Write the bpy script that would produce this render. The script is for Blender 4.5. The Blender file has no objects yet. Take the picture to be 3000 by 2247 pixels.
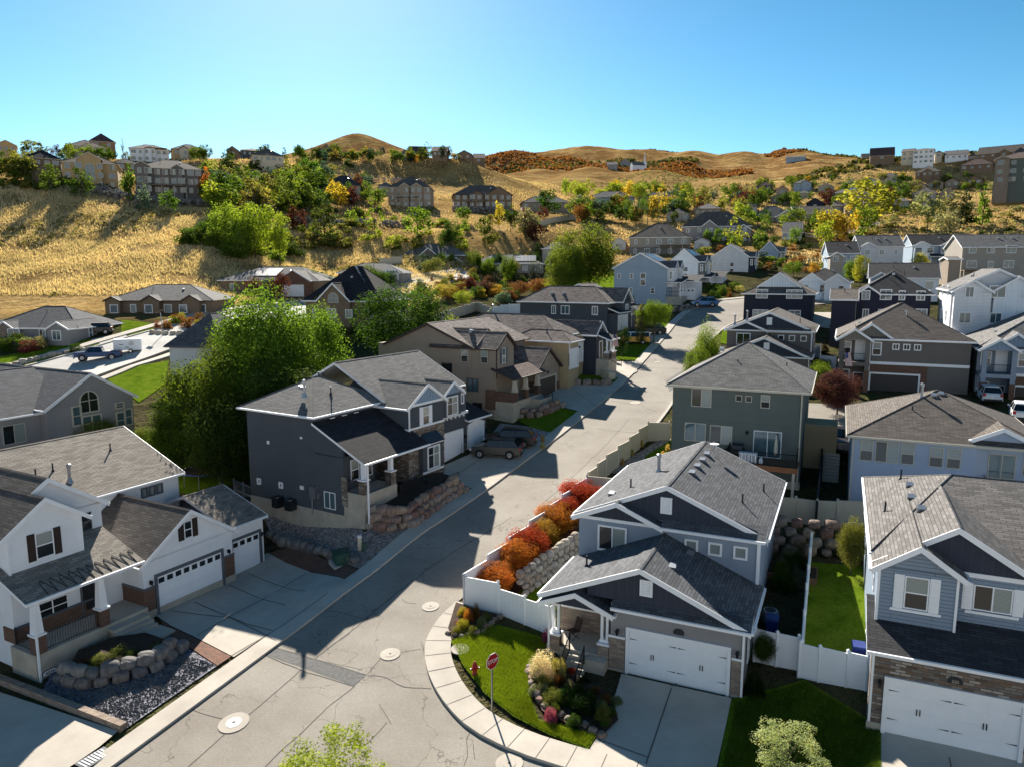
import bpy, bmesh, math, random
import numpy as np
from mathutils import Vector, Matrix
from mathutils import noise as mnoise
R = math.radians
random.seed(11); rng = np.random.default_rng(7)
C = bpy.context.scene.collection
scene = bpy.context.scene
# ------------------------------------------------------------------ camera
PITCH = R(8.59); FOC = 2178.4
cam = bpy.data.objects.new('camera', bpy.data.cameras.new('camera')); C.objects.link(cam)
cam.location = (0, 0, 0); cam.rotation_euler = (math.pi/2-PITCH, 0, 0)
cam.data.sensor_width = 36; cam.data.lens = 36*FOC/3000; cam.data.clip_end = 20000; cam.data.clip_start = .5
scene.camera = cam
# ------------------------------------------------------------------ light
SAZ, SEL = R(-14), R(31)
sdir = Vector((math.sin(SAZ)*math.cos(SEL), math.cos(SAZ)*math.cos(SEL), math.sin(SEL)))
sl = bpy.data.lights.new('sun', 'SUN'); sl.energy = 5.0; sl.angle = R(.5); sl.color = (1, .92, .80)
so = bpy.data.objects.new('sun', sl); C.objects.link(so)
so.rotation_euler = sdir.to_track_quat('Z', 'Y').to_euler()
W = bpy.data.worlds.new('World'); scene.world = W; W.use_nodes = True
nt = W.node_tree; nt.nodes.clear()
sky = nt.nodes.new('ShaderNodeTexSky'); sky.sky_type = 'NISHITA'; sky.sun_disc = False
sky.sun_elevation = SEL; sky.sun_rotation = SAZ; sky.altitude = 1400; sky.air_density = 1.0; sky.dust_density = .65; sky.ozone_density = 2.5
gm = nt.nodes.new('ShaderNodeGamma'); gm.inputs['Gamma'].default_value = 1.3
hs = nt.nodes.new('ShaderNodeHueSaturation'); hs.inputs['Saturation'].default_value = 1.15; hs.inputs['Hue'].default_value = .478; hs.inputs['Value'].default_value = .56
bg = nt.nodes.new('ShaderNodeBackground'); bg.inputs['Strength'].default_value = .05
wo = nt.nodes.new('ShaderNodeOutputWorld')
nt.links.new(sky.outputs[0], gm.inputs['Color']); nt.links.new(gm.outputs[0], hs.inputs['Color'])
# unseen cloud bank added low behind the viewer to brighten shaded walls
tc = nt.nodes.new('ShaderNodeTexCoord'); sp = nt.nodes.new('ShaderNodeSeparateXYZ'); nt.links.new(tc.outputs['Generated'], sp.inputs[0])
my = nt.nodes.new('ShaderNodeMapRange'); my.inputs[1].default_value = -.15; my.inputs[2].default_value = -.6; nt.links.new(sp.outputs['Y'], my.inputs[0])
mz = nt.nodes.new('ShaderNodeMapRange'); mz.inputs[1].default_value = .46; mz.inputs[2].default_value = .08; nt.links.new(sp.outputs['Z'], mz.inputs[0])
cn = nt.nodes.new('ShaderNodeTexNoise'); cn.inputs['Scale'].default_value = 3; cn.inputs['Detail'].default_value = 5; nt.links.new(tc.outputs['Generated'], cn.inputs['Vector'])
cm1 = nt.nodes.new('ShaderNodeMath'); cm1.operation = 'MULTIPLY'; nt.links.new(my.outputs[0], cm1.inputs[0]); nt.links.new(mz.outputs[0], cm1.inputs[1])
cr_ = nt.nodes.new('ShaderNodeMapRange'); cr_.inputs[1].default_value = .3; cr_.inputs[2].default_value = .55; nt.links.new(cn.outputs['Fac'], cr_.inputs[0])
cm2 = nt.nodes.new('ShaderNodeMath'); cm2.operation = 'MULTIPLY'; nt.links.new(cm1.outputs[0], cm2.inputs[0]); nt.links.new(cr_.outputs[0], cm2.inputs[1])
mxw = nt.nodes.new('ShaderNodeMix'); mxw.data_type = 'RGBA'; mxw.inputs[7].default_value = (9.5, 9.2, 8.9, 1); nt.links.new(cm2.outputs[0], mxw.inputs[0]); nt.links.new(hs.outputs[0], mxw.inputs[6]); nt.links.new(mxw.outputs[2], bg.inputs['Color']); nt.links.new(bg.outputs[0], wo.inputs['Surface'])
scene.view_settings.view_transform = 'Standard'; scene.view_settings.look = 'None'
scene.view_settings.exposure = 1.4; scene.view_settings.gamma = 1
scene.render.engine = 'CYCLES'
scene.cycles.max_bounces = 6; scene.cycles.transparent_max_bounces = 6
# ------------------------------------------------------------------ materials
MT = {}
def newmat(name):
    m = bpy.data.materials.new(name); m.use_nodes = True; MT[name] = m
    return m, m.node_tree, m.node_tree.nodes['Principled BSDF']
def N(t, kind, **kw):
    n = t.nodes.new(kind)
    for k, v in kw.items():
        if k in n.inputs: n.inputs[k].default_value = v
        else: setattr(n, k, v)
    return n
def rgb(c): return (c[0], c[1], c[2], 1)
def noise_col(t, coord, cols, scale, detail=4, rough=.6):
    no = N(t, 'ShaderNodeTexNoise', Scale=scale, Detail=detail, Roughness=rough)
    t.links.new(coord, no.inputs['Vector'])
    cr = N(t, 'ShaderNodeValToRGB'); e = cr.color_ramp.elements
    e[0].position = .32; e[1].position = .68; e[0].color = rgb(cols[0]); e[1].color = rgb(cols[-1])
    for i, c in enumerate(cols[1:-1]):
        x = e.new(.32+.36*(i+1)/(len(cols)-1)); x.color = rgb(c)
    t.links.new(no.outputs['Fac'], cr.inputs[0]); return cr, no
def bump(t, b, src, strength=.3, dist=.02):
    bp = N(t, 'ShaderNodeBump', Strength=strength, Distance=dist); t.links.new(src, bp.inputs['Height']); t.links.new(bp.outputs[0], b.inputs['Normal'])
def uvc(t): return N(t, 'ShaderNodeUVMap', uv_map='UVMap').outputs[0]
def mixc(t, fac, a, b, mode='MIX'):
    m = N(t, 'ShaderNodeMix', data_type='RGBA', blend_type=mode)
    for i, v in ((0, fac), (6, a), (7, b)):
        if hasattr(v, 'links'): t.links.new(v, m.inputs[i])
        else: m.inputs[i].default_value = v if i == 0 else rgb(v)
    return m.outputs[2]
def plain(name, col, rough=.6, metal=0, spec=.4, var=.12, scale=1.5, bmp=0, bs=60):
    m, t, b = newmat(name)
    co = N(t, 'ShaderNodeTexCoord').outputs['Object']
    cr, no = noise_col(t, co, [[c*(1-var) for c in col], [min(1, c*(1+var)) for c in col]], scale)
    t.links.new(cr.outputs[0], b.inputs['Base Color'])
    b.inputs['Roughness'].default_value = rough; b.inputs['Metallic'].default_value = metal; b.inputs['Specular IOR Level'].default_value = spec
    if bmp:
        n2 = N(t, 'ShaderNodeTexNoise', Scale=bs, Detail=3); t.links.new(co, n2.inputs['Vector']); bump(t, b, n2.outputs['Fac'], bmp, .01)
    return m
def stucco(name, col): return plain(name, col, .9, 0, .2, .06, .7, .25, 45)
def brickmat(name, cols, mortar, bw, bh, ms=.02, rough=.9, patch=0, bm_=.5, noisecols=None):
    m, t, b = newmat(name); u = uvc(t)
    br = N(t, 'ShaderNodeTexBrick', Scale=1.0); br.inputs['Brick Width'].default_value = bw; br.inputs['Row Height'].default_value = bh
    br.inputs['Mortar Size'].default_value = ms; br.inputs['Mortar Smooth'].default_value = .1; br.inputs['Bias'].default_value = 0
    br.inputs['Color1'].default_value = rgb((0, 0, 0)); br.inputs['Color2'].default_value = rgb((1, 1, 1)); br.inputs['Mortar'].default_value = rgb((0, 0, 0))
    t.links.new(u, br.inputs['Vector'])
    cr = N(t, 'ShaderNodeValToRGB'); e = cr.color_ramp.elements; e[0].color = rgb(cols[0]); e[1].color = rgb(cols[-1])
    for i, c in enumerate(cols[1:-1]): x = e.new((i+1)/(len(cols)-1)); x.color = rgb(c)
    t.links.new(br.outputs['Color'], cr.inputs[0])
    no = N(t, 'ShaderNodeTexNoise', Scale=.55, Detail=5, Roughness=.6); t.links.new(u, no.inputs['Vector'])
    mp = N(t, 'ShaderNodeMapRange'); mp.inputs[3].default_value = 1-patch; mp.inputs[4].default_value = 1+patch; t.links.new(no.outputs['Fac'], mp.inputs[0])
    mm = N(t, 'ShaderNodeMix', data_type='RGBA', blend_type='MULTIPLY'); mm.inputs[0].default_value = 1
    t.links.new(cr.outputs[0], mm.inputs[6]); t.links.new(mp.outputs[0], mm.inputs[7])
    col = mixc(t, br.outputs['Fac'], mm.outputs[2], mortar)
    t.links.new(col, b.inputs['Base Color']); b.inputs['Roughness'].default_value = rough; b.inputs['Specular IOR Level'].default_value = .25
    inv = N(t, 'ShaderNodeMath', operation='SUBTRACT'); inv.inputs[0].default_value = 1; t.links.new(br.outputs['Fac'], inv.inputs[1])
    n3 = N(t, 'ShaderNodeTexNoise', Scale=9, Detail=4); t.links.new(u, n3.inputs['Vector'])
    ad = N(t, 'ShaderNodeMath', operation='MULTIPLY_ADD'); ad.inputs[1].default_value = .5
    t.links.new(n3.outputs['Fac'], ad.inputs[0]); t.links.new(inv.outputs[0], ad.inputs[2])
    bump(t, b, ad.outputs[0], bm_, .03)
    return m
def sh(name, c, v=.28):
    lo = [x*(1-v) for x in c]; hi = [x*(1+v) for x in c]
    return brickmat(name, [lo, c, hi], [x*.32 for x in c], .55, .17, .012, .95, .22, .6)
sh('shingle_grey', (.16, .157, .155)); sh('shingle_brown', (.125, .108, .096)); sh('shingle_dark', (.05, .05, .056)); sh('shingle_tan', (.24, .215, .185))
sh('shingle_slate', (.105, .11, .122)); sh('shingle_warm', (.15, .142, .138), .3); sh('shingle_mixed', (.17, .14, .13), .5); sh('shingle_black', (.028, .028, .034)); sh('shingle_plum', (.10, .065, .06), .4)
brickmat('stone_veneer', [(.09, .065, .05), (.2, .14, .10), (.13, .12, .115), (.38, .34, .30), (.17, .11, .08)], (.12, .1, .085), .42, .13, .018, .9, .2)
brickmat('stone_grey', [(.12, .12, .125), (.22, .21, .2), (.33, .32, .31), (.16, .15, .15)], (.1, .1, .1), .4, .13, .018, .9, .2)
brickmat('stone_tan', [(.24, .18, .14), (.34, .27, .21), (.2, .15, .13), (.3, .24, .2)], (.2, .17, .14), .42, .14, .015, .9, .15)
brickmat('brick_brown', [(.13, .07, .05), (.2, .11, .08), (.16, .1, .08)], (.1, .07, .05), .3, .09, .015, .9, .2)
brickmat('pavers', [(.16, .075, .05), (.22, .11, .075), (.13, .07, .05)], (.07, .05, .04), .22, .11, .008, .9, .3)
brickmat('siding_blue', [(.22, .28, .36), (.23, .295, .37)], (.12, .15, .19), 3.2, .17, .01, .7, .08, .8)
brickmat('siding_white', [(.78, .80, .83), (.80, .82, .85)], (.45, .47, .5), 3.2, .17, .01, .7, .06, .8)
def batten(name, c):
    return brickmat(name, [c, [x*1.08 for x in c]], [x*1.5 for x in c], .4, 30, .02, .7, .08, .8)
batten('batten_navy', (.035, .042, .062)); batten('batten_blue', (.2, .28, .38)); batten('batten_white', (.66, .72, .78)); batten('batten_taupe', (.17, .16, .135))
for n_, c_ in dict(stucco_white=(.76, .78, .81), stucco_bluegrey=(.25, .30, .37), stucco_charcoal=(.075, .085, .10), stucco_beige=(.30, .245, .195),
                   stucco_tan=(.42, .33, .20), stucco_green=(.115, .135, .125), stucco_lightblue=(.34, .41, .53), stucco_taupe=(.155, .14, .13),
                   stucco_navy=(.030, .033, .052), stucco_grey=(.26, .255, .26), stucco_brown=(.2, .145, .10), stucco_greige=(.34, .31, .27),
                   stucco_steel=(.31, .39, .48), stucco_palegrey=(.60, .61, .64), stucco_gold=(.44, .31, .16), stucco_cream=(.6, .52, .4)).items(): stucco(n_, c_)
plain('concrete_wall', (.42, .38, .31), .9, 0, .2, .14, 1.2, .2)
plain('trim_white', (.82, .83, .85), .5, var=.03); plain('trim_cream', (.5, .46, .38), .6, var=.05); plain('trim_brown', (.05, .035, .03), .6)
plain('trim_grey', (.10, .11, .13), .6); plain('shutter_brown', (.03, .016, .012), .7); plain('iron', (.012, .012, .014), .45, .3)
plain('vinyl_white', (.80, .82, .85), .45, var=.03, scale=.5); plain('vinyl_tan', (.52, .47, .37), .5, var=.04, scale=.5)
plain('door_white', (.82, .84, .87), .45, var=.03); plain('door_brown', (.06, .045, .04), .5); plain('door_black', (.012, .012, .014), .4)
plain('metal_grey', (.35, .37, .4), .35, .8); plain('metal_dark', (.03, .035, .045), .4, .5); plain('rust_red', (.30, .01, .01), .45, var=.08)
plain('sign_red', (.33, .008, .012), .4, var=.04); plain('sign_white', (.8, .8, .8), .4, var=.02); plain('tyre', (.012, .012, .013), .85); plain('chrome', (.6, .6, .62), .2, 1)
plain('utility_green', (.02, .07, .05), .6); plain('bin_blue', (.01, .03, .18), .45); plain('wood', (.16, .09, .05), .8); plain('deck_orange', (.28, .11, .045), .7)
plain('soil', (.035, .022, .014), 1, bmp=.6, bs=12, var=.4, scale=3); plain('lamp_red', (.35, .01, .008), .3); plain('lamp_clear', (.7, .72, .75), .15)
def glass(name, col, rough=.08, spec=.8):
    m = plain(name, col, rough, 0, spec, .25, .9); return m
glass('glass_dark', (.016, .02, .022)); glass('glass_sky', (.07, .12, .14), .06, .9); glass('glass_car', (.008, .009, .011), .05, .8)  # glass_sky: reflected sky is tinted into the base colour
m, t, b = newmat('glass_blind'); u = uvc(t)
wv = N(t, 'ShaderNodeTexWave', wave_type='BANDS', bands_direction='Y', Scale=5.5); t.links.new(u, wv.inputs['Vector'])
t.links.new(mixc(t, wv.outputs['Fac'], (.17, .20, .19), (.34, .38, .36)), b.inputs['Base Color']); b.inputs['Roughness'].default_value = .12; b.inputs['Specular IOR Level'].default_value = .7
m, t, b = newmat('solar_panel'); u = uvc(t)
br = N(t, 'ShaderNodeTexBrick', Scale=1.0, offset=0.0); br.inputs['Brick Width'].default_value = 1.0; br.inputs['Row Height'].default_value = 1.65; br.inputs['Mortar Size'].default_value = .03
br.inputs['Color1'].default_value = rgb((.02, .025, .04)); br.inputs['Color2'].default_value = rgb((.03, .035, .05)); br.inputs['Mortar'].default_value = rgb((.5, .5, .5)); t.links.new(u, br.inputs['Vector'])
t.links.new(br.outputs[0], b.inputs['Base Color']); b.inputs['Roughness'].default_value = .33; b.inputs['Specular IOR Level'].default_value = 1
# ground materials (world coordinates)
def ground(name, cols, scale, fine=None, bmp=.4, rough=.95, bscale=30, bdist=.05):
    m, t, b = newmat(name); co = N(t, 'ShaderNodeNewGeometry').outputs['Position']
    cr, no = noise_col(t, co, cols, scale, 6, .65); out = cr.outputs[0]
    if fine:
        c2, n2 = noise_col(t, co, [(fine[1],)*3, (fine[2],)*3], fine[0], 3, .8); out = mixc(t, 1, out, c2.outputs[0], 'MULTIPLY')
    t.links.new(out, b.inputs['Base Color']); b.inputs['Roughness'].default_value = rough; b.inputs['Specular IOR Level'].default_value = .2
    nb = N(t, 'ShaderNodeTexNoise', Scale=bscale, Detail=4); t.links.new(co, nb.inputs['Vector']); bump(t, b, nb.outputs['Fac'], bmp, bdist)
    return m, t, b, out
ground('asphalt', [(.235, .21, .18), (.275, .25, .215), (.31, .285, .25)], .25, (14, .8, 1.15), .3, .9, 40)
# dark cracks wander over the asphalt
m = MT['asphalt']; t = m.node_tree; b = t.nodes['Principled BSDF']; src = b.inputs['Base Color'].links[0].from_socket
co = N(t, 'ShaderNodeNewGeometry').outputs['Position']
nz = N(t, 'ShaderNodeTexNoise', Scale=.5, Detail=3); t.links.new(co, nz.inputs['Vector'])
mx = N(t, 'ShaderNodeMix', data_type='VECTOR'); mx.inputs[0].default_value = .25; t.links.new(co, mx.inputs[4]); 
sc_ = N(t, 'ShaderNodeVectorMath', operation='SCALE'); sc_.inputs[3].default_value = 6; t.links.new(nz.outputs['Color'], sc_.inputs[0])
ad_ = N(t, 'ShaderNodeVectorMath', operation='ADD'); t.links.new(co, ad_.inputs[0]); t.links.new(sc_.outputs[0], ad_.inputs[1])
vo = N(t, 'ShaderNodeTexVoronoi', feature='DISTANCE_TO_EDGE', Scale=.13); t.links.new(ad_.outputs[0], vo.inputs['Vector'])
mr = N(t, 'ShaderNodeMapRange'); mr.inputs[1].default_value = .0015; mr.inputs[2].default_value = .006; mr.inputs[3].default_value = .6; mr.inputs[4].default_value = 1; t.links.new(vo.outputs['Distance'], mr.inputs[0])
t.links.new(mixc(t, 1, src, mr.outputs[0], 'MULTIPLY'), b.inputs['Base Color'])
ground('asphalt_pale', [(.38, .37, .35), (.45, .44, .42), (.52, .5, .47)], .2, (5, .9, 1.1))
ground('concrete', [(.41, .37, .32), (.46, .42, .365), (.51, .47, .41)], .5, (22, .93, 1.06), .15)
ground('lawn', [(.06, .11, .008), (.105, .165, .012), (.14, .18, .02)], .8, (9, .6, 1.35), .8, .9, 25)
MT['lawn'].node_tree.nodes['Principled BSDF'].inputs['IOR'].default_value = 1.0
ground('mulch', [(.035, .022, .014), (.06, .038, .026), (.09, .06, .045)], 1.4, (10, .6, 1.4), .8)
def gravelmat(name, a, b_, sc=9):
    m, t, b = newmat(name); co = N(t, 'ShaderNodeNewGeometry').outputs['Position']
    vo = N(t, 'ShaderNodeTexVoronoi', Scale=sc); t.links.new(co, vo.inputs['Vector'])
    bw = N(t, 'ShaderNodeRGBToBW'); t.links.new(vo.outputs['Color'], bw.inputs[0])
    cr = N(t, 'ShaderNodeValToRGB'); e = cr.color_ramp.elements; e[0].position = .15; e[1].position = .95; e[0].color = rgb(a); e[1].color = rgb(b_)
    t.links.new(bw.outputs[0], cr.inputs[0]); t.links.new(cr.outputs[0], b.inputs['Base Color']); b.inputs['Roughness'].default_value = .9
    iv = N(t, 'ShaderNodeMath', operation='SUBTRACT'); iv.inputs[0].default_value = 1; t.links.new(vo.outputs['Distance'], iv.inputs[1]); bump(t, b, iv.outputs[0], .9, .06)
gravelmat('gravel_blue', (.03, .03, .045), (.22, .22, .27), 8); gravelmat('gravel_pink', (.10, .08, .08), (.45, .40, .38), 7)
def rockmat(name, cols):
    m, t, b = newmat(name); co = N(t, 'ShaderNodeTexCoord').outputs['Object']; oi = N(t, 'ShaderNodeObjectInfo')
    cr, no = noise_col(t, co, [(.55,)*3, (.9,)*3, (1.35,)*3], 2.2, 6, .7)
    c2 = N(t, 'ShaderNodeValToRGB'); e = c2.color_ramp.elements; e[0].color = rgb(cols[0]); e[1].color = rgb(cols[-1])
    for i, c in enumerate(cols[1:-1]): x = e.new((i+1)/(len(cols)-1)); x.color = rgb(c)
    t.links.new(oi.outputs['Random'], c2.inputs[0]); t.links.new(mixc(t, 1, c2.outputs[0], cr.outputs[0], 'MULTIPLY'), b.inputs['Base Color'])
    b.inputs['Roughness'].default_value = .9; bump(t, b, no.outputs['Fac'], .8, .08)
rockmat('rock', [(.20, .11, .085), (.26, .19, .15), (.30, .25, .21), (.22, .15, .13), (.34, .26, .18)])
rockmat('rock_grey', [(.10, .10, .105), (.17, .16, .155), (.24, .22, .20), (.14, .11, .10)])
rockmat('rock_pale', [(.42, .36, .28), (.5, .44, .36), (.36, .28, .22), (.45, .42, .38)])
# foliage: tint per object (obj.color), clumps by noise; leaves pass light
def leafmat(name, cols, trans=.45, sc=.8):
    m, t, b = newmat(name); co = N(t, 'ShaderNodeTexCoord').outputs['Object']; oi = N(t, 'ShaderNodeObjectInfo')
    cr, no = noise_col(t, co, cols, sc, 5, .75); col = mixc(t, 1, cr.outputs[0], oi.outputs['Color'], 'MULTIPLY')
    t.links.new(col, b.inputs['Base Color']); b.inputs['Roughness'].default_value = .8; b.inputs['Specular IOR Level'].default_value = .04
    tr = N(t, 'ShaderNodeBsdfTranslucent'); t.links.new(mixc(t, 1, col, (1.7, 1.5, .8), 'MULTIPLY'), tr.inputs[0])
    ms = N(t, 'ShaderNodeMixShader', Fac=trans); t.links.new(b.outputs[0], ms.inputs[1]); t.links.new(tr.outputs[0], ms.inputs[2])
    t.links.new(ms.outputs[0], t.nodes['Material Output'].inputs['Surface'])
leafmat('leaf', [(.35, .42, .3), (.8, .85, .7), (1.2, 1.15, 1.0)], .46)
leafmat('leaf_mixed', [(.35, .42, .3), (.8, .85, .7), (1.2, 1.15, 1.0)], .46)
t = MT['leaf_mixed'].node_tree; at_ = N(t, 'ShaderNodeAttribute', attribute_name='tint')
for l in [l for l in t.links if l.from_node.type == 'OBJECT_INFO']: t.links.new(at_.outputs['Color'], l.to_socket)
leafmat('grass_blade', [(.5, .47, .42), (.85, .85, .8), (1.1, 1.05, 1)], .28, .07)
plain('bark', (.09, .07, .055), .9, var=.3, scale=4)
# ------------------------------------------------------------------ mesh helper
class MB:
    def __init__(s): s.v = []; s.f = []; s.m = []; s.mats = []
    def mi(s, mat):
        if mat not in s.mats: s.mats.append(mat)
        return s.mats.index(mat)
    def face(s, pts, mat):
        k = len(s.v); s.v += [tuple(p) for p in pts]; s.f.append(tuple(range(k, k+len(pts)))); s.m.append(s.mi(mat)); return s
    def hexa(s, b, t, mat, top=None, skip=()):
        """b: 4 bottom points (ccw seen from above), t: 4 top points"""
        k = len(s.v); s.v += [tuple(p) for p in b]+[tuple(p) for p in t]; i = s.mi(mat); j = s.mi(top) if top else i
        for n, q in enumerate([(3, 2, 1, 0), (4, 5, 6, 7), (0, 1, 5, 4), (1, 2, 6, 5), (2, 3, 7, 6), (3, 0, 4, 7)]):
            if n in skip: continue
            s.f.append(tuple(k+a for a in q)); s.m.append(j if n == 1 else i)
        return s
    def box(s, x0, x1, y0, y1, z0, z1, mat, top=None):
        q = [(x0, y0), (x1, y0), (x1, y1), (x0, y1)]
        return s.hexa([(a, b, z0) for a, b in q], [(a, b, z1) for a, b in q], mat, top)
    def slab(s, pts, th, mat, top):
        """4 top corners (any slope), thickened straight down"""
        a = Vector(pts[1])-Vector(pts[0]); b = Vector(pts[2])-Vector(pts[1])
        if a.cross(b).z < 0: pts = pts[::-1]
        return s.hexa([(p[0], p[1], p[2]-th) for p in pts], pts, mat, top)
    def prism(s, poly, axis, a0, a1, mat):
        """poly in the two other axes; extruded along axis ('x','y','z')"""
        def P(p, a): return {'x': (a, p[0], p[1]), 'y': (p[0], a, p[1]), 'z': (p[0], p[1], a)}[axis]
        n = len(poly); s.face([P(p, a0) for p in poly], mat); s.face([P(p, a1) for p in poly[::-1]], mat)
        for i in range(n): p, q = poly[i], poly[(i+1) % n]; s.face([P(p, a1), P(q, a1), P(q, a0), P(p, a0)], mat)
        return s
    def tube(s, pts, r, mat, n=6, r1=None, cap=True):
        pts = [Vector(p) for p in pts]; k0 = len(s.v); i = s.mi(mat); L = len(pts)
        for a, p in enumerate(pts):
            d = (pts[min(a+1, L-1)]-pts[max(a-1, 0)]).normalized(); up = Vector((0, 0, 1)) if abs(d.z) < .9 else Vector((1, 0, 0))
            x = d.cross(up).normalized(); y = d.cross(x); rr = r if r1 is None else r+(r1-r)*a/(L-1)
            for j in range(n): th = 2*math.pi*j/n; s.v.append(tuple(p+(x*math.cos(th)+y*math.sin(th))*rr))
        for a in range(L-1):
            for j in range(n): s.f.append((k0+a*n+j, k0+a*n+(j+1) % n, k0+(a+1)*n+(j+1) % n, k0+(a+1)*n+j)); s.m.append(i)
        if cap: s.f.append(tuple(k0+j for j in range(n))[::-1]); s.m.append(i); s.f.append(tuple(k0+(L-1)*n+j for j in range(n))); s.m.append(i)
        return s
    def lathe(s, prof, mat, n=12, c=(0, 0, 0)):
        k0 = len(s.v); i = s.mi(mat)
        for r, z in prof:
            for j in range(n): th = 2*math.pi*j/n; s.v.append((c[0]+r*math.cos(th), c[1]+r*math.sin(th), c[2]+z))
        for a in range(len(prof)-1):
            for j in range(n): s.f.append((k0+a*n+j, k0+a*n+(j+1) % n, k0+(a+1)*n+(j+1) % n, k0+(a+1)*n+j)); s.m.append(i)
        s.f.append(tuple(k0+j for j in range(n))[::-1]); s.m.append(i); s.f.append(tuple(k0+(len(prof)-1)*n+j for j in range(n))); s.m.append(i)
        return s
    def mesh(s, name, smooth=False, fix=True):
        me = bpy.data.meshes.new(name); me.from_pydata(s.v, [], s.f)
        for m_ in s.mats: me.materials.append(MT[m_])
        me.polygons.foreach_set('material_index', s.m)
        if fix:
            bm = bmesh.new(); bm.from_mesh(me); bmesh.ops.remove_doubles(bm, verts=bm.verts, dist=1e-5); bmesh.ops.recalc_face_normals(bm, faces=bm.faces); bm.to_mesh(me); bm.free()
        uv = me.uv_layers.new(name='UVMap'); me.update()
        for p in me.polygons:
            n = p.normal; t_ = Vector((0, 0, 1)).cross(n); t_ = t_.normalized() if t_.length > .05 else Vector((1, 0, 0)); b_ = n.cross(t_)
            for li in p.loop_indices: co_ = me.vertices[me.loops[li].vertex_index].co; uv.data[li].uv = (co_.dot(t_), co_.dot(b_))
        if smooth: me.polygons.foreach_set('use_smooth', [True]*len(me.polygons))
        return me
    def build(s, name, parent=None, smooth=False):
        return link(name, s.mesh(name, smooth), parent)
def link(name, data, parent=None, loc=None, rz=None):
    o = bpy.data.objects.new(name, data); C.objects.link(o)
    if parent is not None: o.parent = parent
    if loc is not None: o.location = loc
    if rz is not None: o.rotation_euler = (0, 0, rz)
    return o
def tag(o, label=None, cat=None, group=None, kind=None):
    for k, v in (('label', label), ('category', cat), ('group', group), ('kind', kind)):
        if v: o[k] = v
    return o
def thing(name, label, cat, loc=(0, 0, 0), rz=0, group=None): return tag(link(name, None, None, loc, rz), label, cat, group)
# ------------------------------------------------------------------ photo metrology
V2S = 3000/2212
fw = np.array([0, math.cos(PITCH), -math.sin(PITCH)]); dn = np.cross(fw, [1, 0, 0])
def ray(vx, vy): r = fw+np.array([1, 0, 0])*(vx*V2S-1500)/FOC+dn*(vy*V2S-1123.5)/FOC; return r/r[1]
def at(vx, vy, Y): return ray(vx, vy)*Y
def dvec(a): return np.array([math.sin(R(a)), math.cos(R(a))])
# ------------------------------------------------------------------ terrain
def plane(x, y): return -20.5+.12*((x+1)*.469+(y-33.5)*.883)
GP = []   # x, y, z ground readings
for x in range(-20, 45, 8):
    for y in list(range(0, 60, 9))+list(range(60, 126, 12)):
        if x > -18+.5*(y-40) and not (2 < x < 14 and 27 < y < 38): GP.append((x, y, plane(x, y)))
for x, y, z in [(-22, 44, -21.1), (-25, 40, -21.4), (-29, 38, -21.8), (-18, 41, -20.9), (-31, 50, -21), (-10.7, 52, -18.4), (-12.5, 55, -18.2), (-20, 59.5, -18.3), (-6.6, 64.7, -17.2), (-12, 66, -16.6), (0, 76, -15.6), (3.3, 82.5, -14.5), (-5, 80, -15.0), (-35, 62, -16.5), (-45, 66, -16), (-30, 30, -22.3), (-45, 45, -19.5), (-60, 60, -17)]: GP.append((x, y, z))
for x, y, z in [(-21.1, 43.2, -21.1), (-18.7, 47.6, -21.1), (-16.8, 51.1, -21.1), (-13.1, 49.7, -20.5), (-15.2, 45.7, -20.9), (-18.4, 53.5, -20.9), (-22.5, 55.3, -20.3), (-26, 52, -21), (6, 35.2, -20.5), (10.5, 33.2, -20.5), (5, 32.2, -20.6), (10, 30, -20.65), (13, 31.5, -20.4), (8, 34.3, -20.5), (2.5, 36.5, -20.45), (16.3, 29.4, -19.97), (21, 27.4, -19.97), (19, 26, -20.05), (15.5, 30.5, -19.95)]: GP.append((x, y, z))
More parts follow.
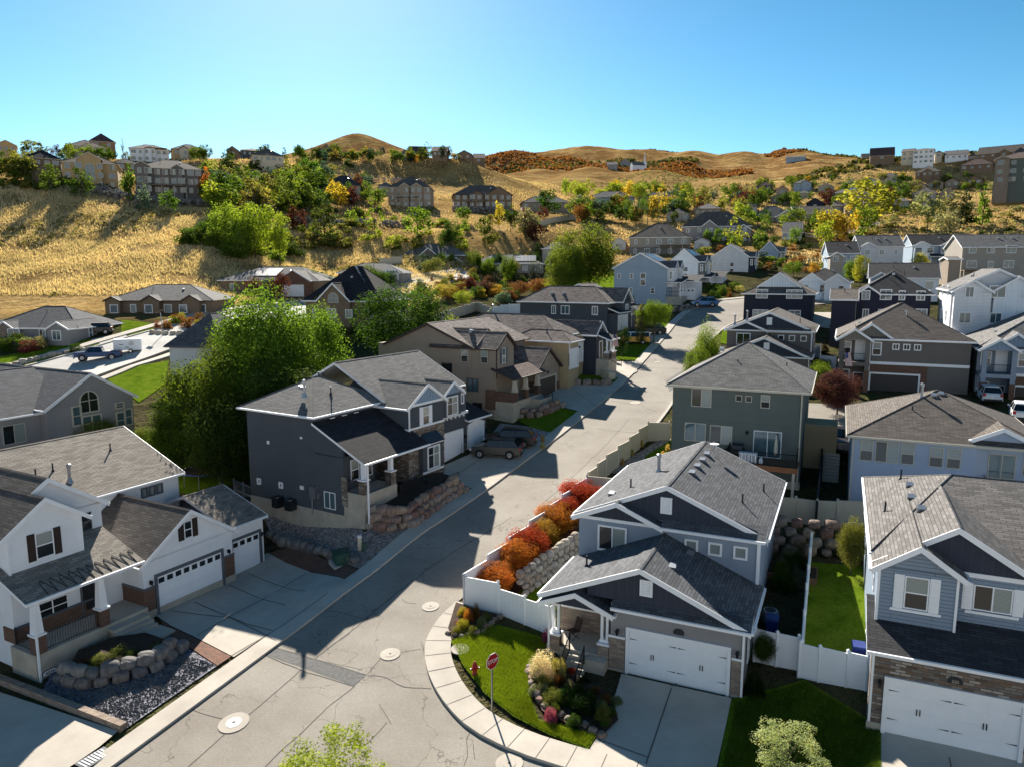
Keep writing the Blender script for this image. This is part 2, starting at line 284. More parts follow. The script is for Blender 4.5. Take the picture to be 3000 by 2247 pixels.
for vx, vy, Y in [(30, 800, 98), (200, 800, 98), (330, 745, 108), (300, 790, 95), (100, 765, 105), (0, 830, 92), (230, 830, 88), (330, 690, 125), (200, 700, 122),
        (0, 690, 128), (100, 665, 140), (230, 640, 150), (420, 640, 150), (0, 640, 150), (560, 645, 160), (480, 640, 152),
        (0, 520, 195), (200, 520, 195), (400, 540, 185), (500, 600, 172), (0, 398, 240), (60, 405, 236), (130, 418, 235), (220, 432, 232), (300, 440, 232), (380, 450, 230), (450, 452, 230),
        (0, 345, 320), (150, 340, 330), (250, 340, 330), (330, 342, 335), (440, 340, 340), (560, 350, 350), (600, 350, 380), (470, 380, 290),
        (550, 500, 215), (620, 560, 205), (700, 590, 200), (650, 470, 260), (520, 450, 250), (560, 400, 300), (700, 545, 225), (760, 500, 240), (850, 545, 225), (950, 500, 240), (900, 570, 212),
        (760, 450, 285), (880, 448, 300), (1000, 455, 315), (1080, 452, 320), (1180, 460, 315), (800, 480, 265), (960, 480, 265), (1080, 480, 270), (1180, 500, 255), (1060, 520, 235),
        (560, 375, 340), (700, 385, 360), (850, 380, 400), (950, 380, 410), (1040, 400, 400), (700, 345, 420), (800, 340, 440), (900, 345, 440), (1000, 350, 430), (1060, 375, 440),
        (940, 582, 205), (870, 600, 190), (1000, 600, 190), (1100, 640, 195), (1180, 625, 190), (800, 640, 165), (1250, 630, 175), (1100, 560, 235), (1200, 550, 240),
        (1250, 470, 320), (1320, 470, 330), (1400, 460, 340), (1150, 420, 420), (1280, 430, 460), (1120, 390, 560), (1200, 395, 560), (1350, 410, 520), (1500, 420, 480), (1250, 365, 700), (1180, 375, 680), (1400, 372, 720), (1550, 375, 720),
        (1430, 560, 215), (1560, 550, 225), (1650, 535, 235), (1480, 600, 175), (1600, 590, 185), (1750, 590, 185), (1700, 560, 210), (1430, 500, 270), (1600, 480, 285), (1750, 500, 265),
        (1650, 440, 360), (1780, 430, 380), (1900, 420, 400), (2050, 400, 420), (2150, 400, 420), (1650, 400, 520), (1800, 390, 560), (1950, 375, 560), (1700, 365, 700), (1800, 352, 760), (1950, 348, 640), (2050, 345, 600), (2200, 338, 560), (2212, 370, 480),
        (1780, 545, 235), (1900, 525, 235), (2050, 518, 232), (2212, 515, 230), (1850, 480, 300), (1950, 480, 290), (2100, 460, 290), (2212, 440, 290), (2000, 440, 340), (2130, 425, 340), (2212, 420, 330), (1750, 600, 180), (1900, 600, 180), (2100, 600, 175), (2212, 600, 172), (1900, 352, 500), (1960, 349, 490), (2000, 352, 480), (2060, 346, 475), (2150, 346, 465), (1870, 349, 520), (905, 339, 430), (950, 342, 420), (1003, 345, 425), (705, 337, 420), (770, 338, 425)]:
    p = at(vx, vy, Y); GP.append(tuple(p))
# the land falls away behind the first ridges, then the far range rises
for vx, vy, Y in [(-400, 480, 420), (0, 430, 460), (200, 430, 460), (400, 430, 470), (600, 420, 540), (800, 400, 620), (950, 400, 600), (-300, 420, 240), (-300, 640, 150), (-500, 560, 700), (0, 520, 800), (400, 480, 800), (700, 440, 900), (950, 430, 850)]:
    GP.append(tuple(at(vx, vy, Y)))
for vx, vy, Y in [(1060, 350, 900), (1150, 328, 950), (1250, 326, 980), (1350, 318, 1000), (1430, 330, 1050), (1550, 338, 1000), (1640, 330, 950), (1690, 318, 930), (1760, 330, 930), (1830, 345, 900), (2000, 352, 1000), (2300, 350, 900), (2500, 400, 400),
        (1000, 360, 1250), (1300, 380, 1500), (1700, 380, 1500), (2200, 400, 1300), (200, 560, 1400), (1150, 352, 860), (1300, 345, 860), (1500, 352, 860)]:
    GP.append(tuple(at(vx, vy, Y)))
GP = np.array(GP); _A = GP[:, :2]/100.
_res = GP[:, 2]-np.clip(plane(GP[:, 0], GP[:, 1]), -25, -7)
_K = np.linalg.norm(_A[:, None]-_A[None], axis=2); _n = len(_A)
_M = np.zeros((_n+1, _n+1)); _M[:_n, :_n] = -_K+np.eye(_n)*.004; _M[_n, :_n] = 1; _M[:_n, _n] = 1
_w = np.linalg.solve(_M, np.append(_res, 0))
def hgrid(x, y):
    x = np.asarray(x, float).ravel(); y = np.asarray(y, float).ravel(); out = np.zeros(len(x))
    for s in range(0, len(x), 20000):
        q = np.stack([x[s:s+20000], y[s:s+20000]], 1)/100.
        d = np.sqrt((q[:, None, 0]-_A[None, :, 0])**2+(q[:, None, 1]-_A[None, :, 1])**2)
        out[s:s+20000] = -d@_w[:_n]+_w[_n]
    out += np.clip(plane(x, y), -25, -7)
    # gullied relief further out
    r = np.hypot(x, y); am = np.clip((r-180)/400, 0, 1)
    out += am*(2.2*np.sin(x/23+y/61)+1.6*np.sin(x/11-y/37+1)+2.5*np.sin(y/47+x/90))*np.clip(r/500, .3, .8)
    fa = np.clip((r-330)/400, 0, 1); out += fa*.6*(7*np.abs(np.sin(x/41+1.3*np.sin(y/83)+.5))+4*np.abs(np.sin(x/19-y/57))+2*np.abs(np.sin(x/9.5+y/29))-7)
    # pointed peak behind the estate ridge
    px, py = at(772, 282, 1150)[:2]; pz = at(772, 282, 1150)[2]; d2 = np.hypot((x-px)/1.25, (y-py)/1.2)
    out = np.maximum(out, pz-2-d2*.36-14*(1-np.exp(-(d2/60)**2))+3*np.sin(x/31)*np.clip(d2/80, 0, 1))
    qx, qy, qz = at(690, 318, 1000); d3 = np.hypot((x-qx)/1.6, (y-qy)); out = np.maximum(out, qz-d3*.3-4)
    return out
def H(x, y): return float(hgrid([x], [y])[0])
def G(vx, vy, near=14., far=900.):
    """where the line of sight through this point of the photo meets the ground"""
    r = ray(vx, vy); Y = np.geomspace(near, far, 500); h = hgrid(r[0]*Y, Y); g = r[2]*Y-h; k = np.argmax(g < 0)
    if g[k] >= 0: k = 499
    k = max(k, 1); a, b_ = Y[k-1], Y[k]; ga, gb = g[k-1], g[k]; y = a+(b_-a)*ga/(ga-gb) if ga != gb else a
    return np.array([r[0]*y, y, H(r[0]*y, y)])
# road geometry
LK = [(-46, -22), (-30, 8), (-22, 22.5), (-17.8, 30.1), (-13.1, 38.9), (-10.1, 44.6), (-1.4, 60.5), (4.2, 70.8), (8.3, 78.5), (13.5, 89.5), (19.1, 103.5), (24.5, 117.5), (28.8, 128.5), (33.5, 137), (42, 144), (58, 149), (80, 154)]
RK = [(60, -12), (50, 5.5), (16, 23.6), (4.5, 27.6), (-1.45, 30.6), (-3.8, 33.9), (-4.9, 37.4), (-4.5, 40.2), (-3.3, 42.5), (-.7, 46.7), (2.2, 51.2), (5.4, 56.7), (7.4, 60.9), (10, 65.2), (12.5, 69.6), (16.4, 78), (20.3, 88), (25.2, 101), (30.8, 114.5), (36, 124), (45, 130.5), (60, 135), (82, 140)]
def resample(P, step):
    P = np.array(P, float); d = np.r_[0, np.cumsum(np.hypot(*np.diff(P, axis=0).T))]; n = max(2, int(d[-1]/step)); t_ = np.linspace(0, d[-1], n)
    return np.stack([np.interp(t_, d, P[:, 0]), np.interp(t_, d, P[:, 1])], 1)
def smooth(P, it=2):
    P = np.array(P, float)
    for _ in range(it):
        Q = [P[0]]
        for a, b_ in zip(P[:-1], P[1:]): Q += [a*.75+b_*.25, a*.25+b_*.75]
        P = np.array(Q+[P[-1]])
    return P
LKs, RKs = smooth(LK), smooth(RK)
ROADP = np.vstack([LKs, RKs[::-1]])
def inpoly(x, y, P):
    ins = np.zeros(len(x), bool); j = len(P)-1
    for i in range(len(P)):
        c = ((P[i, 1] > y) != (P[j, 1] > y)) & (x < (P[j, 0]-P[i, 0])*(y-P[i, 1])/(P[j, 1]-P[i, 1]+1e-12)+P[i, 0]); ins ^= c; j = i
    return ins
def terrain():
    rs = 10*np.exp(np.arange(0, 5.05, .0155)); an = np.radians(np.arange(-62, 62.01, .45)); nr, na = len(rs), len(an)
    x = (rs[:, None]*np.sin(an)[None]).ravel(); y = (rs[:, None]*np.cos(an)[None]).ravel()-6; z = hgrid(x, y)
    z[inpoly(x, y, ROADP)] -= .22
    far = np.hypot(x, y); z -= .02
    i = (np.arange(nr-1)[:, None]*na+np.arange(na-1)[None]).ravel()
    F = np.stack([i, i+na, i+na+1, i+1], 1)[:, ::-1]
    me = bpy.data.meshes.new('hills'); me.from_pydata(np.stack([x, y, z], 1).tolist(), [], F.tolist()); me.polygons.foreach_set('use_smooth', [True]*len(F))
    m, t, b = newmat('hillside'); co = N(t, 'ShaderNodeNewGeometry').outputs['Position']
    gold, n1 = noise_col(t, co, [(.22, .14, .055), (.38, .25, .10), (.52, .36, .16)], .045, 8, .7)
    fine, n2 = noise_col(t, co, [(.55,)*3, (.95,)*3, (1.25,)*3], .9, 5, .8); g = mixc(t, 1, gold.outputs[0], fine.outputs[0], 'MULTIPLY')
    brown, n3 = noise_col(t, co, [(.05, .042, .026), (.085, .075, .04), (.055, .075, .02)], .3, 6, .7)
    sx = N(t, 'ShaderNodeSeparateXYZ'); t.links.new(co, sx.inputs[0])
    r1 = N(t, 'ShaderNodeMapRange'); r1.inputs[1].default_value = 122; r1.inputs[2].default_value = 136; xm = N(t, 'ShaderNodeMapRange'); xm.inputs[1].default_value = -50; xm.inputs[2].default_value = 0; xm.inputs[4].default_value = -88; t.links.new(sx.outputs['X'], xm.inputs[0]); ye = N(t, 'ShaderNodeMath', operation='ADD'); t.links.new(sx.outputs['Y'], ye.inputs[0]); t.links.new(xm.outputs[0], ye.inputs[1]); t.links.new(ye.outputs[0], r1.inputs[0])
    pn = N(t, 'ShaderNodeTexNoise', Scale=.03, Detail=12, Roughness=.75); t.links.new(co, pn.inputs['Vector'])
    pr = N(t, 'ShaderNodeMapRange'); pr.inputs[1].default_value = .46; pr.inputs[2].default_value = .53; pr.inputs[4].default_value = .8; t.links.new(pn.outputs['Fac'], pr.inputs[0])
    scr, n4 = noise_col(t, co, [(.09, .065, .028), (.20, .09, .038), (.14, .10, .035)], .03, 10, .7)
    far_ = N(t, 'ShaderNodeMapRange'); far_.inputs[1].default_value = 500; far_.inputs[2].default_value = 680; t.links.new(sx.outputs['Y'], far_.inputs[0])
    mu = N(t, 'ShaderNodeMath', operation='MULTIPLY'); t.links.new(pr.outputs[0], mu.inputs[0]); t.links.new(far_.outputs[0], mu.inputs[1])
    g2 = mixc(t, mu.outputs[0], g, scr.outputs[0]); t.links.new(mixc(t, r1.outputs[0], brown.outputs[0], g2), b.inputs['Base Color'])
    b.inputs['Roughness'].default_value = 1; b.inputs['Specular IOR Level'].default_value = 0; b.inputs['IOR'].default_value = 1.0; bump(t, b, n2.outputs['Fac'], .9, .5)
    bn = N(t, 'ShaderNodeTexNoise', Scale=.04, Detail=8, Roughness=.7); t.links.new(co, bn.inputs['Vector']); b2 = N(t, 'ShaderNodeBump', Strength=.8, Distance=7); t.links.new(bn.outputs['Fac'], b2.inputs['Height']); t.links.new(b.inputs['Normal'].links[0].from_socket, b2.inputs['Normal']); t.links.new(b2.outputs[0], b.inputs['Normal'])
    me.materials.append(m); o = link('hills', me); tag(o, kind='structure')
terrain()
def sheet(name, L, Rr, mat, off, across=6, kind='structure', step=1.5):
    n = max(2, int(max(len(resample(L, step)), len(resample(Rr, step))))); 
    def rs_(P):
        P = np.array(P, float); d = np.r_[0, np.cumsum(np.hypot(*np.diff(P, axis=0).T))]; t_ = np.linspace(0, d[-1], n); return np.stack([np.interp(t_, d, P[:, 0]), np.interp(t_, d, P[:, 1])], 1)
    A_, B_ = rs_(L), rs_(Rr); k = np.linspace(0, 1, across+1)[None, :, None]; P = A_[:, None]*(1-k)+B_[:, None]*k; x, y = P[..., 0].ravel(), P[..., 1].ravel(); z = hgrid(x, y)+off
    na = across+1; i = (np.arange(n-1)[:, None]*na+np.arange(na-1)[None]).ravel(); F = np.stack([i, i+1, i+na+1, i+na], 1)
    me = bpy.data.meshes.new(name); me.from_pydata(np.stack([x, y, z], 1).tolist(), [], F.tolist()); me.materials.append(MT[mat]); me.polygons.foreach_set('use_smooth', [True]*len(F))
    return tag(link(name, me), kind=kind)
def patch(name, pts, mat, off, world=False, kind='structure', step=1.2):
    P = np.array(pts, float) if world else np.array([G(*p)[:2] for p in pts])
    bm = bmesh.new(); f = bm.faces.new([bm.verts.new((p[0], p[1], 0)) for p in P]); x0, y0 = P.min(0); x1, y1 = P.max(0)
    st = max(step, (x1-x0)/60, (y1-y0)/60)
    for ax, lo, hi in ((0, x0, x1), (1, y0, y1)):
        for c in np.arange(lo+st, hi, st):
            co_ = (c, 0, 0) if ax == 0 else (0, c, 0); no_ = (1, 0, 0) if ax == 0 else (0, 1, 0)
            bmesh.ops.bisect_plane(bm, geom=list(bm.verts)+list(bm.edges)+list(bm.faces), plane_co=co_, plane_no=no_, dist=1e-4)
    bmesh.ops.recalc_face_normals(bm, faces=bm.faces)
    if sum(f.normal.z for f in bm.faces) < 0: bmesh.ops.reverse_faces(bm, faces=bm.faces)
    xs = hgrid([v.co.x for v in bm.verts], [v.co.y for v in bm.verts])
    for v, z in zip(bm.verts, xs): v.co.z = z+off
    me = bpy.data.meshes.new(name); bm.to_mesh(me); bm.free(); me.materials.append(MT[mat]); uv = me.uv_layers.new(name='UVMap')
    for l in me.loops: co_ = me.vertices[l.vertex_index].co; uv.data[l.index].uv = (co_.x*.88-co_.y*.47, co_.x*.47+co_.y*.88)
    return tag(link(name, me), kind=kind)
def strip(name, P, w0, w1, z0, z1, mat, kind='structure', step=1.0):
    """kerb-like band following a line: from w0 to w1 to the side, raised from z0 to z1"""
    P = resample(P, step); T = np.gradient(P, axis=0); T /= np.linalg.norm(T, axis=1)[:, None]; Nn = np.stack([T[:, 1], -T[:, 0]], 1)
    a, b_ = P+Nn*w0, P+Nn*w1; ha, hb = hgrid(a[:, 0], a[:, 1]), hgrid(b_[:, 0], b_[:, 1])
    v = []; f = []
    for i in range(len(P)):
        for q, z, hh in ((a[i], z0, ha[i]), (a[i], z1, ha[i]), (b_[i], z1, hb[i]), (b_[i], z0, hb[i])): v.append((q[0], q[1], hh+z))
        if i:
            k = 4*i
            for j in range(4): f.append((k-4+j, k-4+(j+1) % 4, k+(j+1) % 4, k+j))
    me = bpy.data.meshes.new(name); me.from_pydata(v, [], f); me.materials.append(MT[mat])
    bm = bmesh.new(); bm.from_mesh(me); bmesh.ops.recalc_face_normals(bm, faces=bm.faces); bm.to_mesh(me); bm.free()
    return tag(link(name, me), kind=kind)
def rail_line(m_, P, w, off, mat):
    """thin line lying on a surface (joints, cracks)"""
    P = resample(P, .4); T = np.gradient(P, axis=0); T /= np.linalg.norm(T, axis=1)[:, None]+1e-9; Nn = np.stack([T[:, 1], -T[:, 0]], 1)*w/2; hz = hgrid(P[:, 0], P[:, 1])+off
    for i in range(len(P)-1):
        m_.face([(*(P[i]-Nn[i]), hz[i]), (*(P[i]+Nn[i]), hz[i]), (*(P[i+1]+Nn[i+1]), hz[i+1]), (*(P[i+1]-Nn[i+1]), hz[i+1])], mat)
# ------------------------------------------------------------------ road, kerbs, pavements
sheet('road', LKs, RKs, 'asphalt', -.02, 8, step=1.0)
strip('kerb', LKs, -1.25, 0, -.3, .10, 'concrete')
strip('kerb', RKs[np.array([p[1] > 42.4 for p in RKs]) & np.array([p[0] < 40 for p in RKs])], 0, .3, -.3, .12, 'concrete')
SWL = np.array([p for p in RKs if p[1] < 42.6 and p[0] < 9])
strip('pavement', SWL, .02, 1.42, -.3, .13, 'concrete', step=.5)
plain('joint', (.10, .09, .08), .9); plain('tar', (.03, .028, .026), .8); plain('asphalt_dark', (.10, .10, .10), .9, var=.3, scale=6)
jm = MB(); P_ = resample(SWL, 1.3); T_ = np.gradient(P_, axis=0); T_ /= np.linalg.norm(T_, axis=1)[:, None]
for p, q in zip(P_, T_):
    n_ = np.array([q[1], -q[0]]); rail_line(jm, [p+n_*.03, p+n_*1.41], .035, .135, 'joint')
# control joints of the driveways
def vg(X, Y): return G(368.7+.3333*X, 1106+.3333*Y)[:2]
for pl in [[(0, 645), (380, 690), (680, 840)], [(155, 590), (500, 735), (660, 775)], [(380, 480), (745, 610)], [(500, 400), (880, 520)], [(170, 810), (620, 560), (880, 400)], [(390, 940), (700, 760), (1020, 530)]]:
    rail_line(jm, [vg(*p) for p in pl], .05, .105, 'joint')
for pl in [[(1395, 1655), (1450, 1490)], [(1290, 1600), (1400, 1640)], [(1450, 1485), (1462, 1480)], [(1020, 1015), (1120, 1010)], [(975, 1035), (1050, 985)], [(1250, 855), (1310, 850)], [(1245, 850), (1290, 880)], [(2050, 1640), (2060, 1690)], [(1290, 792), (1350, 806)]]:
    rail_line(jm, [G(*p)[:2] for p in pl], .05, .118, 'joint')
tag(jm.build('driveway_joints'), kind='structure')
cm = MB()
for pl, w in [([(930, 950), (1180, 760), (1500, 495), (1700, 340), (2212, 30)], .05), ([(840, 1020), (700, 1150), (505, 1310)], .05), ([(350, 1435), (110, 1650)], .05), ([(1190, 1125), (1020, 1260), (850, 1430), (750, 1510), (610, 1650)], .04),
        ([(100, 1260), (190, 1300), (335, 1335)], .035), ([(1490, 905), (1620, 885)], .035), ([(1275, 1055), (1400, 1060), (1500, 1130), (1690, 1140)], .035), ([(930, 620), (1130, 650), (1250, 690)], .03), ([(1470, 270), (1600, 300), (1720, 335)], .03),
        ([(560, 905), (630, 858), (950, 955), (1270, 1050)], .045), ([(1190, 1125), (860, 1025), (560, 905)], .045), ([(1275, 1045), (1365, 940)], .03), ([(1400, 1360), (1330, 1440), (1230, 1530)], .03), ([(1500, 560), (1470, 580), (1590, 590)], .03),
        ([(1940, 1420), (1900, 1500), (1930, 1560), (1900, 1640)], .03), ([(1960, 1500), (2010, 1480), (1970, 1600)], .03), ([(1350, 1240), (1430, 1370)], .025), ([(950, 940), (1050, 850), (1160, 790), (1200, 700)], .02), ([(960, 960), (1120, 985), (1240, 1020)], .02)]:
    pts = [vg(*p) for p in pl]; Q = resample(pts, .5); Q[1:-1] += rng.normal(0, .035, Q[1:-1].shape); rail_line(cm, Q, w, -.012, 'tar')
for pl, w in [([(1372, 869), (1440, 868)], .06), ([(1372, 872), (1300, 862)], .05), ([(1385, 875), (1420, 890)], .05), ([(1290, 925), (1400, 938)], .05), ([(1400, 795), (1500, 797)], .06), ([(1440, 750), (1560, 770)], .05), ([(1170, 1090), (1280, 990), (1360, 905)], .04)]:
    Q = resample([G(*p)[:2] for p in pl], .8); Q[1:-1] += rng.normal(0, .05, Q[1:-1].shape); rail_line(cm, Q, w, -.012, 'tar')
tag(cm.build('road_cracks'), kind='structure')
patch('road_patch', [(555, 1407), (579, 1392), (792, 1456), (765, 1481)], 'asphalt_dark', -.016)
patch('road_patch', [(1142, 1150), (1175, 1118), (1190, 1115), (1160, 1148)], 'asphalt_dark', -.016)
patch('road_patch', [(1438, 822), (1490, 790), (1475, 830), (1446, 846)], 'asphalt_dark', -.016)
def PA(n, pts, mat, off=.08, **k): return patch(n, pts, mat, off, **k)
PA('driveway', [(335, 1330), (480, 1255), (505, 1232), (578, 1195), (750, 1255), (505, 1421), (369, 1353)], 'concrete')
PA('brick_path', [(579, 1196), (640, 1178), (780, 1233), (750, 1254)], 'pavers'); PA('brick_path', [(345, 1338), (369, 1355), (499, 1420), (470, 1440), (362, 1370)], 'pavers')
PA('gravel_bed', [(91, 1494), (269, 1577), (468, 1440), (397, 1395), (360, 1368), (130, 1420)], 'gravel_blue', .05)
PA('driveway', [(-60, 1475), (0, 1497), (256, 1581), (213, 1617), (120, 1680), (-60, 1700)], 'concrete')
PA('gravel_bed', [(540, 1070), (640, 1095), (790, 1150), (1000, 1035), (1037, 1052), (930, 1130), (778, 1230), (700, 1200), (640, 1178), (584, 1150), (570, 1120)], 'gravel_pink', .05)
PA('driveway', [(945, 1012), (1038, 972), (1110, 940), (1197, 948), (1106, 1018), (1037, 1060), (983, 1045)], 'concrete')
PA('gravel_bed', [(1040, 970), (1080, 915), (1170, 925), (1200, 940), (1195, 947), (1110, 945)], 'gravel_pink', .06)
PA('driveway', [(1160, 866), (1205, 830), (1332, 832), (1262, 892), (1185, 872)], 'concrete')
PA('driveway', [(1228, 800), (1290, 772), (1325, 782), (1380, 782), (1376, 804), (1345, 819), (1240, 803)], 'concrete')
PA('driveway', [(1338, 742), (1352, 722), (1400, 708), (1444, 712), (1405, 742)], 'concrete')
PA('lawn', [(1110, 905), (1200, 878), (1260, 893), (1203, 938), (1150, 925)], 'lawn'); PA('lawn', [(1205, 806), (1232, 801), (1347, 820), (1332, 831), (1210, 827)], 'lawn')
PA('lawn', [(1318, 760), (1350, 745), (1406, 742), (1380, 781), (1326, 779)], 'lawn'); PA('lawn', [(1420, 700), (1445, 697), (1452, 706), (1430, 722)], 'lawn')
PA('lawn', [(1040, 1342), (1190, 1385), (1155, 1430), (1140, 1500), (1165, 1560), (1290, 1592), (1270, 1622), (1190, 1593), (1110, 1552), (1045, 1500), (1000, 1440), (975, 1390), (966, 1350), (975, 1320)], 'lawn', .12)
PA('flower_bed', [(985, 1305), (1080, 1335), (1078, 1350), (1050, 1378), (975, 1385), (968, 1360)], 'mulch', .15)
PA('flower_bed', [(1145, 1440), (1190, 1395), (1230, 1460), (1320, 1500), (1335, 1560), (1300, 1595), (1250, 1580), (1170, 1540)], 'mulch', .15)
PA('driveway', [(1342, 1458), (1580, 1511), (1548, 1660), (1500, 1700), (1262, 1640), (1292, 1592), (1330, 1500)], 'concrete', .1)
PA('driveway', [(1903, 1575), (2240, 1650), (2260, 1720), (1903, 1720)], 'concrete', .05)
PA('lawn', [(1578, 1512), (1740, 1470), (1903, 1572), (1903, 1720), (1540, 1720)], 'lawn', .07)
PA('lawn', [(1740, 1215), (1870, 1225), (1875, 1420), (1735, 1400)], 'lawn', .07)
PA('lawn', [(1100, 1290), (1255, 1165), (1300, 1100), (1330, 1110), (1290, 1200), (1200, 1320)], 'lawn', .06)
PA('garden_bed', [(1010, 1262), (1290, 1040), (1305, 1075), (1240, 1175), (1110, 1290), (1060, 1280)], 'mulch', .08)
PA('lawn', [(1395, 985), (1450, 950), (1446, 1005), (1370, 1030)], 'lawn', .06); PA('garden_bed', [(1310, 1020), (1440, 940), (1450, 950), (1360, 1030)], 'gravel_pink', .05)
PA('lawn', [(380, 1010), (545, 960), (548, 1030), (430, 1075), (375, 1060)], 'lawn', .06)
PA('lawn', [(222, 815), (365, 780), (358, 830), (300, 870), (285, 858)], 'lawn', .06, step=1.5); PA('lawn', [(262, 692), (330, 700), (398, 695), (378, 712), (300, 735), (262, 718)], 'lawn', .06)
PA('lawn', [(0, 772), (110, 748), (190, 733), (232, 745), (205, 757), (60, 790), (0, 806)], 'lawn', .06)
PA('driveway', [(195, 735), (262, 722), (300, 738), (232, 752)], 'asphalt_pale', .09)
PA('lawn', [(1060, 680), (1150, 690), (1100, 712), (1050, 705)], 'lawn', .07); PA('lawn', [(1240, 590), (1340, 590), (1340, 620), (1180, 640)], 'lawn', .1, step=3)
PA('road', [(1690, 868), (1850, 876), (2300, 905), (2300, 958), (1860, 925), (1735, 918), (1680, 905)], 'asphalt', .03, step=2)
PA('driveway', [(1750, 676), (1795, 676), (1800, 712), (1752, 705)], 'concrete', .06)
PA('lawn', [(1560, 715), (1575, 702), (1572, 745), (1555, 742)], 'lawn', .06); PA('lawn', [(1790, 705), (1830, 705), (1830, 715), (1795, 715)], 'lawn', .07)
UP = [G(*p)[:2] for p in [(-60, 822), (70, 790), (175, 762), (365, 708), (480, 676)]]+[G(*p)[:2] for p in [(870, 606), (1010, 588)]]
LO = [G(*p)[:2] for p in [(-60, 890), (100, 848), (215, 812), (365, 757), (500, 712)]]+[G(*p)[:2] for p in [(905, 618), (1015, 604)]]
sheet('road', smooth(UP), smooth(LO), 'asphalt_pale', .10, 6, step=2.5)
strip('kerb', smooth(UP), -.3, 0, -.3, .24, 'concrete', step=2); strip('kerb', smooth(LO), 0, .3, -.3, .24, 'concrete', step=2)
strip('pavement', smooth(UP), -3.2, -1.6, -.3, .22, 'concrete', step=2); strip('pavement', smooth(LO), 1.6, 3.0, -.3, .2, 'concrete', step=2)
for vx, vy, r_ in [(505, 1560, .72), (843, 1412, .55), (930, 1309, .52), (1100, 1648, .6), (1372, 870, .62), (1452, 757, .6), (994, 1406, .5), (1420, 783, .4)]:
    g = G(vx, vy); z = .012 if vx != 994 else .16; mb = MB(); mb.lathe([(r_, -.05), (r_, .0)], 'concrete', 20, (0, 0, z)); lid = MB(); lid.lathe([(r_*.5, .0), (r_*.5, .012)], 'sign_white' if r_ > .7 else 'concrete', 16, (0, 0, z)); lid.lathe([(r_*.12, .012), (r_*.12, .016)], 'joint', 8, (0, 0, z))
    lb = {505: 'large round manhole with white lid in its wide concrete collar, nearest the blue gravel bed', 843: 'round concrete manhole collar in mid road, right of the cracked patch', 930: 'round concrete manhole collar touching the curved pavement below the white fence', 1100: 'round concrete manhole cut by the bottom edge, crossed by the stop sign shadow', 1372: 'pale manhole collar in the street beside the green house', 1452: 'small pale manhole in the street near the yellow van driveway', 994: 'round utility cover sunk in the corner lawn', 1420: 'tiny access cover in the street before the bend'}[vx]
    o = thing('manhole', lb, 'manhole', g); e_ = .6; nv = Vector((-(H(g[0]+e_, g[1])-H(g[0]-e_, g[1]))/(2*e_), -(H(g[0], g[1]+e_)-H(g[0], g[1]-e_))/(2*e_), 1)); o.rotation_euler = nv.to_track_quat('Z', 'Y').to_euler(); mb.build('collar', o); lid.build('lid', o)
# ------------------------------------------------------------------ house kit (u right along the front, v back, w up)
WC = {}
def win_mesh(W_, Hh, style, fc, gl):
    k = (round(W_, 2), round(Hh, 2), style, fc, gl)
    if k in WC: return WC[k]
    a = MB(); g = MB(); b = .11 if 'T' in style else .055; pr = -.09 if 'T' in style else -.05; x0, x1 = -W_/2, W_/2
    def fr(x0, x1, z0, z1, t_, y=pr):
        a.box(x0, x1, y, 0, z1-t_, z1, fc); a.box(x0, x1, y, 0, z0, z0+t_, fc); a.box(x0, x0+t_, y, 0, z0+t_, z1-t_, fc); a.box(x1-t_, x1, y, 0, z0+t_, z1-t_, fc)
    if 'A' in style:     # arched top
        n = 10; r = W_/2; zc = Hh-r
        po = [(x1, 0)]+[(r*math.cos(math.pi*i/n), zc+r*math.sin(math.pi*i/n)) for i in range(n+1)]+[(x0, 0)]
        pi_ = [(x1-b, b)]+[((r-b)*math.cos(math.pi*i/n), zc+(r-b)*math.sin(math.pi*i/n)) for i in range(n+1)]+[(x0+b, b)]
        m_ = len(po)
        for i in range(m_):
            p, q, p2, q2 = po[i], po[(i+1) % m_], pi_[i], pi_[(i+1) % m_]
            a.hexa([(p[0], pr, p[1]), (q[0], pr, q[1]), (q[0], 0, q[1]), (p[0], 0, p[1])], [(p2[0], pr, p2[1]), (q2[0], pr, q2[1]), (q2[0], 0, q2[1]), (p2[0], 0, p2[1])], fc)
        a.box(x0+b, x1-b, pr, 0, zc-.03, zc+.03, fc); a.box(-.025, .025, pr, 0, b, Hh-b, fc)
        g.prism([(q[0], q[1]) for q in pi_], 'y', -.02, 0, gl)
    else:
        fr(x0, x1, 0, Hh, b)
        if 'S' in style: a.box(-.03, .03, pr+.01, 0, b, Hh-b, fc)                    # slider
        if 'D' in style: a.box(x0+b, x1-b, pr+.01, 0, Hh*.5-.03, Hh*.5+.03, fc)      # double hung
        if 'M' in style:
            n = max(2, round(W_/.8))
            for i in range(1, n): a.box(x0+W_*i/n-.035, x0+W_*i/n+.035, pr+.01, 0, b, Hh-b, fc)
            a.box(x0+b, x1-b, pr+.015, 0, Hh*.62-.025, Hh*.62+.025, fc)
        if 'L' in style:
            for i in range(1, int(Hh/.11)): a.box(x0+b, x1-b, pr+.03, 0, i*.11, i*.11+.05, fc)
        g.box(x0+b, x1-b, -.02, 0, b, Hh-b, gl)
        if gl == 'glass_blind' and 'S' in style: g.box(x0+b+.01, -.04, -.025, 0, b+.01, Hh-b-.01, 'glass_dark')
        if gl == 'glass_blind' and 'D' in style: g.box(x0+b+.01, x1-b-.01, -.025, 0, b+.01, Hh*.5-.04, 'glass_dark')
    WC[k] = (a.mesh('window'), g.mesh('pane')); return WC[k]
ROT = {'f': 0, 'l': -math.pi/2, 'r': math.pi/2, 'b': math.pi}
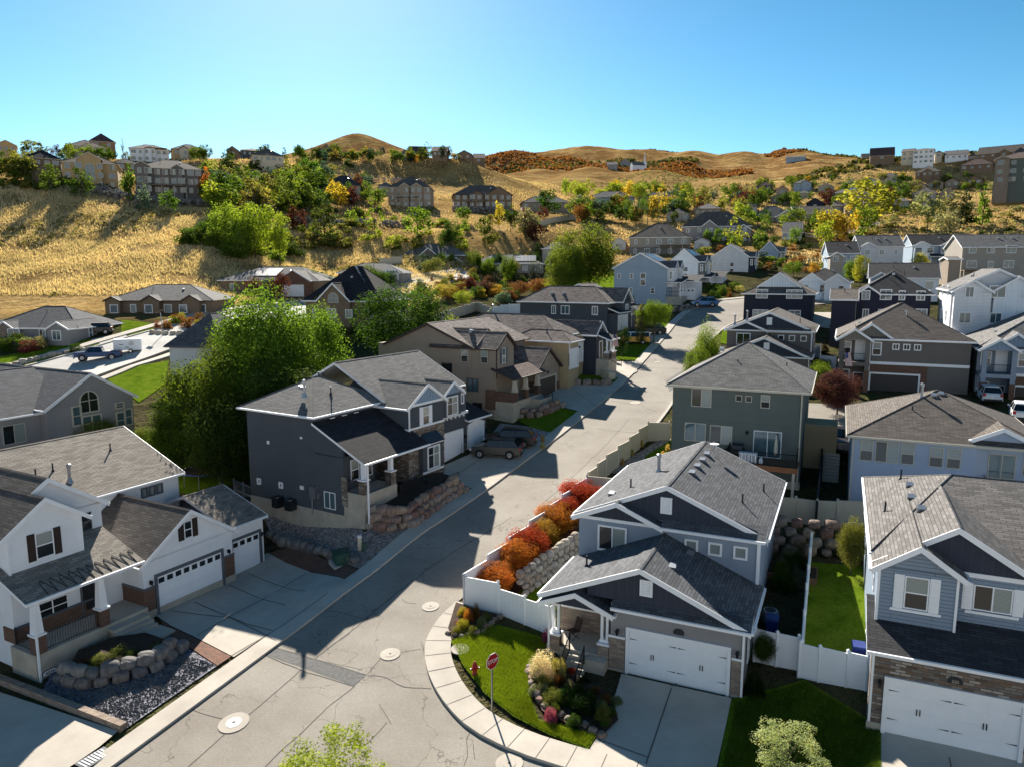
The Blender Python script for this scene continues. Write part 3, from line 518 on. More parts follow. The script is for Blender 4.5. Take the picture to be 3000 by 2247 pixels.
class House:
    def __init__(s, name, label, cat, o, yaw, group=None):
        s.yaw = yaw; s.o = Vector(o); s.t = thing(name, label, cat, o, -R(yaw), group)
        s.wall = MB(); s.roof = MB(); s.trim = MB()
    def pos(s, face, pl, a, w): return {'f': (a, pl, w), 'b': (a, pl, w), 'l': (pl, a, w), 'r': (pl, a, w)}[face]
    def win(s, face, pl, a, w, W_, Hh, style='S', fc='trim_white', gl='glass_dark', shut=None):
        m1, m2 = win_mesh(W_, Hh, style, fc, gl); o = link('window', m1, s.t, s.pos(face, pl, a, w), ROT[face]); link('pane', m2, o)
        if shut:
            for sg in (-1, 1):
                k = ('sh', round(Hh, 2), shut)
                if k not in WC: q = MB(); q.box(-.2, .2, -.05, 0, -.03, Hh+.03, shut); q.box(-.14, .14, -.065, 0, .1, Hh*.47, shut); q.box(-.14, .14, -.065, 0, Hh*.53, Hh-.1, shut); WC[k] = q.mesh('shutter')
                link('shutter', WC[k], o, (sg*(W_/2+.22), 0, 0))
        return o
    def door(s, face, pl, a, w, W_=.95, Hh=2.1, mat='door_black', fc='trim_white'):
        q = MB(); q.box(-W_/2, W_/2, -.05, 0, 0, Hh, mat)
        for z in (.3, 1.15): q.box(-W_/2+.15, W_/2-.15, -.065, -.05, z, z+.65, mat)
        f = MB(); f.box(-W_/2-.1, -W_/2, -.07, 0, 0, Hh+.1, fc); f.box(W_/2, W_/2+.1, -.07, 0, 0, Hh+.1, fc); f.box(-W_/2, W_/2, -.07, 0, Hh, Hh+.1, fc)
        o = link('door', q.mesh('door'), s.t, s.pos(face, pl, a, w), ROT[face]); link('door_frame', f.mesh('door_frame'), o)
        h = MB(); h.tube([(W_/2-.12, -.05, 1.0), (W_/2-.12, -.1, 1.0), (W_/2-.12, -.1, 1.2)], .02, 'chrome', 5); link('handle', h.mesh('handle'), o)
    def garage(s, face, pl, a, w, W_=4.88, Hh=2.44, mat='door_white', fc='trim_white', lights=0, hinge=False, arch=False):
        q = MB(); q.box(-W_/2, W_/2, -.02, 0, 0, Hh, mat); n = 4; ph = Hh/n
        for i in range(n):
            q.box(-W_/2+.02, W_/2-.02, -.035, -.02, i*ph+.02, (i+1)*ph-.015, mat)
            k = max(2, round(W_/.62))
            if not (i == n-1 and lights):
                for j in range(k): x = -W_/2+W_*j/k; q.box(x+.07, x+W_/k-.07, -.042, -.035, i*ph+.09, (i+1)*ph-.09, mat)
        o = link('garage_door', q.mesh('garage_door'), s.t, s.pos(face, pl, a, w), ROT[face])
        f = MB(); f.box(-W_/2-.16, -W_/2, -.13, 0, -.02, Hh+.18, fc); f.box(W_/2, W_/2+.16, -.13, 0, -.02, Hh+.18, fc); f.box(-W_/2, W_/2, -.13, 0, Hh, Hh+.18, fc)
        link('door_frame', f.mesh('door_frame'), o)
        if arch:
            g = MB(); pts = [(-W_/2-.16, Hh)]+[(-W_/2-.16+(W_+.32)*i/8, Hh+.18+.3*math.sin(math.pi*i/8)) for i in range(9)]+[(W_/2+.16, Hh)]; g.prism(pts, 'y', -.14, 0, fc); link('arch_trim', g.mesh('arch_trim'), o)
        if lights:
            g = MB()
            for j in range(lights): x = -W_/2+W_*(j+.5)/lights; g.box(x-.2, x+.2, -.05, 0, Hh-ph+.14, Hh-.14, 'glass_dark')
            link('pane', g.mesh('pane'), o)
        if hinge:
            g = MB()
            for z in (Hh*.28, Hh*.82):
                for x, sg in ((-W_/2+.05, 1), (0-.05, -1), (.05, 1), (W_/2-.05, -1)): g.face([(x, -.05, z-.03), (x, -.05, z+.03), (x+sg*.45, -.05, z)], 'iron')
            for x in (-W_/4-.06, -W_/4+.06, W_/4-.06, W_/4+.06): g.box(x-.02, x+.02, -.07, -.04, Hh*.5-.14, Hh*.5+.14, 'iron')
            link('hinge', g.mesh('hinge', fix=False), o)
        return o
    # ---- masses
    def block(s, u0, u1, v0, v1, w0, w1, mat): s.wall.box(u0, u1, v0, v1, w0, w1, mat); return s
    def gable(s, ax, a0, a1, b0, b1, we, pitch, sh_, tr='trim_white', wm=None, oh=.35, rk=.3, ends=(1, 1), th=.2, off=0, inset=0, wlow=None):
        """ridge runs along ax; a0..a1 = span across, b0..b1 = length along; eave wall height we"""
        mid = (a0+a1)/2+off; wr = we+(mid-a0)*pitch; p2 = (wr-we)/(a1-mid)
        def P(a, b, w): return (a, b, w) if ax == 'v' else (b, a, w)
        B0, B1 = b0-(rk if ends[0] else 0), b1+(rk if ends[1] else 0); t_ = th
        e0, e1 = we-oh*pitch, we-oh*p2
        s.roof.slab([P(a0-oh, B0, e0+t_), P(mid, B0, wr+t_), P(mid, B1, wr+t_), P(a0-oh, B1, e0+t_)], t_, tr, sh_)
        s.roof.slab([P(mid, B0, wr+t_), P(a1+oh, B0, e1+t_), P(a1+oh, B1, e1+t_), P(mid, B1, wr+t_)], t_, tr, sh_)
        cap = .12
        s.roof.slab([P(mid-cap, B0+.01, wr+t_+.035-cap*pitch), P(mid, B0+.01, wr+t_+.035), P(mid, B1-.01, wr+t_+.035), P(mid-cap, B1-.01, wr+t_+.035-cap*pitch)], .03, sh_, sh_)
        s.roof.slab([P(mid, B0+.01, wr+t_+.035), P(mid+cap, B0+.01, wr+t_+.035-cap*p2), P(mid+cap, B1-.01, wr+t_+.035-cap*p2), P(mid, B1-.01, wr+t_+.035)], .03, sh_, sh_)
        # rake boards and gutters
        for B_, fl, sg in ((B0, ends[0], -1), (B1, ends[1], 1)):
            if not fl: continue
            for x0, z0, x1, z1 in ((a0-oh, e0, mid, wr), (mid, wr, a1+oh, e1)):
                y0, y1 = sorted((B_+sg*.03, B_-sg*.02))
                s.trim.hexa([P(x0, y0, z0-.06), P(x1, y0, z1-.06), P(x1, y1, z1-.06), P(x0, y1, z0-.06)] if ax == 'v' else [P(x0, y0, z0-.06), P(x0, y1, z0-.06), P(x1, y1, z1-.06), P(x1, y0, z1-.06)],
                            [P(x0, y0, z0+t_+.02), P(x1, y0, z1+t_+.02), P(x1, y1, z1+t_+.02), P(x0, y1, z0+t_+.02)] if ax == 'v' else [P(x0, y0, z0+t_+.02), P(x0, y1, z0+t_+.02), P(x1, y1, z1+t_+.02), P(x1, y0, z1+t_+.02)], tr)
        for x, z, sg in ((a0-oh, e0, -1), (a1+oh, e1, 1)):
            x0, x1 = sorted((x, x+sg*.11)); q = (x0, x1, B0+.05, B1-.05) if ax == 'v' else (B0+.05, B1-.05, x0, x1); s.trim.box(q[0], q[1], q[2], q[3], z+.04, z+.17, tr)
        if wm:
            wl = we if wlow is None else wlow
            for b_, fl, sg in ((b0, ends[0], 1), (b1, ends[1], -1)):
                if fl:
                    y = b_+sg*inset; y0, y1 = sorted((y, y+sg*.12)); tri = [(a0, we-.02), (a1, we-.02), (mid, wr-.02)] if abs(off) < 1e-6 or True else []
                    s.wall.prism(tri if ax == 'v' else tri, 'y' if ax == 'v' else 'x', y0, y1, wm)
        return wr
    def hip(s, u0, u1, v0, v1, we, pitch, sh_, tr='trim_white', oh=.4, th=.2, ax=None, pe=None):
        """hipped roof; ridge along the longer side (or ax); pe = pitch of the hipped ends"""
        pe = pe or pitch; U0, U1, V0, V1 = u0-oh, u1+oh, v0-oh, v1+oh; e = we-oh*pitch; t_ = e+th; ax = ax or ('u' if U1-U0 >= V1-V0 else 'v')
        if ax == 'u': hf = (V1-V0)/2; wr = t_+hf*pitch; d_ = min(hf*pitch/pe, (U1-U0)/2-.01); r0, r1 = (U0+d_, (V0+V1)/2, wr), (U1-d_, (V0+V1)/2, wr)
        else: hf = (U1-U0)/2; wr = t_+hf*pitch; d_ = min(hf*pitch/pe, (V1-V0)/2-.01); r0, r1 = ((U0+U1)/2, V0+d_, wr), ((U0+U1)/2, V1-d_, wr)
        a, b, c, d = (U0, V0, t_), (U1, V0, t_), (U1, V1, t_), (U0, V1, t_); f = s.roof.face
        if ax == 'u': f([a, b, r1, r0], sh_); f([b, c, r1], sh_); f([c, d, r0, r1], sh_); f([d, a, r0], sh_)
        else: f([a, b, r0], sh_); f([b, c, r1, r0], sh_); f([c, d, r1], sh_); f([d, a, r0, r1], sh_)
        lo = [(p[0], p[1], e) for p in (a, b, c, d)]; up = [a, b, c, d]
        for i in range(4): f([lo[i], lo[(i+1) % 4], up[(i+1) % 4], up[i]], tr)
        f(lo[::-1], tr)
        for x0, x1, y0, y1 in ((U0-.1, U1+.1, V0-.1, V0), (U0-.1, U1+.1, V1, V1+.1), (U0-.1, U0, V0, V1), (U1, U1+.1, V0, V1)): s.trim.box(x0, x1, y0, y1, e+.04, e+.17, tr)
        for p, q in ((a, r0), (d, r0) if ax == 'u' else (b, r0), (b, r1) if ax == 'u' else (c, r1), (c, r1) if ax == 'u' else (d, r1), (r0, r1)):
            s.roof.tube([Vector(p)+Vector((0, 0, .0)), Vector(q)+Vector((0, 0, .0))], .045, sh_, 4, cap=False)
        return wr
    def shed(s, u0, u1, v0, v1, wf, wb, sh_, tr='trim_white', th=.18, oh=.0):
        s.roof.slab([(u0, v0, wf+th), (u1, v0, wf+th), (u1, v1, wb+th), (u0, v1, wb+th)], th, tr, sh_); s.trim.box(u0, u1, v0-.1, v0, wf+.03, wf+.17, tr); return s
    def band(s, u0, u1, v, w, h=.16, mat='trim_white', pr=.05): s.trim.box(u0, u1, v-pr, v+.02, w, w+h, mat)
    def spout(s, u, v, w0, w1, mat='trim_white'): s.trim.box(u-.05, u+.05, v-.1, v, w0, w1, mat)
    def vent(s, u, v, w, kind='pipe'):
        q = MB()
        if kind == 'box': q.hexa([(-.2, -.2, -.1), (.2, -.2, -.1), (.2, .2, -.1), (-.2, .2, -.1)], [(-.2, -.24, .16), (.2, -.24, .16), (.16, .16, .26), (-.16, .16, .26)], 'metal_grey'); nm = 'roof_vent'
        elif kind == 'flue': q.lathe([(.24, -.1), (.1, .3), (.1, 1.0), (.15, 1.02), (.15, 1.2), (.04, 1.26)], 'metal_grey', 10); nm = 'flue'
        else: q.lathe([(.14, -.08), (.05, .08), (.05, .55)], 'metal_dark', 7); nm = 'vent_pipe'
        link(nm, q.mesh(nm), s.rootroof, (u, v, w))
    def finish(s, base=None):
        s.wallo = s.wall.build('wall', s.t)
        s.roofo = s.roof.build('roof', s.t) if s.roof.f else None; s.rootroof = s.roofo or s.t
        if s.trim.f: s.trim.build('gutter_trim', s.t)
        return s
def railing(parent, pts, h=.95, mat='iron', name='railing', sp=.14):
    m_ = MB()
    for a, b in zip(pts[:-1], pts[1:]):
        a, b = Vector(a), Vector(b); L = (b-a).length; up = Vector((0, 0, h)); n = max(1, int(L/sp))
        m_.tube([a+up, b+up], .03, mat, 4); m_.tube([a+up*.1, b+up*.1], .02, mat, 4)
        for i in range(n+1): p = a+(b-a)*i/n; big = i in (0, n); m_.tube([p, p+up*(1.06 if big else 1)], .035 if big else .011, mat, 4)
    return m_.build(name, parent)
def post(parent, u, v, w0, w1, mat='trim_white', pier='stone_veneer', ph=1.0, taper=False, name='porch_post', two=False):
    m_ = MB(); m_.box(u-.28, u+.28, v-.28, v+.28, w0, w0+ph, pier); m_.box(u-.33, u+.33, v-.33, v+.33, w0+ph, w0+ph+.1, mat)
    if two:
        for d in (-.14, .14): m_.box(u+d-.07, u+d+.07, v-.07, v+.07, w0+ph+.1, w1, mat)
        m_.box(u-.24, u+.24, v-.12, v+.12, w1-.2, w1, mat); m_.box(u-.24, u+.24, v-.12, v+.12, w0+ph+.1, w0+ph+.25, mat)
    else:
        a = .24 if taper else .15; b = .15; m_.hexa([(u-a, v-a, w0+ph+.1), (u+a, v-a, w0+ph+.1), (u+a, v+a, w0+ph+.1), (u-a, v+a, w0+ph+.1)], [(u-b, v-b, w1), (u+b, v-b, w1), (u+b, v+b, w1), (u-b, v+b, w1)], mat)
    return m_.build(name, parent)
def wall_lamp(parent, pos, face='f'):
    q = MB(); q.box(-.06, .06, -.04, 0, -.1, .15, 'iron'); q.tube([(0, -.02, .12), (0, -.16, .16)], .02, 'iron', 5); q.lathe([(.04, -.14), (.09, .05), (.12, .07), (.02, .2)], 'iron', 6, (0, -.17, 0)); q.lathe([(.05, -.1), (.08, .04)], 'lamp_clear', 6, (0, -.17, 0))
    return link('wall_lamp', q.mesh('wall_lamp'), parent, pos, ROT[face])
def text(s, body, size, loc, mat, rot=(math.pi/2, 0, 0), parent=None, ext=.01, name='lettering'):
    cu = bpy.data.curves.new(name, 'FONT'); cu.body = body; cu.size = size; cu.extrude = ext; cu.align_x = 'CENTER'; cu.align_y = 'CENTER'
    o = bpy.data.objects.new('tmp', cu); C.objects.link(o); dg = bpy.context.evaluated_depsgraph_get(); me = bpy.data.meshes.new_from_object(o.evaluated_get(dg)); bpy.data.objects.remove(o)
    me.materials.clear(); me.materials.append(MT[mat]); q = link(name, me, parent, loc); q.rotation_euler = rot; return q
# ================================================================== white house, bottom left
h = House('white_house', 'white stucco house with stone porch, dark shutters and three white garage bays, bottom left', 'house', (-22.0, 43.7, -21.1), 28.4-90)
SW = 'stucco_white'; BR = 'shingle_brown'; TG = 'shingle_tan'
h.block(-.9, 5.85, 0, 8, -2, 3.6, SW); h.gable('v', -.9, 5.9, 0, 7, 3.55, .68, BR, wm=SW, ends=(1, 0), rk=.35)
h.block(5.85, 9.15, .7, 9, -2, 3.5, SW); h.gable('u', .7, 9.2, 5.95, 9.15, 3.5, .36, TG, wm=SW, ends=(0, 1), oh=.35)
h.block(-7.3, -.9, 2, 8, -2, 4.7, SW); h.block(-7.3, -3.1, 2.001, 4.2, 4.5, 7.0, SW); h.gable('v', -7.35, -3.05, 2, 6, 6.95, .70, BR, wm=SW, ends=(1, 0), rk=.3)
h.block(-7.29, -.96, 3.5, 14, -2, 7.0, SW); h.gable('v', -7.3, -.95, 3.5, 14.2, 6.95, .68, BR, wm=SW, ends=(1, 0), rk=.3)
h.block(-10, 7.3, 7.1, 20, -2, 6.4, SW); h.gable('u', 7.1, 20, -10, 7.3, 6.35, .41, TG, wm=SW, oh=.4)
h.shed(-7.85, -1.0, -.4, 3.6, 3.75, 5.3, TG)
# stone, concrete, steps
h.wall.box(-.96, -.2, -.06, .0, .45, 1.85, 'brick_brown'); h.wall.box(5.06, 5.92, -.06, 0, .45, 1.85, 'brick_brown'); h.wall.box(-.97, -.9, -.05, 2, .9, 1.85, 'brick_brown'); h.wall.box(8.95, 9.2, .64, .7, .45, 1.85, 'brick_brown')
h.wall.box(-7.36, -2.9, 1.94, 2.0, .9, 1.7, 'brick_brown'); h.wall.box(-7.37, -7.3, 1.9, 3, .9, 1.7, 'brick_brown'); h.wall.box(-.99, 5.95, -.07, 0.005, -1, .45, 'concrete_wall'); h.wall.box(8.93, 9.22, .62, .71, -1, .45, 'concrete_wall')
h.wall.box(-7.6, -.95, -.35, 1.98, -2.4, .9, 'concrete_wall', 'concrete')
for i, (d, w) in enumerate(((.35, .72), (.7, .54), (1.05, .36))): h.wall.box(-3.6, -1.3, -.35-d-.3, -.36, -1.5, w, 'concrete_wall', 'concrete')
h.wall.box(-3.9, -1.2, -3.1, -1.7, -1.6, .22, 'concrete_wall', 'concrete')
h.band(-.97, -.2, -.05, 1.85, .12, 'trim_grey'); h.band(5.06, 5.92, -.05, 1.85, .12, 'trim_grey'); h.band(-7.36, -2.9, 1.95, 1.7, .12, 'trim_grey'); h.trim.box(-1.0, -.9, -.06, 2, 1.85, 1.97, 'trim_grey')
h.spout(-7.5, -.42, -1.2, 3.75); h.spout(-7.25, 2, 4.8, 7); h.spout(9.1, .68, 0, 3.4)
h.finish()
h.win('f', 2, -5.3, 5.2, 1.0, 1.5, 'D', gl='glass_blind', shut='shutter_brown'); h.win('f', 3.5, -1.95, 5.45, .65, 1.1, 'D', 'trim_grey'); h.win('f', 0, 2.45, 4.15, .6, 1.15, 'D', gl='glass_dark', shut='shutter_brown')
for u in (4.5, 5.1, 5.7): h.win('f', 7.1, u, 5.2, .52, .75, 'T', 'trim_grey', 'glass_blind')
h.win('f', 2, -5.2, 1.35, 1.75, 1.3, 'M', gl='glass_dark'); h.win('l', -7.3, 4.5, -1.2, 1.2, 2.0, 'S', 'trim_grey', 'glass_sky')
h.door('f', 2, -3.0, .9, .95, 2.1, 'door_black', 'trim_grey')
h.garage('f', 0, 2.43, 0, 4.86, 2.42, fc='trim_grey', lights=8); h.garage('f', .7, 7.6, 0, 2.44, 2.42, fc='trim_grey', lights=4)
post(h.t, -7.25, -.1, .9, 3.75, taper=True, pier='brick_brown'); post(h.t, -3.65, -.1, .9, 3.75, taper=True, pier='brick_brown')
railing(h.t, [(-6.95, -.15, .9), (-3.95, -.15, .9)]); railing(h.t, [(-7.35, .2, .9), (-7.35, 1.85, .9)])
for p in ((-.45, 0, 2.2), (5.45, 0, 2.2), (9.0, .7, 2.2)): wall_lamp(h.t, p)
for u, v, k in ((-1.13, 10, 'pipe'), (.11, 10.2, 'pipe'), (4.76, 11, 'pipe'), (.3, 8.7, 'flue')): h.vent(u, v, 6.55+.41*(v-7.1), k)
for u, v in ((-6.0, 6.3), (-6.1, 9.3)): h.vent(u, v, 7.15+(u+7.3)*.68, 'box')
# heat cable zigzag on the porch roof
q = MB(); zz = []
for i in range(11):
    u = -6.6+i*.52; zz += [(u, -.3, 3.75+.24), (u+.08, .55, 4.33), (u+.2, .8, 4.43), (u+.33, .5, 4.31)]
q.tube(zz, .02, 'iron', 4); q.build('heat_cable', h.roofo)
q = MB(); q.prism([(-.42, -.14), (.42, -.14), (.42, .08), (.25, .18), (-.25, .18), (-.42, .08)], 'y', -.03, 0, 'iron'); o = link('number_plate', q.mesh('number_plate'), h.t, (-6.95, -.36, -.3)); q = MB(); q.prism([(-.38, -.11), (.38, -.11), (.38, .07), (.23, .15), (-.23, .15), (-.38, .07)], 'y', -.036, -.03, 'sign_white'); q.build('white_panel', o); text(h, '4034', .24, (0, -.04, 0), 'iron', parent=o, ext=.004)
# ================================================================== charcoal house, centre left
h = House('charcoal_house', 'large charcoal stucco house with grey hip roof, stone corner block and white trimmed gables', 'house', (-10.71, 52, -18.05), 31-90)
CH = 'stucco_charcoal'; GR = 'shingle_grey'; DK = 'shingle_black'
h.block(0, 18.2, 4.8, 12.2, -1.5, 7.5, CH); h.hip(0, 8, 4.8, 12.2, 7.45, .52, GR, ax='u', pe=.52, oh=.45)
h.block(0.002, 3.4, 1.95, 4.9, -1.5, 4.6, CH); h.wall.prism([(1.95, 4.5), (4.82, 4.5), (4.82, 6.6), (1.95, 5.3)], 'x', 0.002, .2, CH)
h.wall.box(0, 3.7, 0, 2, -1.8, 2.0, 'concrete_wall', 'concrete'); h.wall.box(3.7, 6.1, -.4, 2.2, -1.2, .95, 'concrete_wall', 'concrete')
for i in range(5): h.wall.box(6.1+i*.33, 6.1+i*.33+.34, -.4, 1.2, -1.2, .8-i*.15, 'concrete_wall', 'concrete')
h.wall.box(7.7, 11.5, -.4, 1.0, -1.2, .14, 'concrete_wall', 'concrete')
h.shed(-.25, 7.4, -.35, 4.8, 4.25, 6.75, DK)
h.block(7.0, 11.75, 1.5, 9, -1, 7.25, CH); h.wall.box(6.95, 11.8, 1.44, 1.5, .9, 5.3, 'stone_veneer'); h.wall.box(6.93, 7.0, 1.5, 4.8, .9, 5.3, 'stone_veneer'); h.wall.box(11.75, 11.81, 1.5, 3.0, .9, 5.3, 'stone_veneer'); h.wall.box(3.4, 7.0, 4.72, 4.8, 2.0, 4.6, 'stone_veneer')
h.gable('v', 7.0, 11.8, 1.5, 9, 7.2, .62, GR, wm='batten_blue', ends=(1, 0)); h.band(6.9, 11.85, 1.5, 7.15, .2); h.band(6.9, 11.85, 1.44, 5.3, .16); h.trim.box(6.85, 6.93, 1.5, 4.8, 5.3, 5.46, 'trim_white')
h.gable('u', 4.2, 14.6, 7, 18.2, 7.45, .52, GR, oh=.4, ends=(0, 1), wm=CH)
h.block(11.8, 17.4, 3.0, 9, -1, 7.2, CH); h.block(13.1, 15.9, 2.5, 3.2, 5.2, 7.2, CH); h.gable('v', 13.0, 16.0, 2.5, 7, 7.15, .68, GR, wm='batten_blue', ends=(1, 0), oh=.25)
h.block(17.4, 20.9, 2.99, 10, -1, 4.2, CH); h.shed(17.2, 21.2, 2.6, 6, 4.1, 5.2, DK)
h.trim.box(11.9, 17.4, 2.75, 3.0, 5.0, 5.22, 'trim_white')
for i in range(8): h.trim.box(12.2+i*.65, 12.32+i*.65, 2.8, 3.0, 4.78, 5.0, 'trim_white')
# bay window with a metal hood
h.wall.box(8.25, 11.0, 1.0, 1.5, 1.55, 3.9, CH); h.roof.hexa([(8.1, .85, 3.9), (11.15, .85, 3.9), (11.15, 1.5, 3.9), (8.1, 1.5, 3.9)], [(8.7, 1.35, 4.75), (10.6, 1.35, 4.75), (10.6, 1.5, 4.75), (8.7, 1.5, 4.75)], 'metal_dark'); h.band(8.2, 11.05, 1.0, 1.45, .18); h.band(8.2, 11.05, 1.0, 3.78, .12)
h.wall.box(16.6, 17.45, 2.93, 3.0, .9, 2.2, 'stone_veneer'); h.wall.box(11.7, 11.95, 2.93, 3.0, .9, 2.6, 'stone_veneer'); h.wall.box(20.3, 20.95, 2.93, 3.0, .9, 2.2, 'stone_veneer'); h.wall.box(16.6, 17.45, 2.92, 3.0, .2, .9, 'concrete_wall')
h.wall.box(-.04, 0, 1.9, 12.2, -1.5, .15, 'concrete_wall'); h.wall.box(-.06, 0.0, 1.6, 2.15, .9, 3.1, 'stone_veneer')
h.spout(.02, -.35, -.3, 4.25); h.spout(7.05, 1.44, 4.2, 7.1)
h.finish()
for u in (1.9, 3.2, 4.55): h.win('f', 4.8, u, 6.2, .5, .75, 'T', gl='glass_sky'); 
for v, w, W_, H_ in ((11.1, 1.2, .42, .5), (8.6, 1.25, .42, .5)): h.win('l', 0, v, w, W_, H_, 'T', gl='glass_sky')
h.win('l', 0, 3.4, .45, 1.15, 1.3, 'S', gl='glass_sky'); h.win('f', 1.5, 9.35, 5.45, .85, 1.5, 'D', gl='glass_blind', shut='trim_white')
h.win('f', 1.0, 9.65, 1.7, 1.7, 1.95, 'TMS', gl='glass_blind'); h.win('f', 2.5, 14.5, 5.25, 1.7, 1.75, 'TMS', gl='glass_blind'); h.win('f', 3.0, 16.75, 5.9, .55, 1.0, 'T', gl='glass_sky')
h.win('f', 1.95, 1.2, 2.6, .9, 1.6, 'D', gl='glass_blind'); h.win('f', 1.95, 2.6, 2.6, 1.0, 1.6, 'D'); h.door('f', 4.72, 4.6, 2.0, .95, 2.1)
h.garage('f', 3.0, 14.2, .95, 4.85, 2.5); h.garage('f', 2.99, 18.95, 1.15, 2.5, 2.4, arch=True)
post(h.t, .35, .3, 2.0, 4.25, 'trim_white', taper=False); post(h.t, 3.35, .3, 2.0, 4.25)
railing(h.t, [(.65, .1, 2.0), (3.05, .1, 2.0)]); railing(h.t, [(.05, .6, 2.0), (.05, 1.85, 2.0)]); railing(h.t, [(3.8, -.3, .95), (6.0, -.3, .95), (6.9, -.3, .6), (7.8, -.3, .15)]); railing(h.t, [(7.9, -.3, .15), (9.6, -.3, .15), (11.4, -.3, .15)])
for p in ((17.05, 2.93, 2.75), (20.6, 2.93, 2.75)): wall_lamp(h.t, p)
h.vent(.9, 6.6, 8.6, 'flue'); h.vent(3.3, 6.2, 8.5, 'pipe'); h.vent(1.6, 7.6, 9.0, 'box'); h.vent(5.3, 9.5, 9.2, 'pipe'); h.vent(5.8, 9.5, 9.2, 'pipe')
q = MB(); q.box(-.28, 0, 4.7, 5.3, 1.0, 2.0, 'metal_grey'); q.tube([(-.14, 5.15, 1.0), (-.14, 5.15, -.3)], .06, 'metal_grey', 6); q.box(-.14, 0, 4.35, 4.6, 1.1, 1.5, 'metal_grey'); q.build('meter_box', h.t)
q = MB(); q.box(-.06, 0, 9.7, 9.95, 4.65, 4.9, 'sign_white'); q.box(-.06, 0, 6.05, 6.25, 5.5, 5.65, 'sign_white'); q.box(-.06, 0, 6.1, 6.5, 1.5, 1.8, 'sign_white'); q.build('wall_vent', h.t)
for n_, v in enumerate((8.6, 7.2)):
    q = MB(); q.box(-.75, -.1, v-.33, v+.33, -.15, .65, 'metal_dark'); q.lathe([(.26, .65), (.26, .69), (.05, .7)], 'metal_grey', 12, (-.42, v, 0))
    w_ = h.t.matrix_basis @ Vector((-.42, v, -.2)); o = thing('air_conditioner', ('black cube air conditioner further from the meter box on the charcoal house side', 'black cube air conditioner nearer the meter box on the charcoal house side')[n_], 'air conditioner', (w_.x, w_.y, w_.z), -R(31-90))
    for k in range(len(q.v)): x, y, z = q.v[k]; q.v[k] = (x+.42, y-v, z+.2)
    q.build('casing', o)
    f = MB(); f.lathe([(.24, .0), (.24, .02)], 'iron', 12, (0, 0, .9)); f.build('fan_grille', o)
# ================================================================== beige house behind the charcoal one
h = House('beige_house', 'beige stucco house with brown trim, tapered porch columns and a dark garage door', 'house', (.05, 76, -15.3), 27-90)
BG = 'stucco_beige'; MX = 'shingle_mixed'; TB = 'trim_brown'; PL = 'shingle_plum'
h.block(0, 13, 4.9, 17, -2, 7.3, BG); h.gable('u', 4.9, 15.6, 0, 13, 7.3, .42, MX, TB, wm=BG, oh=.5)
h.block(.1, 4.2, 2, 6, -2, 7.3, BG); h.gable('v', .1, 4.2, 2, 9.5, 7.3, .68, MX, TB, wm=BG, ends=(1, 0), oh=.3); h.gable('v', -.02, 5.2, 4.5, 10, 7.3, .62, MX, TB, wm=BG, ends=(1, 0), oh=.3)
h.block(6.9, 13.2, .5, 8, -2, 4.3, BG); h.gable('v', 6.9, 13.2, .5, 9, 4.25, .68, MX, TB, wm=BG, ends=(1, 0), oh=.4)
h.shed(-.3, 7.6, -.3, 2.4, 4.1, 5.1, PL, TB); h.wall.box(0, 6.9, -.1, 2.2, -2, 1.8, 'concrete_wall', 'concrete'); h.block(.02, 6.9, 2.2, 4.9, -2, 5.0, BG)
for i in range(4): h.wall.box(6.0+.3*i, 6.3+.3*i, -1.4, -.1, -1.5, 1.6-i*.2, 'concrete_wall', 'concrete')
h.wall.box(4.2, 6.9, -1.4, -.1, -1.6, 1.6, 'concrete_wall', 'concrete')
h.wall.box(6.85, 7.3, .44, .5, .3, 2.3, 'brick_brown'); h.wall.box(12.4, 13.25, .44, .5, .3, 2.3, 'brick_brown'); h.wall.box(-.05, .0, 2.0, 3.2, .9, 3.0, 'brick_brown'); h.wall.box(0, .25, -.14, 2.1, 1.8, 2.8, 'brick_brown'); h.wall.box(6.84, 6.9, .5, 2.2, 1.8, 3.0, 'brick_brown')
h.spout(.15, 1.98, 4.2, 7.2, TB); h.spout(6.95, .45, 1.0, 4.1, TB)
h.finish()
h.win('l', 0, 7.95, 4.15, 1.35, 1.35, '', 'trim_brown', 'glass_dark'); h.win('l', 0, 4.75, 2.65, 1.4, 1.4, 'S', 'trim_brown', 'glass_sky'); h.win('l', 0, 5.7, 5.7, .85, 1.4, 'D', 'trim_cream', 'glass_blind'); h.win('l', 0, 3.3, 5.7, .85, 1.4, 'D', 'trim_cream', 'glass_blind')
h.win('l', 0, 4.2, .5, 1.2, 1.0, 'S', 'trim_brown', 'glass_dark'); h.win('f', 2, 1.85, 5.6, .8, 1.6, 'D', gl='glass_sky', shut='trim_grey'); h.win('f', .5, 10.0, 4.6, .75, 1.0, '', 'trim_cream', 'glass_dark')
h.win('f', 2.2, 1.8, 2.5, 1.3, 1.5, 'TM', 'trim_cream', 'glass_dark'); h.door('f', 2.2, 5.0, 1.8); h.garage('f', .5, 9.8, .85, 4.6, 2.35, 'door_brown', 'trim_cream')
for u in (.3, 3.3, 6.3): post(h.t, u+(.4 if u < 1 else 0), .1, 1.8, 4.1, 'trim_cream', 'brick_brown', taper=True)
railing(h.t, [(1.0, .0, 1.8), (3.0, .0, 1.8)]); railing(h.t, [(3.6, 0, 1.8), (6.0, 0, 1.8)]); railing(h.t, [(5.0, -1.35, 1.6), (6.0, -1.35, 1.6), (7.2, -1.35, .9)]); wall_lamp(h.t, (7.2, .44, 2.9)); h.vent(1.9, 6.0, 8.8, 'box'); h.vent(4, 12, 9.3, 'pipe')
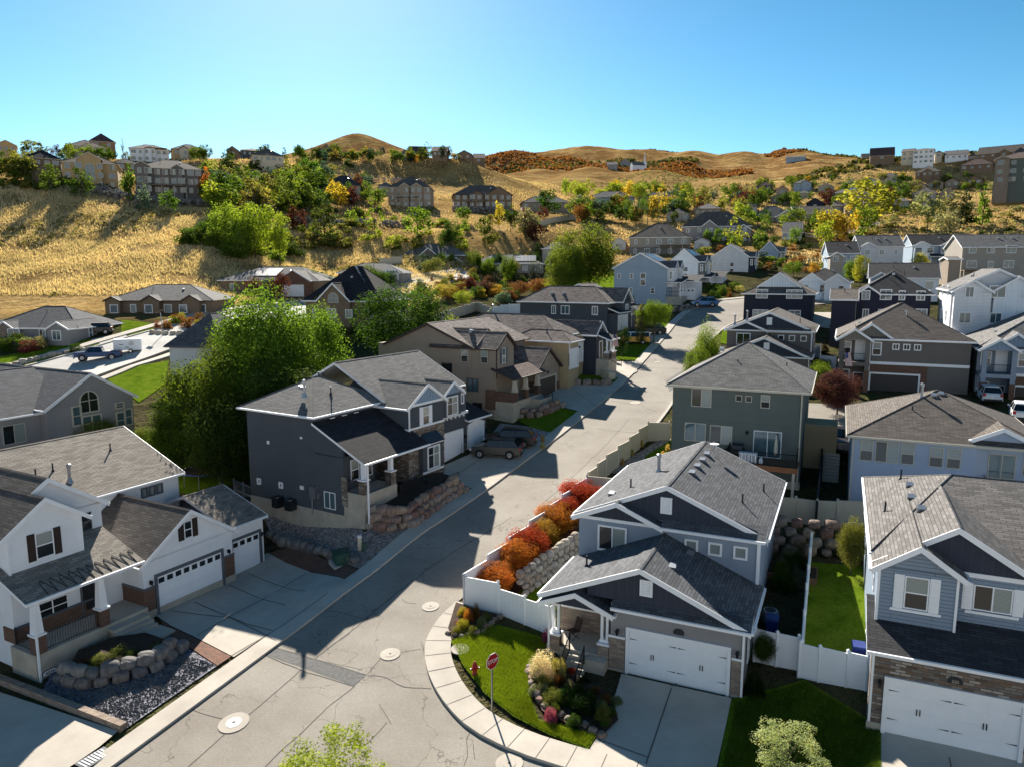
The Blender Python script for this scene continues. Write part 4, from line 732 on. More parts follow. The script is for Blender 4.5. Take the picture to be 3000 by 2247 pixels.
q = MB(); q.prism([(-.3, -.12), (.3, -.12), (.3, .1), (0, .2), (-.3, .1)], 'y', -.03, 0, 'metal_dark'); link('number_plate', q.mesh('number_plate'), h.t, (10, .46, 3.75))
# ================================================================== blue grey house with the white garage door, bottom centre
def bluehouse(name, label, o, yaw, wl, wu, sh_, bat, doorm='door_white', left=-5.0, full=True, lower=True, lights=0, hl=8.6, ym=5.3):
    h = House(name, label, 'house', o, yaw)
    h.block(-4.6, 5.65, 5.3, 17.2, -2, 6.35, wu); h.block(-4.3, 5.66, 5.31, 5.4, 2, 3, wu)
    if lower:
        h.block(-1.0, 5.6, 0, 6, -1.5, 3.75, wl); h.block(-4.4, -1.0, 1.9, 6, -1.5, 3.5, wl)
        h.gable('v', -4.6, 5.65, .0, 5.5, 3.55, .42, sh_, ends=(1, 0), oh=.3, rk=.3); h.gable('v', -4.6, -1.0, -.05, 5, 3.15, .41, sh_, wm=bat, ends=(1, 0), oh=.25, rk=.45)
        h.wall.prism([(-2.3, 3.9), (5.4, 3.9), (5.4, 4.0), (.6, 5.6), (-2.3, 4.6)], 'y', .05, .2, bat)
        h.shed(-.9, 5.95, -.4, .6, 3.5, 3.95, sh_)
    h.gable('v', -4.6, 5.65, 5.7, 17.2, 6.3, .42, sh_, wm=wu, oh=.35, rk=.35)
    h.wall.prism([(-2.4, 6.6), (5.4, 6.6), (5.4, 6.7), (.5, 8.35), (-2.4, 7.3)], 'y', 5.5, 5.72, bat)
    h.gable('v', -4.6, .15, 5.25, 9, 6.25, .42, sh_, wm=bat, ends=(1, 0), oh=.3, rk=.4); h.shed(.35, 5.95, 4.85, 6.0, 6.2, 6.7, sh_)
    h.band(-4.65, .2, 5.25, 6.15, .18); h.band(.2, 5.7, 5.28, 6.05, .14); h.spout(5.6, -.02, -.2, 3.5); h.spout(-4.35, -.1, .2, 3.1); h.trim.box(5.5, 5.68, 5.22, 5.3, 3.8, 6.1, 'trim_white')
    if full:
        h.wall.box(-1.05, -.2, -.07, 0, .2, 1.9, 'stone_tan'); h.wall.box(5.08, 5.66, -.07, 0, .2, 2.0, 'stone_tan'); h.wall.box(-4.4, -1.05, 1.84, 1.9, .5, 2.1, 'stone_tan'); h.wall.box(-1.06, -1.0, 0, 1.9, .2, 2.0, 'stone_tan')
        h.wall.box(-1.08, -.2, -.1, 0, -.8, .2, 'concrete_wall'); h.wall.box(5.08, 5.7, -.1, 0, -.8, .2, 'concrete_wall')
        h.wall.box(-4.5, -1.08, -.1, 1.84, -1.5, .75, 'concrete_wall', 'concrete'); h.wall.box(-2.1, -1.085, -.75, -.1, -1.5, .72, 'concrete_wall', 'concrete')
        for i in range(6): h.wall.box(-3.2, -2.1, -.1-.32*(i+1), -.1-.32*i, -1.6, .6-.17*i, 'concrete_wall', 'concrete')
        h.band(-1.08, -.2, -.06, 1.9, .12); h.band(5.08, 5.66, -.06, 2.0, .12); h.band(-4.4, -1.0, 1.86, 2.1, .1)
    h.finish()
    h.win('f', 5.3, -2.55, 4.35, 1.75, 1.55, 'TS', gl='glass_blind' if full else 'glass_dark')
    for u in (2.0, 3.3, 4.65): h.win('f', 5.3, u, 5.05, .75, .75, 'T', gl='glass_blind' if full else 'glass_dark')
    h.win('f', 5.5, .5, 7.0, .65, .95, 'TL', gl='trim_white')
    if lower:
        h.win('f', .05, .8, 4.4, .65, .85, 'TL', gl='trim_white'); h.garage('f', 0, 2.44, 0, 4.88, 2.44, doorm, hinge=full, lights=lights)
    for v in (1.5, 4, 10, 13): h.win('r', 5.65, v, 1.3 if v < 5 else 4.4, .7, 1.3, 'D')
    return h
h = bluehouse('blue_grey_house', 'blue grey house with navy gables and stone porch, right behind the stop sign', (6.0, 35.66, -20.53), 24.28, 'stucco_grey', 'stucco_bluegrey', 'shingle_slate', 'batten_navy')
h.win('f', 1.9, -2.35, .95, .65, 1.75, 'D', gl='glass_blind'); h.door('f', 1.9, -1.55, .75, .9, 2.1, fc='trim_white'); h.band(-4.4, -2.8, 1.88, 3.1, .08)
post(h.t, -4.05, .15, .5, 3.15, pier='stone_tan', two=True, ph=.85); post(h.t, -1.35, .15, .5, 3.15, pier='stone_tan', two=True, ph=.85)
railing(h.t, [(-3.75, 0, .75), (-3.25, 0, .75)]); railing(h.t, [(-3.15, -.2, .7), (-3.15, -2.1, -.35)]); railing(h.t, [(-2.15, -.8, .5), (-2.15, -2.1, -.35)]); railing(h.t, [(-1.1, .45, .75), (-1.1, 1.7, .75)])
wall_lamp(h.t, (-.6, -.07, 2.25)); wall_lamp(h.t, (5.35, -.07, 2.35)); q = MB(); q.prism([(-.26, -.13), (.26, -.13), (.26, .05), (.12, .17), (-.12, .17), (-.26, .05)], 'y', -.03, 0, 'metal_dark'); link('number_plate', q.mesh('number_plate'), h.t, (2.5, -.02, 2.85))
for i in range(4): h.vent(1.15, 9.5+i*1.7, 8.35, 'box')
h.vent(-1.2, 10.8, 7.85, 'flue'); h.vent(-2.3, 8.2, 7.45, 'pipe'); h.vent(-3.3, 7.6, 7.0, 'box'); h.vent(4.2, 9, 7.1, 'pipe'); h.vent(5.0, 13, 6.75, 'pipe'); h.vent(-3.2, 2.6, 4.4, 'pipe'); h.vent(1.7, 1.9, 5.3, 'box'); h.vent(2.1, 4.5, 5.15, 'box')
q = MB(); q.tube([(0, 0, 0), (0, 0, .7)], .025, 'metal_grey', 6); q.lathe([(.02, 0), (.2, .05), (.3, .12), (.31, .13)], 'sign_white', 16, (0, 0, .6)); q.tube([(0, 0, .62), (0, -.3, .95)], .012, 'metal_grey', 4); link('satellite_dish', q.mesh('satellite_dish'), h.roofo, (1.5, 15.3, 8.3))
# ================================================================== right foreground house
h = House('blue_siding_house', 'blue siding house with white shutters, brick garage front and carriage door, bottom right corner', 'house', (16.31, 29.93, -19.88), 23.7)
SB = 'siding_blue'; SD = 'shingle_dark'; SG = 'shingle_warm'
h.block(-.62, 11, 0, 4.4, -1.5, 3.55, SB); h.wall.box(-.66, 5.6, -.07, 0, .35, 3.5, 'stone_veneer'); h.wall.box(-.72, -.64, -.07, .6, .35, 3.5, 'stone_veneer'); h.wall.box(-.75, -.17, -.11, 0, -1, .35, 'concrete_wall'); h.wall.box(5.05, 5.6, -.11, 0, -1, .35, 'concrete_wall')
h.shed(-.95, 11, -.4, 3.0, 3.6, 4.75, SD); h.block(-.6, 2.5, 1.5, 8, 3.4, 6.95, SB); h.block(-.599, 9, 2.2, 16.5, -1.5, 6.9, SB)
h.gable('v', -.6, 2.5, 1.5, 9, 6.9, .68, SG, wm=SB, ends=(1, 0), oh=.3, rk=.35); h.gable('v', -.6, 5.4, 2.2, 10, 6.9, .62, SG, wm='batten_navy', ends=(1, 0), oh=.3, rk=.3)
h.hip(-.6, 12, 3.4, 16.5, 6.9, .34, SG, ax='u', pe=.6, oh=.3); h.block(8.9, 12, 3.4, 16.4, -1.5, 6.89, SB)
h.trim.box(2.42, 2.52, 1.44, 1.5, 4.3, 6.9, 'trim_white'); h.trim.box(-.64, -.52, 1.44, 1.5, 4.3, 6.8, 'trim_white'); h.band(2.52, 9, 2.2, 6.75, .2); h.trim.box(-.7, -.6, -.1, 0, .3, 3.5, 'trim_white')
h.finish()
h.win('f', 1.5, .93, 5.15, .95, 1.5, 'D', gl='glass_blind', shut='trim_white'); h.win('f', 2.2, 3.9, 5.3, 1.45, 1.15, 'S', gl='glass_blind', shut='trim_white'); h.garage('f', -.07, 2.43, 0, 4.88, 2.44, hinge=True); wall_lamp(h.t, (-.33, -.07, 2.25))
q = MB(); q.box(-.1, 1.9, -.05, 0, 0, .12, 'trim_white'); q2 = q.mesh('window_sill'); link('window_sill', q2, h.t, (.03, 1.46, 5.0)); link('window_sill', q2, h.t, (3.0, 2.16, 5.13))
q = MB(); q.prism([(-.26, -.14), (.26, -.14), (.26, .06), (.1, .17), (-.1, .17), (-.26, .06)], 'y', -.03, 0, 'metal_dark'); o = link('number_plate', q.mesh('number_plate'), h.t, (2.45, -.09, 2.98)); text(h, '220', .18, (0, -.035, -.04), 'vinyl_tan', parent=o)
for u, v in ((1.2, 11), (1.1, 8.7), (1.35, 6.3)): h.vent(u, v, 7.1+(u+.6)*.55+.1, 'box')
h.vent(-.1, 8.2, 7.45, 'pipe'); h.vent(6.6, 9, 8.2, 'flue'); h.vent(.9, 13, 8.1, 'pipe')
for v, w in ((4, 4.8), (7, 1.2), (10, 4.8), (13, 4.8)): h.win('l', -.6, v, w, .6, 1.2, 'D')
# ================================================================== green house
h = House('green_house', 'dark green stucco house three storeys tall with hip roof and rear deck', 'house', (13.16, 60, -15.52-1.7), 23.7)
b = 1.7; GN = 'stucco_green'; TC = 'trim_cream'
h.block(0, 10, 0, 12.2, -.5, 6.45+b, GN); h.hip(0, 10, 0, 12.2, 6.45+b, .47, GR, TC, ax='u', oh=.45); h.band(0, 10, 0, 3.6+b, .04, 'stucco_green', .02)
h.wall.box(-.04, 10.04, -.05, 0, -.5, 1.0, 'concrete_wall')
h.block(10, 12.5, 5, 8, 0, 3+b, 'stucco_tan'); h.spout(9.85, -.02, 0, 6.2+b, TC)
h.finish()
for u, w, W_, H_, st, gl in ((2.3, 4.7, 1.6, 1.5, 'S', 'glass_blind'), (5.2, 5.35, .5, .5, '', 'glass_dark'), (5.95, 5.35, .5, .5, '', 'glass_dark'), (7.2, 4.95, .7, 1.05, 'D', 'glass_blind'), (1.9, 1.85, 1.7, 1.5, 'S', 'glass_sky'), (3.95, 1.8, 1.75, 1.5, 'S', 'glass_blind'), (2.1, -.75, 1.6, 1.2, 'S', 'glass_sky')): h.win('f', 0, u, w+b, W_, H_, st, 'trim_cream', gl)
h.win('f', 0, 7.5, 1.05+b, 2.1, 2.1, 'S', 'trim_white', 'glass_sky'); wall_lamp(h.t, (5.95, 0, 2.9+b))
q = MB(); q.box(4.6, 9.9, -2.6, -.02, .8+b, 1.0+b, 'deck_orange', 'wood'); q.box(4.58, 9.92, -2.64, -2.6, .62+b, 1.03+b, 'deck_orange'); q.box(9.55, 9.75, -2.5, -2.3, -.5, .8+b, 'trim_cream'); q.box(4.8, 5, -2.5, -2.3, -.5, .8+b, 'trim_cream'); q.build('deck', h.t)
railing(h.t, [(4.7, -.1, 1+b), (4.7, -2.5, 1+b), (9.8, -2.5, 1+b), (9.8, -.1, 1+b)], 1.0); railing(h.t, [(4.6, -2.5, 1+b), (2.6, -2.5, -.1+b)], 1.0)
for u, v, k in ((3.0, 5.4, 'box'), (4.4, 5.4, 'box'), (6.4, 5.3, 'box'), (7.0, 4.6, 'box'), (4.6, 3.2, 'pipe'), (8.3, 5.6, 'pipe')): h.vent(u, v, 6.45+b+(v if k != 'x' else 0)*.47-.2 if u < 6 else 6.45+b+min(v, (10.4-u)*1.05)*.47-.05, k)
dk = h.t.matrix_basis if False else None
def onhouse(h, u, v, w): a = -R(h.yaw); return Vector((h.o.x+u*math.cos(a)-v*math.sin(a), h.o.y+u*math.sin(a)+v*math.cos(a), h.o.z+w))
g_ = onhouse(h, 5.4, -.9, 1.0+b); o = thing('barbecue_grill', 'black covered barbecue grill on the green house deck', 'grill', g_, -R(23.7))
q = MB(); q.box(-.5, .5, -.3, .3, 0, .8, 'iron'); q.build('cart', o); q = MB(); q.prism([(-.3, .8), (.3, .8), (.28, 1.05), (.1, 1.2), (-.12, 1.2), (-.28, 1.05)], 'x', -.4, .4, 'metal_dark'); q.build('hood', o)
g_ = onhouse(h, 6.3, -1.9, 1.0+b); o = thing('gas_bottle_box', 'white ribbed storage chest standing at the deck edge', 'chest', g_, -R(23.7)); q = MB(); q.box(-.65, .65, -.3, .3, 0, .7, 'vinyl_white'); [q.box(-.62+i*.25, -.5+i*.25, -.33, -.3, .05, .65, 'metal_grey') for i in range(5)]; q.build('chest_body', o); q = MB(); q.box(-.68, .68, -.34, .34, .7, .78, 'vinyl_white'); q.build('lid', o)
g_ = onhouse(h, 7.25, -2.0, 1.0+b); o = thing('gas_bottle', 'small white gas bottle beside the white chest', 'gas bottle', g_); q = MB(); q.lathe([(.13, 0), (.16, .08), (.16, .32), (.08, .42), (.09, .5)], 'vinyl_white', 10); q.build('bottle', o)
g_ = onhouse(h, 8.2, -.8, 1.0+b); o = thing('closed_parasol', 'folded beige parasol on the green house deck', 'parasol', g_); q = MB(); q.lathe([(.05, .5), (.16, .7), (.14, 1.2), (.05, 2.0), (.01, 2.1)], 'vinyl_tan', 8); q.build('canopy', o); q = MB(); q.tube([(0, 0, 0), (0, 0, 2.2)], .025, 'wood', 6); q.build('pole', o)
# ================================================================== light blue house on the right
h = House('light_blue_house', 'light blue stucco house with brown roof and many cream framed windows, right edge', 'house', (24.36, 52, -15.84-1.6), 23.7)
b = 1.6; LB = 'stucco_lightblue'
h.block(0, 7.6, 0, 12, -1, 4.3+b, LB); h.block(7.59, 11.5, .9, 12, -1, 4.3+b, LB); h.hip(0, 11.5, 0, 12, 4.3+b, .42, BR, TC, ax='u', oh=.4)
h.wall.prism([(7.6, .0), (8.5, .9), (7.6, .9)], 'z', -1, 4.28+b, LB); h.gable('v', 7.6, 10.6, .2, 4, 4.6+b, .5, BR, 'trim_white', wm=LB, ends=(1, 0)); h.spout(.06, -.02, -.5, 4.2+b, TC)
h.finish()
for u, w, W_, H_, st, gl in ((.95, 2.5, .85, 1.5, 'D', 'glass_blind'), (2.25, 2.5, 1.5, 1.5, 'S', 'glass_blind'), (3.55, 2.5, .85, 1.5, 'D', 'glass_blind'), (5.3, 2.5, .85, 1.4, 'D', 'glass_blind'), (6.35, 2.5, .85, 1.4, 'D', 'glass_blind'), (2.0, .0, 1.3, 1.15, 'S', 'glass_blind')): h.win('f', 0, u, w+b, W_, H_, st, 'trim_cream', gl)
h.win('f', .9, 9.3, 1.9+b, 1.6, 1.7, 'S', 'trim_cream', 'glass_sky'); h.win('f', .9, 10.9, 2.3+b, .8, 1.5, 'D', 'trim_cream', 'glass_blind'); q = MB(); q.box(8.3, 11.4, -.3, .88, .9+b, 1.1+b, 'wood'); q.build('deck', h.t); railing(h.t, [(8.3, .8, 1.1+b), (8.3, -.25, 1.1+b), (11.4, -.25, 1.1+b)], 1.0, 'wood', sp=.2)
q = MB(); [q.box(u, u+.25, -.05, 0, .9+b, 1.1+b, 'sign_white') for u in (4.9,)]; q.build('wall_vent', h.t); q = MB(); q.box(5.85, 6.3, -.05, 0, .85+b, 1.05+b, 'sign_white'); q.build('wall_vent', h.t)
h.vent(4.6, 5.0, 4.3+b+2.05, 'flue'); h.vent(3.9, 3.2, 4.3+b+1.3, 'pipe'); h.vent(5.4, 5.3, 4.3+b+2.3, 'box'); h.vent(5.9, 5.6, 4.3+b+2.4, 'box')
# ================================================================== houses further off
def frame(vx, vy, Y, yaw, exR):
    p = at(vx, vy, Y); c, s_ = math.cos(R(yaw)), math.sin(R(yaw)); rx = ray(exR, vy)[0]
    return p, (rx*p[1]-p[0])/(c+rx*s_)
def mid(name, label, exL, ey, exR, vb, Y, yaw=24, d=11, roof='hip', pitch=.42, wm='stucco_grey', rm='shingle_grey', tr='trim_white', cols=4, rows=None, gl='glass_dark',
        wings=(), side=None, sc=2, W_=1.2, H_=1.35, style='S', low=None, cat='house', group=None, garage=None, solar=None, vents=2, fb=4, wf='trim_white', arch=None, deck=None, chim=0, rise=None, porch=None):
    p, w = frame(exL, ey, Y, yaw, exR); hw = p[2]-at(exL, vb, Y)[2]; o = (p[0], p[1], p[2]-hw); w = abs(w)
    h = House(name, label, cat, o, yaw, group); h.w, h.hw, h.d = w, hw, d
    h.block(0, w, 0, d, -fb, hw, wm)
    if low: h.wall.box(-.05, w+.05, -.05, 0, -fb, hw*low[0], low[1]); h.wall.box(-.05, 0, 0, d, -fb, hw*low[0], low[1])
    if rise: pitch = rise/((d if roof == 'gu' else w if roof == 'gv' else min(w, d))/2)
    if roof == 'hip': wr = h.hip(0, w, 0, d, hw, pitch, rm, tr)
    elif roof == 'gu': wr = h.gable('u', 0, d, 0, w, hw, pitch, rm, tr, wm=wm)
    else: wr = h.gable('v', 0, w, 0, d, hw, pitch, rm, tr, wm=wm)
    wl = []
    for i, wg in enumerate(wings):
        f0, f1, pr, pt, wmat, topf = (list(wg)+[.7, wm, 1.0])[:6] if len(wg) < 6 else wg
        u0, u1 = f0*w, f1*w; ht = hw*topf-.003*i; h.block(u0, u1, -pr, .5, -fb, ht, wmat); 
        h.gable('v', u0, u1, -pr, min(d*.6, 7), ht-.02, pt, rm, tr, wm=wmat, ends=(1, 0), oh=.25); wl.append((u0, u1, pr))
    if porch: h.shed(porch[0]*w, porch[1]*w, -2.2, 0, hw*porch[2]-.7, hw*porch[2], rm, tr); [h.trim.box(porch[0]*w+(porch[1]-porch[0])*w*k/3-.1, porch[0]*w+(porch[1]-porch[0])*w*k/3+.1, -2.1, -1.9, 0, hw*porch[2]-.6, 'trim_white') for k in range(4)]
    if chim:
        for k in range(chim): h.wall.box(w*(.3+.3*k), w*(.3+.3*k)+.8, d*.45, d*.55, hw, wr+.9, wm)
    h.finish()
    rows = rows or ([hw-2.0] if hw < 4.2 else [hw-2.0, hw-4.8] if hw < 7.2 else [hw-2.0, hw-4.8, hw-7.5])
    def wingat(u):
        for u0, u1, pr in wl:
            if u0-.1 < u < u1+.1: return pr
        return 0
    rr = random.Random(hash(label) % 9973 if False else sum(map(ord, label)))
    for ri, wz in enumerate(rows):
        if wz < -.4: continue
        for c in range(cols):
            u = w*(c+.5)/cols+rr.uniform(-.2, .2); 
            if garage and ri == len(rows)-1 and garage[0]*w-1.2 < u < garage[1]*w+1.2: continue
            if arch and abs(u-arch[0]*w) < arch[1]/2+.8: continue
            pr = wingat(u); g_ = gl if rr.random() < .7 else ('glass_blind' if gl != 'glass_blind' else 'glass_sky'); k = rr.choice([1, 1, 1.35, .75])
            h.win('f', -pr, u, wz, W_*k, H_*(1 if k < 1.3 else 1.1), style, wf, g_)
        if side:
            for c in range(sc): h.win(side, 0 if side == 'l' else w, d*(c+.6)/(sc+.3), wz, .9, H_, 'TD', wf, gl)
    if garage: h.garage('f', -wingat((garage[0]+garage[1])/2*w), (garage[0]+garage[1])/2*w, garage[2] if len(garage) > 2 else 0, (garage[1]-garage[0])*w, 2.3, lights=garage[3] if len(garage) > 3 else 0)
    if arch: h.win('f', -wingat(arch[0]*w), arch[0]*w, arch[2], arch[1], arch[3], 'TA', wf, gl)
    if deck: q = MB(); q.box(deck[0]*w, deck[1]*w, -2.2, 0, deck[2]-.2, deck[2], 'wood'); [q.box(deck[0]*w+(deck[1]-deck[0])*w*k/3-.1, deck[0]*w+(deck[1]-deck[0])*w*k/3+.1, -2.1, -1.9, -fb, deck[2]-.2, 'trim_cream') for k in range(4)]; q.build('deck', h.t); railing(h.t, [(deck[0]*w, -2.15, deck[2]), (deck[1]*w, -2.15, deck[2])], 1.0, 'trim_cream', sp=.5)
    if solar:
        u0, u1, v0, v1 = solar; q = MB(); zz = lambda v: (hw+.34+v*pitch) if v < d/2 else hw+.34+(d-v)*pitch
        q.slab([(u0*w, v0*d, zz(v0*d)), (u1*w, v0*d, zz(v0*d)), (u1*w, v1*d, zz(v1*d)), (u0*w, v1*d, zz(v1*d))], .06, 'metal_grey', 'solar_panel'); q.build('solar_panels', h.t)
    for k in range(vents):
        f = .35+.3*k/max(1, vents-1) if vents > 1 else .5; v = d*.33 if roof != 'gv' else d*(.3+.3*f); u = w*f if roof != 'gv' else w*.3
        z = hw+.15+(v*pitch if roof != 'gv' else u*pitch); h.vent(u, v, z, 'box' if k % 2 else 'pipe')
    return h
T_ = 'stucco_taupe'
# ---- taupe balcony house and its neighbour
def balcony_house(name, label, o, wm, rm, bat, openg):
    h = House(name, label, 'house', o, 24)
    h.block(-.3, 9.5, 0, 13, -1, 6.2, wm); h.block(-3.3, -.3, 1.4, 12, -1, 6.2, wm); h.gable('v', -3.3, -.2, -1.2, 6, 6.1, .66, rm, wm=bat, ends=(1, 0), oh=.3); h.gable('v', -2.2, 2.0, .0, 8, 6.15, .72, rm, wm=bat, ends=(1, 0), oh=.2)
    h.gable('v', -3.3, 9.5, 6, 13, 6.2, .5, rm, oh=.4, wm=wm, ends=(0, 1)); h.hip(-3.3, 9.5, .02, 13, 6.2, .55, rm, oh=.4)
    for u in (-3.2, -.6): h.wall.box(u, u+.45, -1.2, -.8, -1, 6.15, wm); h.wall.box(u-.03, u+.48, -1.24, -.78, -1, 2.7, 'brick_brown')
    h.wall.box(-3.3, -.1, -1.22, 1.4, 3.2, 3.6, wm); h.wall.box(-.34, 5.6, -.06, 0, -.5, 3.3, 'brick_brown'); h.band(-.35, 9.5, 0, 3.35, .3); h.spout(-.1, -.05, 0, 6)
    h.finish()
    h.win('f', 1.4, -2.5, 4.2, 1.0, 1.5, 'TD', gl='glass_blind'); h.door('f', 1.4, -1.1, 3.6, .9, 2.1, 'door_white'); h.win('f', 0, .55, 4.3, .95, 1.5, 'TD', gl='glass_blind')
    for u in (2.4, 3.45, 4.5): h.win('f', 0, u, 5.0, .7, .7, 'TS', gl='glass_dark')
    h.win('f', 1.4, -2.4, .9, .8, 1.6, 'TD', gl='glass_sky'); h.door('f', 1.4, -1.1, 0, .95, 2.1, 'door_black')
    railing(h.t, [(-2.75, -1.05, 3.6), (-.6, -1.05, 3.6)]); o2 = h.garage('f', -.06, 2.45, 0, 4.7, 2.3, 'door_black' if openg else 'door_white'); h.vent(3.4, 4, 7.9, 'flue'); h.vent(-1.2, 5, 7.4, 'box'); wall_lamp(h.t, (-.2, -.06, 2.3)); return h  # open garages: a black door panel stands in for the shaded interior
p10 = (39.8, 82, -13.55)
h10 = balcony_house('taupe_house', 'taupe house with a flag on its balcony, brick garage front and open dark garage', p10, T_, 'shingle_brown', 'batten_taupe', True)
c_, s_ = math.cos(R(24)), math.sin(R(24))
h11 = balcony_house('slate_house', 'slate blue house with white gables and open garage at the right edge', (p10[0]+13.6*c_, p10[1]-13.6*s_, p10[2]-.6), 'stucco_bluegrey', 'shingle_grey', 'batten_blue', True)
# ---- small copy of the blue house plan
P_ = at(1571, 711, 96); uu = np.array([c_, -s_]); vv = np.array([s_, c_]); o12 = (P_[0]+4.6*uu[0]-5.3*vv[0], P_[1]+4.6*uu[1]-5.3*vv[1], P_[2]-6.35)
h = bluehouse('navy_gable_house', 'taupe house with navy gables peeking over the green house roof', o12, 24, T_, T_, 'shingle_brown', 'batten_navy', full=False)
h.vent(-2.5, 8, 7.4, 'flue'); h.vent(-3.9, 7, 6.9, 'flue'); h.vent(4, 8, 7.2, 'pipe')
h = mid('navy_house', 'dark navy house with white board gable and hipped skirt roof beside the road bend', 1608, 634, 1756, 704, 120, 24, 11, 'hip', .5, 'stucco_navy', 'shingle_brown', cols=2, rows=[4.4, 1.2], gl='glass_sky', W_=2.4, H_=1.45, style='TM', vents=0)
h.roof = MB(); h.wall = MB(); h.trim = MB(); wr = h.gable('v', 2.0, h.w-2.0, 1.6, 9.5, h.hw+1.0, .68, 'shingle_brown', wm='batten_white', oh=.2); q = h.roof.build('roof_gable', h.t); h.wall.build('gable_board', q); h.trim.build('gutter_trim', q)
mid('dark_navy_house', 'dark navy house under a broad dark hip roof above the flag balcony house', 1852, 634, 2012, 712, 106, 24, 12, 'hip', .62, 'stucco_navy', 'shingle_dark', cols=4, rows=[4.2, 1.6], gl='glass_sky', W_=1.1, style='TS', side='r', wings=[(0, .3, .6, .7, 'stucco_navy', .99)], vents=3)
mid('navy_outbuilding', 'narrow navy annex with brown roof between the two navy houses', 1797, 648, 1850, 722, 104, 24, 7, 'gu', .35, 'stucco_navy', 'shingle_brown', cols=0, rows=[0], vents=1)
mid('pale_gable_house', 'large pale grey house with broad white gables, right edge under the long taupe house', 2056, 628, 2260, 718, 92, 24, 13, 'gv', .5, 'stucco_palegrey', 'shingle_grey', cols=3, rows=[4.3, 1.2], gl='glass_sky', style='TS', W_=1.3, side='l', wings=[(.02, .42, 1.2, .66, 'siding_white', .98), (.45, .95, .8, .66, 'batten_white', 1.0)], vents=2)
mid('white_gable_house', 'white house with grey roof and twin front gables, garage opening towards the side street', 1722, 609, 1838, 678, 142, 24, 11, 'hip', .5, 'siding_white', 'shingle_dark', cols=3, gl='glass_dark', style='T', W_=1.0, side='r', wings=[(.05, .5, .5, .7, 'batten_white', 1.0), (.52, .98, 1.4, .68, 'siding_white', .98)], garage=(.3, .75, 0, 5))
mid('long_white_house', 'long white house with a plain dark roof behind the dark navy house', 1880, 601, 2029, 632, 136, 24, 10, 'gu', .5, 'siding_white', 'shingle_dark', cols=4, gl='glass_sky', W_=1.1, style='T', side='r', rows=[.6], wings=[(.02, .3, 1.0, .6, 'batten_blue', .98)], vents=2, fb=6)
mid('long_taupe_house', 'long greyish taupe house with big white framed windows, topmost at the right edge', 2080, 535, 2290, 600, 165, 12, 11, 'gu', .5, 'stucco_greige', 'shingle_grey', cols=5, rows=[5.2, 2.0], gl='glass_sky', style='TS', W_=1.5, H_=1.5, vents=5, deck=(.0, .3, 1.6))
mid('tan_outbuilding', 'small tan flat box building beside the long taupe house', 2050, 562, 2076, 606, 160, 12, 5, 'gu', .2, 'stucco_beige', 'shingle_grey', cols=0, rows=[0], vents=0)
mid('grey_terrace_house', 'grey house with a striped awning and steel blue bay, leftmost of the grey row', 1790, 548, 1856, 585, 182, 14, 10, 'gu', .55, 'stucco_steel', 'shingle_dark', cols=3, gl='glass_sky', style='TS', side='l', wings=[(0, .42, 3.0, .6, 'stucco_greige', .8)], fb=5)
mid('pale_row_house', 'pale grey two storey house with long light roof, middle of the grey row', 1858, 534, 1952, 575, 185, 12, 10, 'gu', .55, 'stucco_palegrey', 'shingle_grey', cols=3, gl='glass_sky', style='TS', side='r', wings=[(.0, .34, 1.0, .55, 'stucco_palegrey', .99)], vents=4, fb=5)
mid('blue_row_house', 'blue and white row house with two white gables, rightmost of the grey row', 1972, 531, 2072, 570, 195, 12, 10, 'gu', .55, 'stucco_steel', 'shingle_dark', cols=4, gl='glass_sky', style='TD', wings=[(.02, .36, .8, .5, 'batten_white', .98), (.6, .96, .8, .5, 'stucco_steel', .98)], fb=5, porch=(.35, .95, .5))
